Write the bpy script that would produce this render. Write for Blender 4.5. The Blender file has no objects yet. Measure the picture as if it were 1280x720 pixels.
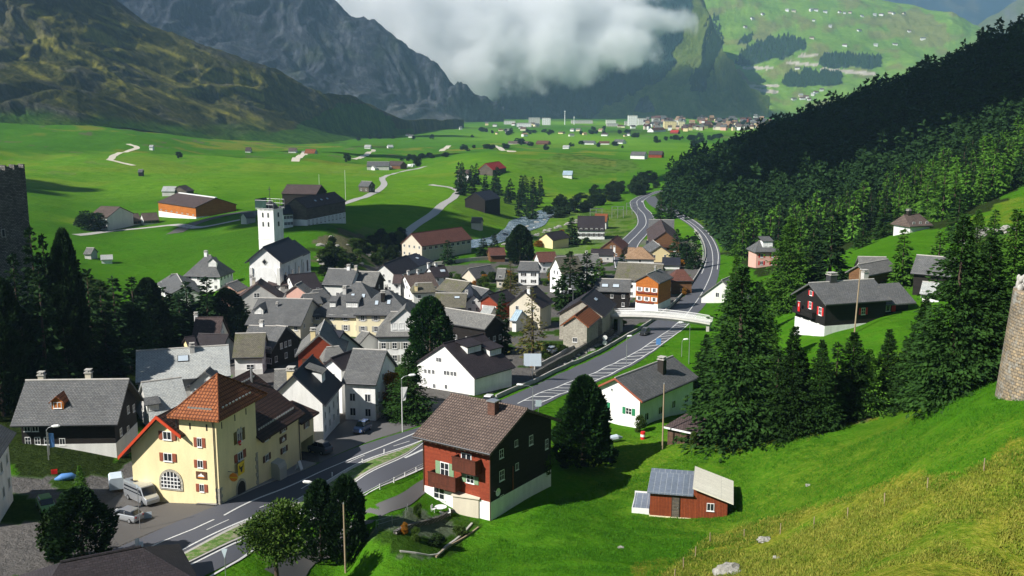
import bpy, bmesh, math, random
import numpy as np
from mathutils import Vector, Matrix
random.seed(7)
rad = math.radians
SC = bpy.context.scene
COL = SC.collection

# ---------------------------------------------------------------- camera
F = 1300.0                       # focal length in photo pixels (photo is 1280 wide)
PITCH = math.atan(235.0 / F)
CAMZ = 70.0
cam_d = bpy.data.cameras.new("camera")
cam_d.sensor_width = 36.0
cam_d.lens = 36.0 * F / 1280.0
cam_d.clip_start = 0.5
cam_d.clip_end = 40000.0
cam = bpy.data.objects.new("camera", cam_d)
COL.objects.link(cam)
cam.location = (0, 0, CAMZ)
cam.rotation_euler = (math.pi / 2 - PITCH, 0, 0)
SC.camera = cam

# ---------------------------------------------------------------- sky, sun, exposure
SUN_EL, SUN_AZ = 40.0, 213.0     # azimuth of the direction TO the sun, from +X counter-clockwise
w = bpy.data.worlds.new("World")
SC.world = w
w.use_nodes = True
nt = w.node_tree
bg = nt.nodes["Background"]
sky = nt.nodes.new("ShaderNodeTexSky")
sky.sky_type = 'NISHITA'
sky.sun_disc = False
sky.sun_elevation = rad(SUN_EL)
sky.sun_rotation = rad(90 - SUN_AZ)
sky.altitude = 1500
nt.links.new(sky.outputs[0], bg.inputs[0])
bg.inputs[1].default_value = 0.038
sun_d = bpy.data.lights.new("sun", 'SUN')
sun_d.energy = 5.0
sun_d.angle = rad(0.5)
sun_d.color = (1.0, 0.96, 0.90)
sun = bpy.data.objects.new("sun", sun_d)
COL.objects.link(sun)
SUNV = Vector((math.cos(rad(SUN_AZ)) * math.cos(rad(SUN_EL)), math.sin(rad(SUN_AZ)) * math.cos(rad(SUN_EL)), math.sin(rad(SUN_EL))))
sun.rotation_euler = SUNV.to_track_quat('Z', 'Y').to_euler()
SC.view_settings.view_transform = 'Standard'
SC.view_settings.look = 'None'
SC.view_settings.gamma = 1.0
SC.view_settings.exposure = 0.62
SC.cycles.max_bounces = 12
SC.cycles.diffuse_bounces = 2
SC.cycles.glossy_bounces = 2
SC.cycles.transmission_bounces = 2
SC.cycles.transparent_max_bounces = 12
SC.cycles.volume_bounces = 12
SC.cycles.use_denoising = True
SC.cycles.use_adaptive_sampling = True
SC.cycles.adaptive_threshold = 0.015
SC.cycles.sample_clamp_indirect = 3.0

# ---------------------------------------------------------------- pixel -> world
cP, sP = math.cos(PITCH), math.sin(PITCH)
def ray(px, py):
    cx = (px - 640.0) / F; v = (py - 360.0) / F
    return (cx, cP - v * sP, -sP - v * cP)
def atY(px, py, Y):
    """point on the line of sight at forward distance Y"""
    d = ray(px, py); t = Y / d[1]
    return Vector((d[0] * t, Y, CAMZ + d[2] * t))
def atZ(px, py, z):
    d = ray(px, py); t = (z - CAMZ) / d[2]
    return Vector((d[0] * t, d[1] * t, z))
def to_px(p):
    x, y, z = p[0], p[1], p[2] - CAMZ
    dep = y * cP - z * sP; up = y * sP + z * cP
    return (640 + F * x / dep, 360 - F * up / dep)

# ---------------------------------------------------------------- numpy gradient noise
_rng = np.random.RandomState(3)
_perm = _rng.permutation(512)
_perm = np.concatenate([_perm, _perm, _perm])
_g = _rng.uniform(0, 2 * np.pi, 512)
_gx, _gy = np.cos(_g), np.sin(_g)
def noise2(x, y):
    x = np.asarray(x, float); y = np.asarray(y, float)
    xi = np.floor(x).astype(int); yi = np.floor(y).astype(int)
    xf = x - xi; yf = y - yi
    u = xf * xf * xf * (xf * (xf * 6 - 15) + 10); v = yf * yf * yf * (yf * (yf * 6 - 15) + 10)
    def gr(ix, iy, fx, fy):
        h = _perm[(_perm[ix & 511] + iy) & 511]
        return _gx[h] * fx + _gy[h] * fy
    a = gr(xi, yi, xf, yf); b = gr(xi + 1, yi, xf - 1, yf)
    c = gr(xi, yi + 1, xf, yf - 1); d = gr(xi + 1, yi + 1, xf - 1, yf - 1)
    return (a + u * (b - a)) + v * ((c + u * (d - c)) - (a + u * (b - a)))
def fbm(x, y, oct=5, gain=0.5, lac=2.03):
    s = 0; a = 1.0
    for i in range(oct):
        s = s + a * noise2(x + 17.3 * i, y - 9.1 * i); a *= gain; x = x * lac; y = y * lac
    return s
def ridged(x, y, oct=5, gain=0.5):
    s = 0; a = 1.0
    for i in range(oct):
        s = s + a * (0.5 - np.abs(noise2(x + 5.3 * i, y + 2.1 * i))); a *= gain; x = x * 2.07; y = y * 2.07
    return s

# ---------------------------------------------------------------- terrain height
_bY = np.log(np.array([5, 14, 25, 42, 60, 80, 97, 130, 180, 250, 350, 500, 700, 1100, 1800, 3500, 14000.]))
_bZ = np.array([67.5, 58, 50, 43, 35.5, 32.2, 31, 28.8, 25.2, 20.5, 14.8, 9.2, 6.0, 3.6, 2.4, 1.3, .4])
_bD = np.gradient(_bZ, _bY)
def base_h(Y):
    w_ = np.log(np.clip(Y, 5.1, 13900.)); k = np.clip(np.searchsorted(_bY, w_, 'right') - 1, 0, len(_bY) - 2)
    h = _bY[k + 1] - _bY[k]; u = (w_ - _bY[k]) / h
    return (2 * u**3 - 3 * u**2 + 1) * _bZ[k] + (u**3 - 2 * u**2 + u) * h * _bD[k] + (-2 * u**3 + 3 * u**2) * _bZ[k + 1] + (u**3 - u**2) * h * _bD[k + 1]
CTRL = [  # (px, py, forward distance) of points on the ground
 # foreground slope, right
 (1280,720,60),(1000,720,74),(760,720,80),(600,720,84),(440,720,86),(700,650,98),(560,660,96),(1500,700,52),(1800,640,50),
 (860,640,103),(930,640,101),(700,592,113),(860,547,123),(1000,532,118),(1180,500,100),(1262,505,84),(1100,600,86),(1280,590,70),
 (1000,650,90),(1420,470,85),(1700,430,90),(780,655,100),
 # behind the crest
 (800,536,132),(870,520,140),(1050,505,128),(1150,500,122),(870,430,185),(900,470,165),(1020,428,163),(1040,423,162.5),(1097,404,167),(1140,379,178),(1060,400,176),
 (1120,425,155),(1080,450,150),(1280,400,150),(1280,330,205),(1180,292,262),(1280,248,300),(1137,292,275),(1080,335,210),(1000,333,300),(940,333,320),(950,380,235),
 (1500,380,160),(1500,240,300),(1800,300,200),
 # forest hillside on the right
 (830,256,620),(900,302,420),(880,237,640),(950,252,520),(1280,152,450),(1280,95,530),(1150,140,590),(1150,210,470),(1050,160,690),(1050,230,500),
 (940,195,790),(1280,62,640),(1170,112,640),(1070,150,720),(860,218,820),(1500,60,450),(1500,-60,650),(1800,0,450),
 (1280,150,1000),(1100,165,1100),(950,185,1150),(1500,100,1000),(1280,156,1700),(1800,60,1000),
 # left side
 (10,470,135),(100,440,150),(-200,440,140),(-200,560,110),(130,332,330),(50,255,480),(0,192,800),(200,217,700),(0,152,1080),(-300,120,1000),(-300,200,600),(-300,300,320),
 (150,160,1200),(300,182,1300),(250,262,480),(100,272,470),(400,242,560),(490,240,620),(380,190,1200),(450,200,1050),
 (340,352,262),(335,340,285),(400,330,300),(270,352,285),(240,372,268),(430,300,345),(500,252,500),(545,292,400),(440,280,400),(600,255,560),
 (615,217,750),(540,216,780),(700,222,800),(600,196,900),(700,196,950),(800,204,980),(650,191,1250),(500,190,1400),(560,205,900),
]
FLOOR = [(px, Y) for px in (150, 300, 450, 560, 680) for Y in (88, 105, 130, 165, 215) if not (px > 500 and Y < 128)] + \
        [(px, Y) for px in (480, 560, 640, 720, 790) for Y in (280, 350)] + [(700, 430), (760, 430), (800, 520), (850, 330), (840, 250), (880, 380)] + \
        [(px, Y) for px in (650, 690) for Y in (530, 600)] + [(720, 640), (780, 700), (810, 650)] + \
        [(px, Y) for px in (600, 750, 900, 1100) for Y in (1500, 2200, 3200, 4500, 7000)] + [(500, 2200), (400, 3200), (100, 3200), (-200, 3200), (300, 7000), (-300, 7000), (1500, 3200), (1500, 7000)]
_cu, _cw, _cr = [], [], []
for px, py, Y in CTRL:
    p = atY(px, py, Y)
    _cu.append(p.x / Y); _cw.append(math.log(Y)); _cr.append((p.z - base_h(Y)) / Y)
for px, Y in FLOOR:
    _cu.append((px - 640.0) / F); _cw.append(math.log(Y)); _cr.append(0.0)
for px in (-300, 0, 320, 640, 960, 1280, 1600):
    for (y, sl) in ((6, -.55), (14, -.85), (25, -.80), (42, -.60 + .03 * (px > 900))):
        _cu.append((px - 640.0) / F * y / max(y, 40.0)); _cw.append(math.log(y)); _cr.append((CAMZ + sl * y - base_h(y)) / y)
    if px < 700: _cu.append((px - 640.0) / F); _cw.append(math.log(62)); _cr.append((CAMZ - .545 * 62 - base_h(62)) / 62)
_cu = np.array(_cu) * 3.0; _cw = np.array(_cw); _cr = np.array(_cr)
def _phi(r2):
    return np.where(r2 > 1e-12, 0.5 * r2 * np.log(np.maximum(r2, 1e-12)), 0.0)
_n = len(_cu)
_A = np.zeros((_n + 3, _n + 3))
_A[:_n, :_n] = _phi((_cu[:, None] - _cu[None]) ** 2 + (_cw[:, None] - _cw[None]) ** 2) + np.eye(_n) * 0.0015
_A[:_n, _n] = 1; _A[:_n, _n + 1] = _cu; _A[:_n, _n + 2] = _cw
_A[_n:, :_n] = _A[:_n, _n:].T
_sol = np.linalg.solve(_A, np.concatenate([_cr, np.zeros(3)]))
def ground(X, Y):
    """terrain height, vectorised"""
    X = np.asarray(X, float); Y = np.asarray(Y, float); sh = np.broadcast(X, Y).shape
    X = np.broadcast_to(X, sh).ravel(); Y = np.maximum(np.broadcast_to(Y, sh).ravel(), 5.0)
    u = X / np.maximum(Y, 40.0) * 3.0; wv = np.log(Y)
    r = np.empty(len(X))
    for i in range(0, len(X), 40000):
        s = slice(i, i + 40000)
        r[s] = _phi((u[s, None] - _cu[None]) ** 2 + (wv[s, None] - _cw[None]) ** 2) @ _sol[:_n] + _sol[_n] + _sol[_n + 1] * u[s] + _sol[_n + 2] * wv[s]
    z = base_h(Y) + Y * r
    # hummocks of the far meadows, on the left and beyond the river
    far = np.clip((Y - 420) / 500, 0, 1) * np.clip(1.25 - Y / 2600, 0.05, 1) * np.clip((0.16 - X / Y) * 5, 0.12, 1)
    z = z + far * (7.5 * fbm(X / 130.0, Y / 190.0, 4))
    lawn = np.clip((X / np.maximum(Y, 40) + .05) * 8, 0, 1) * np.clip((260 - Y) / 150, 0, 1)
    z = z + lawn * 0.5 * fbm(X / 11.0, Y / 11.0, 3)
    return z.reshape(sh)
def gh(x, y):
    return float(ground(x, y))
def at(px, py, H=0.0, Ymin=30.0, Ymax=6000.0):
    """where the line of sight comes down to H metres above the terrain"""
    d = ray(px, py)
    Ys = np.exp(np.linspace(math.log(Ymin), math.log(Ymax), 400))
    t = Ys / d[1]
    f = CAMZ + d[2] * t - ground(d[0] * t, Ys) - H
    idx = np.where((f[:-1] > 0) & (f[1:] <= 0))[0]
    if len(idx) == 0:
        return atY(px, py, 3000.0)
    lo, hi = Ys[idx[0]], Ys[idx[0] + 1]
    for _ in range(3):
        Ys = np.linspace(lo, hi, 9); t = Ys / d[1]
        f = CAMZ + d[2] * t - ground(d[0] * t, Ys) - H
        k = int(np.argmax(f <= 0)); k = max(k, 1)
        lo, hi = Ys[k - 1], Ys[k]
    return atY(px, py, 0.5 * (lo + hi))

# ---------------------------------------------------------------- materials
def new_mat(name):
    m = bpy.data.materials.new(name); m.use_nodes = True
    t = m.node_tree; b = t.nodes["Principled BSDF"]
    return m, t, b
def N(t, kind, **kw):
    n = t.nodes.new(kind)
    for k, v in kw.items():
        if k.startswith("_"): setattr(n, k[1:], v)
        else: n.inputs[k.replace("__", " ")].default_value = v
    return n
def ramp(t, src, stops):
    r = t.nodes.new("ShaderNodeValToRGB"); e = r.color_ramp.elements
    while len(e) < len(stops): e.new(0.5)
    for i, (p, c) in enumerate(stops):
        e[i].position = p; e[i].color = (*c, 1)
    t.links.new(src, r.inputs[0]); return r
def scl(c, k): return tuple(min(1.0, x * k) for x in c[:3])
def plain(name, col, rough=0.7, var=0.18, scale=1.2, bump=0.0, metal=0.0, spec=0.3, fine=14.0):
    """paint, plaster, concrete: two scales of noise in colour plus a small bump"""
    m, t, b = new_mat(name); L = t.links
    tc = t.nodes.new("ShaderNodeTexCoord")
    n1 = N(t, "ShaderNodeTexNoise", Scale=scale, Detail=5.0, Roughness=0.65); n2 = N(t, "ShaderNodeTexNoise", Scale=fine, Detail=3.0)
    mp = N(t, "ShaderNodeMapping"); mp.inputs["Scale"].default_value = (1.6, 1.6, .45); L.new(tc.outputs["Object"], mp.inputs[0])     # stains run downwards
    L.new(mp.outputs[0], n1.inputs["Vector"]); L.new(tc.outputs["Object"], n2.inputs["Vector"])
    ad = N(t, "ShaderNodeMath", _operation='ADD'); L.new(n1.outputs[0], ad.inputs[0])
    mu = N(t, "ShaderNodeMath", _operation='MULTIPLY'); mu.inputs[1].default_value = 0.45; L.new(n2.outputs[0], mu.inputs[0]); L.new(mu.outputs[0], ad.inputs[1])
    r = ramp(t, ad.outputs[0], [(0.42, scl(col, 1 - var)), (0.95, scl(col, 1 + var * .6))])
    L.new(r.outputs[0], b.inputs["Base Color"])
    b.inputs["Roughness"].default_value = rough; b.inputs["Metallic"].default_value = metal
    b.inputs["Specular IOR Level"].default_value = spec
    if bump:
        bp = N(t, "ShaderNodeBump", Strength=bump, Distance=0.05); L.new(n2.outputs[0], bp.inputs["Height"]); L.new(bp.outputs[0], b.inputs["Normal"])
    return m
def tiled(name, col, col2, bw, bh, mortar=0.02, mcol=None, rough=0.75, bump=0.6, offset=0.5, var=0.35, patch=None, patch_col=(0.1, 0.11, 0.04), squash=1.0, spec=0.25):
    """courses of tiles, slates, shingles, planks or stones laid out on the UV map, which is in metres"""
    m, t, b = new_mat(name); L = t.links
    uv = t.nodes.new("ShaderNodeUVMap")
    br = N(t, "ShaderNodeTexBrick", Scale=1.0)
    br.inputs["Brick Width"].default_value = bw; br.inputs["Row Height"].default_value = bh
    br.inputs["Mortar Size"].default_value = mortar; br.inputs["Mortar Smooth"].default_value = 0.4
    br.inputs["Color1"].default_value = (*col, 1); br.inputs["Color2"].default_value = (*col2, 1)
    br.inputs["Mortar"].default_value = (*(mcol or scl(col, .35)), 1); br.offset = offset; br.squash = squash
    L.new(uv.outputs[0], br.inputs["Vector"])
    tc = t.nodes.new("ShaderNodeTexCoord")
    n1 = N(t, "ShaderNodeTexNoise", Scale=0.35, Detail=6.0, Roughness=0.7); L.new(tc.outputs["Object"], n1.inputs["Vector"])
    n2 = N(t, "ShaderNodeTexNoise", Scale=4.0, Detail=4.0); L.new(tc.outputs["Object"], n2.inputs["Vector"])
    ad = N(t, "ShaderNodeMath", _operation='ADD'); L.new(n1.outputs[0], ad.inputs[0]); L.new(n2.outputs[0], ad.inputs[1])
    r = ramp(t, ad.outputs[0], [(0.35, (1 - var,) * 3), (0.68, (1.0 + var * .3,) * 3)])
    hs = N(t, "ShaderNodeMapRange"); hs.inputs[1].default_value = 0.7; hs.inputs[2].default_value = 1.3; hs.inputs[3].default_value = 1 - var; hs.inputs[4].default_value = 1 + var * .5
    L.new(ad.outputs[0], hs.inputs[0])
    mx = N(t, "ShaderNodeVectorMath", _operation='SCALE'); L.new(br.outputs["Color"], mx.inputs[0]); L.new(hs.outputs[0], mx.inputs["Scale"])
    out = mx.outputs[0]
    if patch:
        n3 = N(t, "ShaderNodeTexNoise", Scale=0.55, Detail=7.0, Roughness=0.75); L.new(tc.outputs["Object"], n3.inputs["Vector"])
        r3 = ramp(t, n3.outputs[0], [(patch, (0, 0, 0)), (patch + .1, (1, 1, 1))])
        mm = N(t, "ShaderNodeMix", _data_type='RGBA'); L.new(r3.outputs[0], mm.inputs[0]); L.new(out, mm.inputs[6]); mm.inputs[7].default_value = (*patch_col, 1); out = mm.outputs[2]
    L.new(out, b.inputs["Base Color"])
    b.inputs["Roughness"].default_value = rough; b.inputs["Specular IOR Level"].default_value = spec
    if bump:
        iv = N(t, "ShaderNodeMath", _operation='MULTIPLY_ADD'); iv.inputs[1].default_value = -1.0; L.new(br.outputs["Fac"], iv.inputs[0]); L.new(n2.outputs[0], iv.inputs[2])
        bp = N(t, "ShaderNodeBump", Strength=bump, Distance=0.06); L.new(iv.outputs[0], bp.inputs["Height"]); L.new(bp.outputs[0], b.inputs["Normal"])
    return m

# ---------------------------------------------------------------- mesh builder
class MB:
    def __init__(s, M=None): s.v = []; s.f = []; s.M = M
    def add(s, verts, faces, M=None):
        k = len(s.v); M = M or s.M
        for p in verts:
            p = Vector(p); s.v.append(tuple(M @ p) if M else tuple(p))
        s.f += [tuple(i + k for i in f) for f in faces]; return s
    def box(s, x0, x1, y0, y1, z0, z1, M=None):
        v = [(x, y, z) for z in (z0, z1) for y in (y0, y1) for x in (x0, x1)]
        return s.add(v, [(0, 2, 3, 1), (4, 5, 7, 6), (0, 1, 5, 4), (1, 3, 7, 5), (3, 2, 6, 7), (2, 0, 4, 6)], M)
    def prism(s, poly, a, b, axis='x', M=None):
        """closed 2-D polygon extruded between a and b"""
        n = len(poly); v = []
        for c in (a, b):
            for (p, q) in poly:
                v.append({'x': (c, p, q), 'y': (p, c, q), 'z': (p, q, c)}[axis])
        f = [tuple(range(n)), tuple(range(2 * n - 1, n - 1, -1))] + [(i, i + n, (i + 1) % n + n, (i + 1) % n) for i in range(n)]
        return s.add(v, f, M)
    def tube(s, path, radii, n=8, caps=True, M=None):
        path = [Vector(p) for p in path]
        if not hasattr(radii, '__len__'): radii = [radii] * len(path)
        v = []; f = []
        for i, p in enumerate(path):
            d = (path[min(i + 1, len(path) - 1)] - path[max(i - 1, 0)]).normalized()
            a = d.cross(Vector((0, 0, 1)))
            if a.length < 1e-3: a = Vector((1, 0, 0))
            a.normalize(); b = d.cross(a)
            for k in range(n):
                th = 2 * math.pi * k / n; v.append(p + (a * math.cos(th) + b * math.sin(th)) * radii[i])
        for i in range(len(path) - 1):
            for k in range(n):
                f.append((i * n + k, i * n + (k + 1) % n, (i + 1) * n + (k + 1) % n, (i + 1) * n + k))
        if caps: f += [tuple(range(n - 1, -1, -1)), tuple(range((len(path) - 1) * n, len(path) * n))]
        return s.add(v, f, M)
    def mesh(s, name, mat, smooth=False, uv=True):
        me = bpy.data.meshes.new(name); me.from_pydata(s.v, [], s.f); me.validate(clean_customdata=False)
        bm = bmesh.new(); bm.from_mesh(me); bmesh.ops.recalc_face_normals(bm, faces=bm.faces)
        if uv:
            lay = bm.loops.layers.uv.new("UVMap"); Z = Vector((0, 0, 1))
            for fc in bm.faces:
                nn = fc.normal; tt = Z.cross(nn)
                if tt.length < .05: tt = Vector((1, 0, 0))
                tt.normalize(); bb = nn.cross(tt)
                for lp in fc.loops: lp[lay].uv = (lp.vert.co.dot(tt), lp.vert.co.dot(bb))
        bm.to_mesh(me); bm.free()
        if mat: me.materials.append(mat)
        if smooth: me.polygons.foreach_set("use_smooth", [True] * len(me.polygons))
        return me
    def build(s, name, mat, parent=None, smooth=False, M=None, uv=True):
        return link(name, s.mesh(name, mat, smooth, uv), parent, M)
def link(name, me, parent=None, M=None):
    o = bpy.data.objects.new(name, me); COL.objects.link(o)
    if parent: o.parent = parent
    if M is not None: o.matrix_basis = M
    return o
def tag(o, label, cat, group=None, kind=None):
    o["label"] = label; o["category"] = cat
    if group: o["group"] = group
    if kind: o["kind"] = kind
    return o
def thing(name, M, label, cat, group=None):
    o = bpy.data.objects.new(name, None); COL.objects.link(o); o.empty_display_size = 0.3
    o.matrix_basis = M if isinstance(M, Matrix) else Matrix.Translation(M)
    return tag(o, label, cat, group)
def frameM(x, y, z, rz): return Matrix.Translation((x, y, z)) @ Matrix.Rotation(rz, 4, 'Z')
def numpy_mesh(name, V, Fq, mat, smooth=True, attr=None):
    me = bpy.data.meshes.new(name); V = np.ascontiguousarray(V, np.float32); Fq = np.ascontiguousarray(Fq, np.int32)
    k = Fq.shape[1]
    me.vertices.add(len(V)); me.vertices.foreach_set("co", V.ravel())
    me.loops.add(Fq.size); me.loops.foreach_set("vertex_index", Fq.ravel())
    me.polygons.add(len(Fq)); me.polygons.foreach_set("loop_start", np.arange(0, Fq.size, k, dtype=np.int32))
    me.polygons.foreach_set("use_smooth", np.full(len(Fq), smooth))
    if attr is not None:
        for nm, val in attr.items():
            a = me.color_attributes.new(nm, 'FLOAT_COLOR', 'POINT'); c = np.ones((len(V), 4), np.float32); c[:, :3] = val; a.data.foreach_set("color", c.ravel())
    me.update(calc_edges=True)
    if mat: me.materials.append(mat)
    return me
def grid_faces(nr, nc):
    i = np.arange(nr - 1)[:, None] * nc + np.arange(nc - 1)[None]
    return np.stack([i, i + 1, i + nc + 1, i + nc], -1).reshape(-1, 4)
def copy_tree(src, M, label=None, group=None):
    """copy of a thing with copies of its parts and sub-parts, sharing the meshes"""
    c = src.copy(); COL.objects.link(c); c.matrix_basis = M
    if label: c["label"] = label
    if group: c["group"] = group
    for ch in src.children:
        d = ch.copy(); COL.objects.link(d); d.parent = c
        for g in ch.children:
            e = g.copy(); COL.objects.link(e); e.parent = d
    return c
def structure(o): o["kind"] = "structure"; return o
# ================================================================ GROUND
def pip(px, py, poly):
    """points in polygon, vectorised"""
    ins = np.zeros(px.shape, bool); n = len(poly)
    for i in range(n):
        x1, y1 = poly[i]; x2, y2 = poly[(i + 1) % n]
        c = ((y1 > py) != (y2 > py)) & (px < (x2 - x1) * (py - y1) / (y2 - y1 + 1e-12) + x1)
        ins ^= c
    return ins
def ground_poly(pts):     # photo outline brought down onto the terrain -> polygon in metres
    return [(p.x, p.y) for p in (at(x, y) for x, y in pts)]
def soft(X, Y, poly, blur):
    """soft 0..1 mask of a polygon in the ground plane, its edge made ragged by noise"""
    jx = blur * fbm(X / (blur * 4 + 1), Y / (blur * 4 + 1), 3); jy = blur * fbm(X / (blur * 4 + 1) + 40, Y / (blur * 4 + 1) + 9, 3)
    return pip(X + jx * 2, Y + jy * 2, poly).astype(float)

def ground_material():
    """cover.r = dry yellow grass, cover.g = bare soil / rock, cover.b = paving or gravel; alpha of nothing else"""
    m, t, b = new_mat("meadow"); L = t.links
    geo = t.nodes.new("ShaderNodeNewGeometry"); ca = N(t, "ShaderNodeVertexColor", _layer_name="cover"); cb = N(t, "ShaderNodeVertexColor", _layer_name="cover2")
    s1 = t.nodes.new("ShaderNodeSeparateColor"); L.new(ca.outputs[0], s1.inputs[0])
    s2 = t.nodes.new("ShaderNodeSeparateColor"); L.new(cb.outputs[0], s2.inputs[0])
    def noise(sc, det=5, ro=.6): n = N(t, "ShaderNodeTexNoise", Scale=sc, Detail=float(det), Roughness=ro); L.new(geo.outputs["Position"], n.inputs["Vector"]); return n.outputs[0]
    big = noise(0.012, 4); mid = noise(0.12, 5, .7); fin = noise(2.2, 5, .75); vf = noise(9.0, 3, .7)
    def mixc(f, a, c):
        x = N(t, "ShaderNodeMix", _data_type='RGBA')
        if hasattr(f, 'is_output') : L.new(f, x.inputs[0])
        else: x.inputs[0].default_value = f
        for i, q in ((6, a), (7, c)):
            if isinstance(q, tuple): x.inputs[i].default_value = (*q, 1)
            else: L.new(q, x.inputs[i])
        return x.outputs[2]
    g1 = ramp(t, mid, [(0.3, (0.032, 0.145, 0.006)), (0.7, (0.062, 0.205, 0.008))]).outputs[0]
    g2 = ramp(t, big, [(0.35, (0.026, 0.13, 0.006)), (0.65, (0.072, 0.20, 0.009))]).outputs[0]
    g = mixc(0.5, g1, g2)
    md2 = noise(0.45, 6, .72); pt = ramp(t, md2, [(.40, (0, 0, 0)), (.62, (1, 1, 1))]).outputs[0]
    gy = ramp(t, fin, [(.3, (.06, .15, .01)), (.7, (.15, .21, .025))]).outputs[0]; gm = N(t, "ShaderNodeMath", _operation='MULTIPLY'); L.new(pt, gm.inputs[0]); gm.inputs[1].default_value = .55
    g = mixc(gm.outputs[0], g, gy)
    pt2 = ramp(t, noise(.07, 6, .7), [(.5, (0, 0, 0)), (.66, (1, 1, 1))]).outputs[0]; gm2 = N(t, "ShaderNodeMath", _operation='MULTIPLY'); L.new(pt2, gm2.inputs[0]); gm2.inputs[1].default_value = .5
    g = mixc(gm2.outputs[0], g, (.025, .075, .006))
    fn = ramp(t, fin, [(0.3, (0.035, 0.12, 0.004)), (0.72, (0.075, 0.225, 0.012))]).outputs[0]
    g = mixc(0.38, g, fn)
    vn = ramp(t, vf, [(0.35, (0.03, 0.10, 0.004)), (0.65, (0.08, 0.22, 0.015))]).outputs[0]
    g = mixc(0.25, g, vn)
    dry = ramp(t, fin, [(0.25, (0.10, 0.12, 0.012)), (0.5, (0.19, 0.20, 0.022)), (0.75, (0.36, 0.32, 0.06))]).outputs[0]
    ma = N(t, "ShaderNodeMath", _operation='MULTIPLY_ADD'); L.new(fin, ma.inputs[0]); ma.inputs[1].default_value = 1.2; ma.inputs[2].default_value = -0.6
    ad = N(t, "ShaderNodeMath", _operation='ADD', _use_clamp=True); L.new(ma.outputs[0], ad.inputs[0]); L.new(s1.outputs[0], ad.inputs[1])
    mu = N(t, "ShaderNodeMath", _operation='MULTIPLY', _use_clamp=True); L.new(ad.outputs[0], mu.inputs[0])
    st = N(t, "ShaderNodeMath", _operation='MULTIPLY', _use_clamp=True); L.new(s1.outputs[0], st.inputs[0]); st.inputs[1].default_value = 3.0
    L.new(st.outputs[0], mu.inputs[1])
    g = mixc(mu.outputs[0], g, dry)
    rock = ramp(t, fin, [(0.3, (0.05, 0.04, 0.025)), (0.55, (0.15, 0.12, 0.08)), (0.75, (0.34, 0.31, 0.26))]).outputs[0]
    g = mixc(s1.outputs[1], g, rock)
    pav = ramp(t, vf, [(0.3, (0.085, 0.08, 0.075)), (0.7, (0.17, 0.16, 0.15))]).outputs[0]
    g = mixc(s1.outputs[2], g, pav)
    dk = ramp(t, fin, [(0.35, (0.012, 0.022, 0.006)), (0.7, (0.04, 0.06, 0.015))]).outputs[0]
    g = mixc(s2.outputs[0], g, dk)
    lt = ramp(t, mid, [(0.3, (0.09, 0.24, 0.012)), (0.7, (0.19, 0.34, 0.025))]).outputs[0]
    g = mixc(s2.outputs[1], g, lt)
    L.new(g, b.inputs["Base Color"])
    b.inputs["Roughness"].default_value = 0.95; b.inputs["Specular IOR Level"].default_value = 0.0
    bh = N(t, "ShaderNodeMath", _operation='ADD'); L.new(fin, bh.inputs[0]); L.new(vf, bh.inputs[1])
    bp = N(t, "ShaderNodeBump", Strength=0.55, Distance=0.25); L.new(bh.outputs[0], bp.inputs["Height"])
    bp2 = N(t, "ShaderNodeBump", Strength=0.5, Distance=3.5); L.new(noise(.09, 7, .68), bp2.inputs["Height"]); L.new(bp.outputs[0], bp2.inputs["Normal"]); L.new(bp2.outputs[0], b.inputs["Normal"])
    return m
M_GROUND = ground_material()

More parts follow.
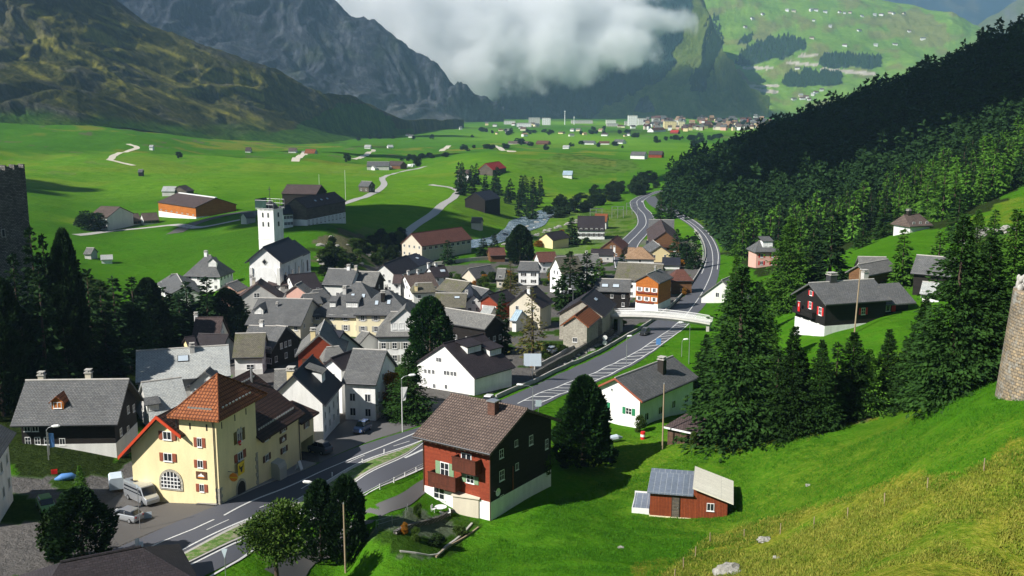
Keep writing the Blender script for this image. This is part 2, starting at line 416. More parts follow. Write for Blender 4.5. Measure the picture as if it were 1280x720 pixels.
# the terrain: one sheet, a fan of rows whose spacing grows with distance
NQ, NR = 620, 760
q = np.linspace(-1, 1, NQ)
yy = np.exp(np.linspace(math.log(6.0), math.log(14000.0), NR))
Yg = np.repeat(yy[:, None], NQ, 1); Xg = q[None] * (0.72 * Yg + 30)
Zg = ground(Xg, Yg)
def cover_maps(X, Y):
    U = X / np.maximum(Y, 1)
    dry = np.zeros(X.shape); soil = np.zeros(X.shape); pave = np.zeros(X.shape); dark = np.zeros(X.shape); light = np.zeros(X.shape)
    n = fbm(X / 9, Y / 9, 4); n2 = fbm(X / 60, Y / 60, 4); nb = fbm(X / 230, Y / 230, 4)
    # yellow slope, bottom right
    P = ground_poly([(790, 735), (850, 700), (905, 655), (1010, 632), (1120, 606), (1200, 590), (1290, 560), (1500, 520), (1500, 760), (790, 760)])
    dry = np.maximum(dry, soft(X, Y, P, 3.0) * np.clip(.75 + n * .6 + fbm(X / 4, Y / 4, 3) * .5, .1, 1))
    P = ground_poly([(880, 560), (900, 535), (960, 530), (1010, 522), (1080, 512), (1100, 520), (1000, 548), (930, 560)])
    soil = np.maximum(soil, 0.55 * soft(X, Y, P, 1.0) * (n > 0.05)); dry = np.maximum(dry, 0.7 * soft(X, Y, P, 1.2))
    dry = np.maximum(dry, np.clip((n2 - .1) * .9, 0, .28) * (U > -0.08) * (Y < 150))
    # right hillside above the chalet
    P = ground_poly([(1185, 300), (1220, 262), (1290, 240), (1400, 240), (1400, 300), (1230, 312)])
    dry = np.maximum(dry, 0.5 * soft(X, Y, P, 3) * np.clip(.6 + n, 0, 1))
    soil = np.maximum(soil, 0.8 * soft(X, Y, ground_poly([(1215, 302), (1225, 285), (1262, 282), (1275, 296), (1240, 308)]), 2) * (n > -.2))
    # village: paved lanes and yards, gardens between
    V = ground_poly([(-40, 600), (120, 585), (300, 500), (250, 420), (300, 372), (420, 352), (480, 330), (600, 330), (660, 318), (700, 300), (735, 285), (790, 300), (870, 300), (885, 340), (850, 385),
                     (760, 430), (640, 485), (560, 505), (480, 545), (400, 575), (280, 640), (120, 705), (-40, 735)])
    v = soft(X, Y, V, 2.0)
    gn = fbm(X / 14 + 7, Y / 14, 3)
    pave = np.maximum(pave, v * (gn < 0.22)); dark = np.maximum(dark, v * (gn >= 0.22) * .8)
    T_ = soft(X, Y, ground_poly([(468, 664), (500, 640), (560, 636), (600, 655), (570, 690), (500, 704)]), 1.0); pave = np.maximum(pave, T_ * .7 * (n > 0)); dark = np.maximum(dark, T_ * .7 * (n <= 0))
    # far meadows, mown strips
    fl = (Y > 900) & (Y < 6000)
    s = np.sin((X * .4 + Y * .16 + 60 * nb) / 42) + .6 * np.sin((X * .25 - Y * .4) / 70)
    light = np.maximum(light, fl * np.clip(.45 + .5 * s, 0, 1) * np.clip(U * 3 + .75, 0, 1))
    light = np.maximum(light, (Y > 380) * (Y <= 900) * np.clip(.25 + .5 * s + n2 * .5, 0, .55))
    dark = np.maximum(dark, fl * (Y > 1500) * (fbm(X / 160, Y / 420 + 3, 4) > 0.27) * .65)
    soil = np.maximum(soil, (Y > 1900) * (U > .02) * (fbm(X / 100 + 9, Y / 260, 4) > 0.36) * .6)
    dry = np.maximum(dry, (Y > 430) * (Y < 1700) * (U < 0.1) * np.clip((n2 + nb * .8 - .16) * 3, 0, .7))
    soil = np.maximum(soil, (Y > 650) * (Y < 1500) * (U < -.1) * (fbm(X / 40 + 3, Y / 30, 4) > .45) * .7)
    dark = np.maximum(dark, .30 * np.clip((Y - 230) / 150, 0, 1) * np.clip((1100 - Y) / 400, 0, 1) * np.clip(-U * 6 + .8, 0, 1) * np.clip(.7 + n2, 0, 1.2))  # shade over the left meadows put into the grass colour
    # rocky knoll and river banks
    for pl, k in (([(395, 312), (420, 288), (470, 284), (520, 300), (540, 322), (500, 335), (430, 338), (395, 335)], .85), ([(560, 312), (625, 300), (640, 285), (655, 262), (690, 262), (720, 250), (760, 262), (740, 280), (700, 292), (640, 312)], .6),
                  ([(705, 300), (715, 268), (760, 262), (800, 262), (790, 300), (770, 330), (740, 320)], .6), ([(640, 205), (700, 192), (790, 200), (800, 212), (700, 222), (655, 212)], .35),
                  ([(600, 305), (540, 330), (470, 345), (400, 350), (390, 330), (500, 318), (590, 292)], .45)):
        soil = np.maximum(soil, k * soft(X, Y, ground_poly(pl), 3.5) * (n > -.12)); dark = np.maximum(dark, .8 * soft(X, Y, ground_poly(pl), 5) * (n <= -.12))
    # forest floor on the right, grove on the left
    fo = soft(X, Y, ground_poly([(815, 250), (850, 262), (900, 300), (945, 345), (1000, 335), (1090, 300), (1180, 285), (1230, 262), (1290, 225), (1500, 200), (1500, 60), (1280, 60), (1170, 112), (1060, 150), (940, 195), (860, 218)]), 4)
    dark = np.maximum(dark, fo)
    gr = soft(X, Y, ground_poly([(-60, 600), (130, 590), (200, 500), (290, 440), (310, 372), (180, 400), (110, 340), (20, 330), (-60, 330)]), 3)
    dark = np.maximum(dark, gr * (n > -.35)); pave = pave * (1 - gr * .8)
    dark = np.maximum(dark, soft(X, Y, ground_poly([(560, 270), (575, 236), (640, 240), (700, 262), (640, 285), (590, 285)]), 4))
    return np.stack([dry, soil, pave], -1), np.stack([dark, light, 0 * dark], -1)
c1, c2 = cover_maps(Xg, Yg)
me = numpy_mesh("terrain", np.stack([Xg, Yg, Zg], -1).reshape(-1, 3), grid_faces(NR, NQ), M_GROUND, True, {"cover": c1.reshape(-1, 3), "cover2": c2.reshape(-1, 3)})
structure(link("terrain", me))

# ================================================================ MOUNTAINS (lofted between foot and crest lines)
def resample(line, s):
    """polyline of (px, py, Y) -> samples at parameter s in 0..1 along px"""
    a = np.array(line, float); return [np.interp(s, np.linspace(0, 1, len(a)) if False else (a[:, 0] - a[0, 0]) / (a[-1, 0] - a[0, 0]), a[:, k]) for k in range(3)]
def pix_arrays(px, py, Y):
    v = (py - 360) / F; t = Y / (cP - v * sP)
    return (px - 640) / F * t, Y, CAMZ + (-sP - v * cP) * t
def mountain(name, lines, mat, ns, nt_, amp, wl, back=900, rid=0.6, seed=0, coverf=None, edge=0.0):
    """lines: foot ... crest, each [(px, py, Y)...] spanning the same px range"""
    s = np.linspace(0, 1, ns); P = []
    for ln in lines:
        px, py, Y = resample(ln, s); P.append(np.stack(pix_arrays(px, py, Y), -1))
    x, y, z = P[-1].T; P.append(np.stack([x * (1 + back / y), y + back, z - back * .75], -1))
    P = np.array(P)                                   # lines x ns x 3
    t0 = np.linspace(0, len(P) - 1, nt_)
    ti = np.minimum(t0.astype(int), len(P) - 2); tf = (t0 - ti)[:, None, None]
    # Catmull-Rom across the lines keeps the slope rounded
    g = lambda k: P[np.clip(ti + k, 0, len(P) - 1)]
    a, b, c, d = g(-1), g(0), g(1), g(2)
    G = 0.5 * ((2 * b) + (-a + c) * tf + (2 * a - 5 * b + 4 * c - d) * tf ** 2 + (-a + 3 * b - 3 * c + d) * tf ** 3)
    X, Y, Z = G[..., 0].copy(), G[..., 1].copy(), G[..., 2].copy()
    hgt = np.clip(Z / 60, 0, 1)
    qx, qy = X / wl + seed, (Y * .6 + Z * 1.0) / wl
    wx = fbm(qx * .7 + 5, qy * .7, 3) * .7
    d_ = (rid * (ridged(qx + wx, qy * .55, 6, .55) - .55) + (1 - rid) * fbm(qx, qy, 6)) * amp
    Z += d_ * hgt; Y -= d_ * .8 * hgt; 
    at_ = None
    if coverf is not None:
        vv = (Z - CAMZ); dep = Y * cP - vv * sP
        PX = 640 + F * X / dep; PY = 360 - F * (Y * sP + vv * cP) / dep
        at_ = {"cover": coverf(X, Y, Z, PX, PY, d_ / amp).reshape(-1, 3)}
    me = numpy_mesh(name, np.stack([X, Y, Z], -1).reshape(-1, 3), grid_faces(nt_, ns), mat, True, at_)
    structure(link(name, me)); return X, Y, Z
def rock_material(name, cols, sc, bump=1.0, dist=8.0, streak=(1, 1, .35)):
    """cover.r mixes in the 2nd colour set, cover.g the 3rd; noise at three scales breaks every set up"""
    m, t, b = new_mat(name); L = t.links
    geo = t.nodes.new("ShaderNodeNewGeometry"); mp = N(t, "ShaderNodeMapping"); mp.inputs["Scale"].default_value = streak
    L.new(geo.outputs["Position"], mp.inputs[0])
    n1 = N(t, "ShaderNodeTexNoise", Scale=sc, Detail=9.0, Roughness=0.72); L.new(mp.outputs[0], n1.inputs["Vector"])
    n2 = N(t, "ShaderNodeTexNoise", Scale=sc * 6, Detail=8.0, Roughness=0.75); L.new(mp.outputs[0], n2.inputs["Vector"])
    ca = N(t, "ShaderNodeVertexColor", _layer_name="cover"); sp = t.nodes.new("ShaderNodeSeparateColor"); L.new(ca.outputs[0], sp.inputs[0])
    ad = N(t, "ShaderNodeMath", _operation='ADD'); L.new(n1.outputs[0], ad.inputs[0]); L.new(n2.outputs[0], ad.inputs[1])
    hf = N(t, "ShaderNodeMath", _operation='MULTIPLY'); L.new(ad.outputs[0], hf.inputs[0]); hf.inputs[1].default_value = .5
    rs = [ramp(t, hf.outputs[0], [(0.38, c[0]), (0.5, c[1]), (0.62, c[2])]).outputs[0] for c in cols]
    out = rs[0]
    for i, k in ((1, 0), (2, 1), (3, 2)):
        if i < len(rs):
            x = N(t, "ShaderNodeMix", _data_type='RGBA'); L.new(sp.outputs[k], x.inputs[0]); L.new(out, x.inputs[6]); L.new(rs[i], x.inputs[7]); out = x.outputs[2]
    L.new(out, b.inputs["Base Color"]); b.inputs["Roughness"].default_value = .95; b.inputs["Specular IOR Level"].default_value = 0.0
    bp = N(t, "ShaderNodeBump", Strength=bump, Distance=dist); L.new(ad.outputs[0], bp.inputs["Height"]); L.new(bp.outputs[0], b.inputs["Normal"])
    return m
def band(PX, PY, poly, blur=6, seed=0):
    return pip(PX + blur * fbm(PX / 22 + seed, PY / 22, 4) * 2, PY + blur * fbm(PX / 22, PY / 22 + 31 + seed, 4) * 1.6, poly).astype(float)

GRASSY = ((0.012, 0.022, 0.005), (0.045, 0.055, 0.012), (0.10, 0.10, 0.025))
# 1 near slope on the left: grass and heath, brown-olive, some yellow turf
def c_left(X, Y, Z, PX, PY, d):
    n = fbm(PX / 60, PY / 28, 5); s = fbm((PX + PY * 1.6) / 130, (PY - PX * .42) / 9, 4)
    yel = np.clip((s + .25 * n + .22 - np.abs(PY - (25 + PX * .3)) / 120) * 3.2, 0, 1)
    yel = yel * (PX < 330) + .25 * (PX >= 330) * np.clip(s * 3, 0, 1)
    rk = np.clip((fbm(X / 70, Y / 70, 5) - .12) * 4, 0, 1) * .7
    gr = band(PX, PY, [(300, 190), (430, 128), (470, 135), (540, 190), (300, 220)], 5) * .8
    gr = np.maximum(gr, np.clip((PY - 150 - (PX - 250) * .08) / 16 + n, 0, 1) * .8)
    return np.stack([yel, rk * (1 - gr), gr], -1)
M_L1 = rock_material("heath_slope", [((0.016, 0.024, 0.008), (0.055, 0.06, 0.018), (0.13, 0.12, 0.04)), ((0.08, 0.095, 0.015), (0.19, 0.18, 0.035), (0.31, 0.28, 0.06)), ((0.03, 0.03, 0.028), (0.07, 0.07, 0.062), (0.17, 0.16, 0.14)), ((0.015, 0.06, 0.006), (0.04, 0.12, 0.01), (0.08, 0.19, 0.015))], 0.03, 1.0, 5.0)
mountain("hillside", [
    [(-420, 190, 1000), (0, 156, 1060), (100, 158, 1150), (200, 170, 1300), (300, 186, 1400), (400, 192, 1550), (500, 186, 1900), (580, 172, 2500)],
    [(-420, 60, 1250), (0, 60, 1350), (100, 70, 1450), (200, 105, 1560), (300, 140, 1620), (400, 165, 1780), (500, 176, 2050), (580, 170, 2600)],
    [(-420, -90, 1500), (0, -62, 1650), (100, 8, 1750), (200, 55, 1850), (300, 98, 1900), (400, 138, 2000), (500, 170, 2200), (580, 170, 2700)]],
    M_L1, 520, 240, 42, 150, back=700, rid=.75, coverf=c_left)
# 2 rocky mountain behind it
def c_rock(X, Y, Z, PX, PY, d):
    n = fbm(PX / 40, PY / 40, 5)
    scree = np.clip((PY - 95 - (PX - 380) * .14) / 22 + n * 1.4, 0, 1) * (PX > 330)
    green = np.clip((n - .1) * 3, 0, 1) * .6
    green = np.maximum(green, np.clip((PY - 150) / 10, 0, 1))
    return np.stack([scree * .9, green, 0 * n], -1)
M_L2 = rock_material("grey_crag", [((0.014, 0.018, 0.024), (0.045, 0.052, 0.065), (0.13, 0.14, 0.16)), ((0.07, 0.075, 0.08), (0.13, 0.135, 0.14), (0.24, 0.24, 0.24)), ((0.02, 0.035, 0.015), (0.045, 0.06, 0.03), (0.1, 0.11, 0.05))], 0.012, 1.0, 14.0, (1, 1, .5))
mountain("rocky_mountain", [
    [(-420, 150, 2300), (0, 120, 2500), (200, 160, 2700), (400, 178, 2900), (500, 172, 3000), (600, 165, 3200), (630, 162, 3300)],
    [(-420, -100, 2600), (0, -60, 2800), (200, 30, 2950), (400, 100, 3050), (500, 130, 3150), (600, 158, 3350), (630, 161, 3400)],
    [(-420, -150, 3000), (0, -110, 3200), (200, -45, 3300), (290, -12, 3350), (325, -2, 3380), (352, 6, 3400), (380, 14, 3400), (410, 22, 3420), (440, 38, 3440), (470, 50, 3450), (500, 76, 3480), (520, 92, 3500), (545, 112, 3500), (565, 134, 3500), (600, 152, 3520), (630, 160, 3530)]],
    M_L2, 460, 260, 120, 330, back=1200, rid=.85, seed=4, coverf=c_rock)
# 3 forested mountain in the middle
def c_mid(X, Y, Z, PX, PY, d):
    n = fbm(PX / 30, PY / 30, 5)
    rock = np.clip((n - .16) * 4, 0, 1) * .8
    grass = band(PX, PY, [(735, 150), (765, 128), (800, 112), (832, 100), (846, 60), (864, 15), (868, -40), (1000, -40), (1000, 168), (730, 168)], 6)
    dk = band(PX, PY, [(868, 105), (880, 60), (895, 20), (905, 30), (898, 70), (882, 110)], 4)
    rockf = band(PX, PY, [(792, 140), (800, 122), (812, 120), (818, 140)], 2)
    return np.stack([np.maximum(rock * (1 - grass) * (PX < 760), rockf), grass * (1 - dk) * (1 - rockf), 0 * n], -1)
M_M = rock_material("hazy_spruce_mountain", [((0.008, 0.020, 0.022), (0.02, 0.042, 0.048), (0.04, 0.072, 0.075)), ((0.035, 0.045, 0.06), (0.09, 0.105, 0.13), (0.20, 0.22, 0.26)), ((0.08, 0.13, 0.025), (0.14, 0.20, 0.04), (0.22, 0.25, 0.07))], 0.02, 1.0, 16.0, (1, 1, .4))  # blue of the distant air put into spruce and rock colours
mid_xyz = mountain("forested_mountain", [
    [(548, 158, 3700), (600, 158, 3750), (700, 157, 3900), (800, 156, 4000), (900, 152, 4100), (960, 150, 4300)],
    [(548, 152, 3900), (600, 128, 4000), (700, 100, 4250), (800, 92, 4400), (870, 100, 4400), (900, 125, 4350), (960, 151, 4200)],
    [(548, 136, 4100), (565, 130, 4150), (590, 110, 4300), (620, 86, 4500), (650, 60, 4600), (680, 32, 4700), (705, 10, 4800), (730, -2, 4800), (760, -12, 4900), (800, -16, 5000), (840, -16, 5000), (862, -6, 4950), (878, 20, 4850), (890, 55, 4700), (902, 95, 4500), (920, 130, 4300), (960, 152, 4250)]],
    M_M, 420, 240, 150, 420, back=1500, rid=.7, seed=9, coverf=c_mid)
# 4 wide pasture slope on the right, far away
def c_past(X, Y, Z, PX, PY, d):
    n = fbm(PX / 36, PY / 20, 5); n2 = fbm(PX / 9, PY / 5, 4)
    brown = np.clip((n - .02) * 3.5, 0, 1) * .7
    brown = np.maximum(brown, band(PX, PY, [(868, 140), (895, 108), (925, 85), (935, 105), (905, 140)], 4))
    brown = np.maximum(brown, band(PX, PY, [(1090, 20), (1140, 12), (1190, 30), (1185, 55), (1150, 60), (1110, 40)], 5) * .7)
    forest = np.zeros(PX.shape)
    for k, pl in enumerate(FOREST_PATCH): forest = np.maximum(forest, band(PX, PY, pl, 3, k))
    pale = np.zeros(PX.shape)
    for x0, y0, x1, y1, hw in ((985, 78, 1020, 81, 1.6), (930, 85, 965, 85, 1.2), (1028, 87, 1092, 92, 2.2), (922, 110, 970, 115, 2.0), (925, 108, 972, 107, 1.2), (1000, 70, 1020, 68, 1.4), (860, 138, 880, 134, 1)):
        tt = np.clip((PX - x0) / (x1 - x0), 0, 1); dd = np.hypot(PX - (x0 + tt * (x1 - x0)), (PY - (y0 + tt * (y1 - y0))) * 1.3) + n2
        pale = np.maximum(pale, (dd < hw + .8).astype(float))
    return np.stack([brown, forest, pale], -1)
FOREST_PATCH = [[(918, 80), (925, 66), (945, 56), (975, 46), (1008, 50), (1006, 60), (985, 70), (965, 74), (945, 80)],
                [(985, 108), (975, 100), (985, 92), (1015, 90), (1050, 92), (1050, 106), (1015, 108)], [(1020, 82), (1028, 72), (1060, 68), (1100, 72), (1100, 84), (1060, 86)],
                [(920, 55), (925, 48), (940, 46), (935, 55)], [(850, 150), (845, 138), (862, 130), (875, 138), (876, 150)]]
M_P = rock_material("high_pasture", [((0.10, 0.21, 0.025), (0.16, 0.29, 0.035), (0.22, 0.34, 0.05)), ((0.13, 0.13, 0.045), (0.19, 0.17, 0.06), (0.25, 0.22, 0.09)), ((0.01, 0.022, 0.014), (0.025, 0.045, 0.03), (0.05, 0.075, 0.05)), ((0.4, 0.36, 0.28), (0.5, 0.45, 0.36), (0.6, 0.56, 0.46))], 0.008, .7, 10.0, (1, 1, 1))
past_xyz = mountain("pasture_slope", [
    [(810, 154, 4100), (900, 152, 4200), (1000, 152, 4300), (1100, 150, 4300), (1330, 140, 4300)],
    [(810, 110, 5000), (900, 95, 5000), (1000, 88, 5000), (1100, 85, 5000), (1330, 100, 4900)],
    [(810, -30, 6500), (870, -50, 6600), (940, -30, 6700), (1040, -18, 6800), (1090, 0, 6700), (1140, 12, 6500), (1185, 26, 6300), (1210, 44, 6200), (1240, 60, 6000), (1330, 90, 5800)]],
    M_P, 440, 220, 70, 600, back=1200, rid=.3, seed=14, coverf=c_past)
# 5, 6 distant ranges
def c_far(X, Y, Z, PX, PY, d):
    n = fbm(PX / 30, PY / 30, 5); return np.stack([np.clip(n * 2, 0, 1), 0 * n, 0 * n], -1)
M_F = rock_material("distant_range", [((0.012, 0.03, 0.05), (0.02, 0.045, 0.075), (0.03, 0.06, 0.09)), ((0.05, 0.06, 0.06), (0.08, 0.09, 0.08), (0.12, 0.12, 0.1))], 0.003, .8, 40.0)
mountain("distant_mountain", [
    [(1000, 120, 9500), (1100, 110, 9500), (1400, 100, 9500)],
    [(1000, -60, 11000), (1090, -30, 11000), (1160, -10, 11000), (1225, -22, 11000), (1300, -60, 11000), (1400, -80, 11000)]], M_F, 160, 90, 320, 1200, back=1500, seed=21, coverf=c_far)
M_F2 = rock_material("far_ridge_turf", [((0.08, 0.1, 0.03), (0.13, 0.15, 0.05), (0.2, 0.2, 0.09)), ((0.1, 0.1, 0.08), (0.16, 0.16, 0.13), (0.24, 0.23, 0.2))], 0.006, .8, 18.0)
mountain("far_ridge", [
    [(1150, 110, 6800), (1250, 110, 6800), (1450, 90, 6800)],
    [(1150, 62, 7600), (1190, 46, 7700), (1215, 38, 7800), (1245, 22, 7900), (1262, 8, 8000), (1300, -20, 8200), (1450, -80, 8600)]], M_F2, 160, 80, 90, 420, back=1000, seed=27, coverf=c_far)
# ================================================================ HAZE and CLOUD
def volume_box(name, x0, x1, y0, y1, z0, z1, mat):
    return MB().box(x0, x1, y0, y1, z0, z1).build(name, mat, uv=False)
m = bpy.data.materials.new("haze_air"); m.use_nodes = True; t = m.node_tree
t.nodes.remove(t.nodes["Principled BSDF"]); pv = N(t, "ShaderNodeVolumePrincipled"); pv.inputs["Color"].default_value = (0.46, 0.70, 1.0, 1)
pv.inputs["Density"].default_value = HAZE = 0.00009; pv.inputs["Anisotropy"].default_value = 0.3
t.links.new(pv.outputs[0], t.nodes["Material Output"].inputs["Volume"])
hz = volume_box("haze", -13000, 13000, -300, 14500, -60, 1750, m); hz["kind"] = "stuff"; hz.display_type = 'WIRE'

# low cloud lying across the forested mountain: (px, py, rx, ry) ellipsoids at distance Y
CLOUD = [(575, 60, 105, 52, 3900), (660, 55, 90, 42, 3880), (500, 5, 100, 42, 3850), (735, 62, 62, 30, 3950), (772, 58, 50, 22, 3950), (590, 105, 42, 26, 3850), (565, -15, 160, 45, 4000), (720, 5, 70, 20, 4050), (800, 25, 60, 16, 4050), (420, -22, 90, 24, 3900), (800, -20, 60, 18, 4050), (572, 90, 60, 34, 3800), (480, 22, 60, 34, 3860), (530, 50, 60, 34, 3820), (640, 20, 110, 40, 3950)]
m = bpy.data.materials.new("cloud_vapour"); m.use_nodes = True; t = m.node_tree; L = t.links
t.nodes.remove(t.nodes["Principled BSDF"])
geo = t.nodes.new("ShaderNodeNewGeometry")
wn = N(t, "ShaderNodeTexNoise", Scale=0.0045, Detail=3.0); L.new(geo.outputs["Position"], wn.inputs["Vector"])
prev = None
for (px, py, rx, ry, Y) in CLOUD:
    c = atY(px, py, Y); k = Y / F
    sb = N(t, "ShaderNodeVectorMath", _operation='SUBTRACT'); L.new(geo.outputs["Position"], sb.inputs[0]); sb.inputs[1].default_value = c
    dv = N(t, "ShaderNodeVectorMath", _operation='DIVIDE'); L.new(sb.outputs[0], dv.inputs[0]); dv.inputs[1].default_value = (rx * k, 170.0, ry * k)
    ln = N(t, "ShaderNodeVectorMath", _operation='LENGTH'); L.new(dv.outputs[0], ln.inputs[0])
    if prev is None: prev = ln.outputs["Value"]
    else:
        mn = N(t, "ShaderNodeMath", _operation='SMOOTH_MIN'); mn.inputs[2].default_value = 0.3; L.new(prev, mn.inputs[0]); L.new(ln.outputs["Value"], mn.inputs[1]); prev = mn.outputs[0]
n1 = N(t, "ShaderNodeTexNoise", Scale=0.0065, Detail=9.0, Roughness=0.66); L.new(geo.outputs["Position"], n1.inputs["Vector"])
a = N(t, "ShaderNodeMath", _operation='MULTIPLY_ADD'); L.new(n1.outputs[0], a.inputs[0]); a.inputs[1].default_value = -3.1; L.new(prev, a.inputs[2])   # d - 2.3 n
mr = N(t, "ShaderNodeMapRange", _interpolation_type='SMOOTHSTEP'); L.new(a.outputs[0], mr.inputs[0])
mr.inputs[1].default_value = -0.28; mr.inputs[2].default_value = -0.85; mr.inputs[3].default_value = 0.0; mr.inputs[4].default_value = 0.014
pv = N(t, "ShaderNodeVolumePrincipled"); pv.inputs["Color"].default_value = (1, 1, 1, 1); pv.inputs["Anisotropy"].default_value = -0.3
L.new(mr.outputs[0], pv.inputs["Density"]); L.new(pv.outputs[0], t.nodes["Material Output"].inputs["Volume"])
a0 = atY(270, 140, 3900); a1 = atY(880, -75, 3900)
cl = volume_box("cloud", a0.x, a1.x, 3560, 4280, a0.z - 5, a1.z, m)
cl["kind"] = "stuff"; cl["label"] = "white cloud lying low across the forested mountain"
SC.cycles.volume_step_rate = 0.6
SC.cycles.volume_max_steps = 256

# clouds added out of view to shade the forest, the far slopes and the left meadows
M_CLOUD = plain("cloud_white", (0.8, 0.8, 0.8), 1.0, .05, .01)
def shade_cloud(tx, ty, tz, rx, ry, alt, seed):
    r = random.Random(seed); c = Vector((tx, ty, tz)) + SUNV * (alt / SUNV.z); verts = []; nu, nv = 64, 32
    al = math.atan2(SUNV.y, SUNV.x)
    ico = bmesh.new()
    for i in range(15):
        a = r.random() * 6.283; d = r.random() ** .5 * .75 if i else 0
        s = (1 - d * .55) * r.uniform(.42, .6)
        res = bmesh.ops.create_icosphere(ico, subdivisions=3, radius=1.0)
        M = Matrix.Translation((c.x + math.cos(a) * d * rx, c.y + math.sin(a) * d * ry, c.z + r.uniform(-.1, .1) * min(rx, ry))) @ Matrix.Diagonal((rx * s, ry * s, min(rx, ry) * .35 * s, 1))
        bmesh.ops.transform(ico, matrix=M, verts=res['verts'])
    V = np.array([v.co[:] for v in ico.verts]); w_ = min(rx, ry) * .4
    n = fbm(V[:, 0] / w_, (V[:, 1] + V[:, 2]) / w_, 5); n2 = fbm(V[:, 1] / w_ + 7, V[:, 2] / w_, 5)
    for v, a, b in zip(ico.verts, n, n2): v.co += Vector((a, b, a * .4)) * w_ * .45
    me = bpy.data.meshes.new("cloud"); ico.to_mesh(me); ico.free(); me.materials.append(M_CLOUD)
    me.polygons.foreach_set("use_smooth", [True] * len(me.polygons))
    structure(link("cloud", me))  # unseen, added for the shadow it throws
SHADE_CLOUDS = [
    (250, 560, 45, 175, 150, 520, 1), (330, 800, 60, 190, 170, 560, 2), (190, 800, 20, 90, 120, 520, 3),           # forest on the right
    (-330, 560, 22, 120, 60, 420, 7), (-190, 310, 20, 60, 45, 380, 17), (-60, 1150, 20, 220, 60, 520, 6),
    (-128, 178, 30, 36, 30, 260, 9), (-70, 420, 25, 70, 60, 420, 10),
    (-420, 1900, 150, 200, 60, 800, 12), (3200, 11500, 600, 1500, 900, 1500, 16)]
for a in SHADE_CLOUDS: shade_cloud(*a)

# ================================================================ ROADS, RIVER
def world_line(pts, step=1.5):
    """photo polyline -> evenly spaced, smoothed ground points"""
    P = [at(x, y) for x, y in pts]; P = np.array([(p.x, p.y) for p in P]); return smooth_line(P, step)
def smooth_line(P, step=1.5):
    P = np.asarray(P, float); d = np.r_[0, np.cumsum(np.hypot(*np.diff(P, axis=0).T))]
    n = max(3, int(d[-1] / step)); s = np.linspace(0, d[-1], n)
    # monotone cubic (Hermite with finite-difference tangents)
    T = np.gradient(P, d, axis=0); k = np.clip(np.searchsorted(d, s, 'right') - 1, 0, len(d) - 2); h = (d[k + 1] - d[k])[:, None]; u = ((s - d[k])[:, None]) / h
    return (2 * u**3 - 3 * u**2 + 1) * P[k] + (u**3 - 2 * u**2 + u) * h * T[k] + (-2 * u**3 + 3 * u**2) * P[k + 1] + (u**3 - u**2) * h * T[k + 1]
def normals(P):
    T = np.gradient(P, axis=0); T /= np.hypot(T[:, 0], T[:, 1])[:, None] + 1e-9; return np.stack([-T[:, 1], T[:, 0]], -1)
def drape(name, A, B, mat, dz, nacross=8, kind="structure", uvs=True):
    """sheet between two ground lines of equal point count, lying dz above the terrain"""
    n = len(A); t_ = np.linspace(0, 1, nacross)[None, :, None]
    G = A[:, None] * (1 - t_) + B[:, None] * t_
    Z = ground(G[..., 0], G[..., 1]) + dz
    V = np.concatenate([G, Z[..., None]], -1).reshape(-1, 3)
    o = link(name, numpy_mesh(name, V, grid_faces(n, nacross), mat, True)); 
    if kind: o["kind"] = kind
    return o
def strip_between(name, pa, pb, mat, dz, n=None, nacross=10):
    A, B = world_line(pa), world_line(pb); n = n or max(len(A), len(B))
    rs = lambda P: np.stack([np.interp(np.linspace(0, 1, n), np.linspace(0, 1, len(P)), P[:, i]) for i in (0, 1)], -1)
    A, B = rs(A), rs(B); drape(name, A, B, mat, dz, nacross); return A, B
def strip_along(name, P, w0, mat, dz, off=0.0, nacross=3):
    Nn = normals(P); return drape(name, P + Nn * (off - w0 / 2), P + Nn * (off + w0 / 2), mat, dz, nacross)
def asphalt(name, c, spots=.35):
    m, t, b = new_mat(name); L = t.links; geo = t.nodes.new("ShaderNodeNewGeometry")
    n1 = N(t, "ShaderNodeTexNoise", Scale=0.25, Detail=6.0, Roughness=.7); n2 = N(t, "ShaderNodeTexNoise", Scale=12.0, Detail=3.0)
    for n in (n1, n2): L.new(geo.outputs["Position"], n.inputs["Vector"])
    ad = N(t, "ShaderNodeMath", _operation='ADD'); L.new(n1.outputs[0], ad.inputs[0]); L.new(n2.outputs[0], ad.inputs[1])
    r = ramp(t, ad.outputs[0], [(.4, scl(c, 1 - spots)), (.6, scl(c, 1.5))]); L.new(r.outputs[0], b.inputs["Base Color"])
    b.inputs["Roughness"].default_value = .8; b.inputs["Specular IOR Level"].default_value = .3
    bp = N(t, "ShaderNodeBump", Strength=.3, Distance=.02); L.new(n2.outputs[0], bp.inputs["Height"]); L.new(bp.outputs[0], b.inputs["Normal"]); return m
M_ASPH = asphalt("asphalt", (0.058, 0.060, 0.070), .55); M_ASPH2 = asphalt("old_asphalt", (0.085, 0.082, 0.08)); M_LANE = asphalt("lane_gravel", (0.28, 0.27, 0.25)); M_YARD = asphalt("yard_gravel", (0.07, 0.065, 0.06), .6)
M_PATH = asphalt("pale_path", (0.42, 0.38, 0.30)); M_KERB = plain("kerb_stone", (0.42, 0.40, 0.36), .85, .3, 3); M_PAVE = asphalt("pavement", (0.17, 0.165, 0.16))
M_LINE = plain("road_paint", (0.66, 0.66, 0.63), .7, .45, 5.0); M_VERGE = M_GROUND

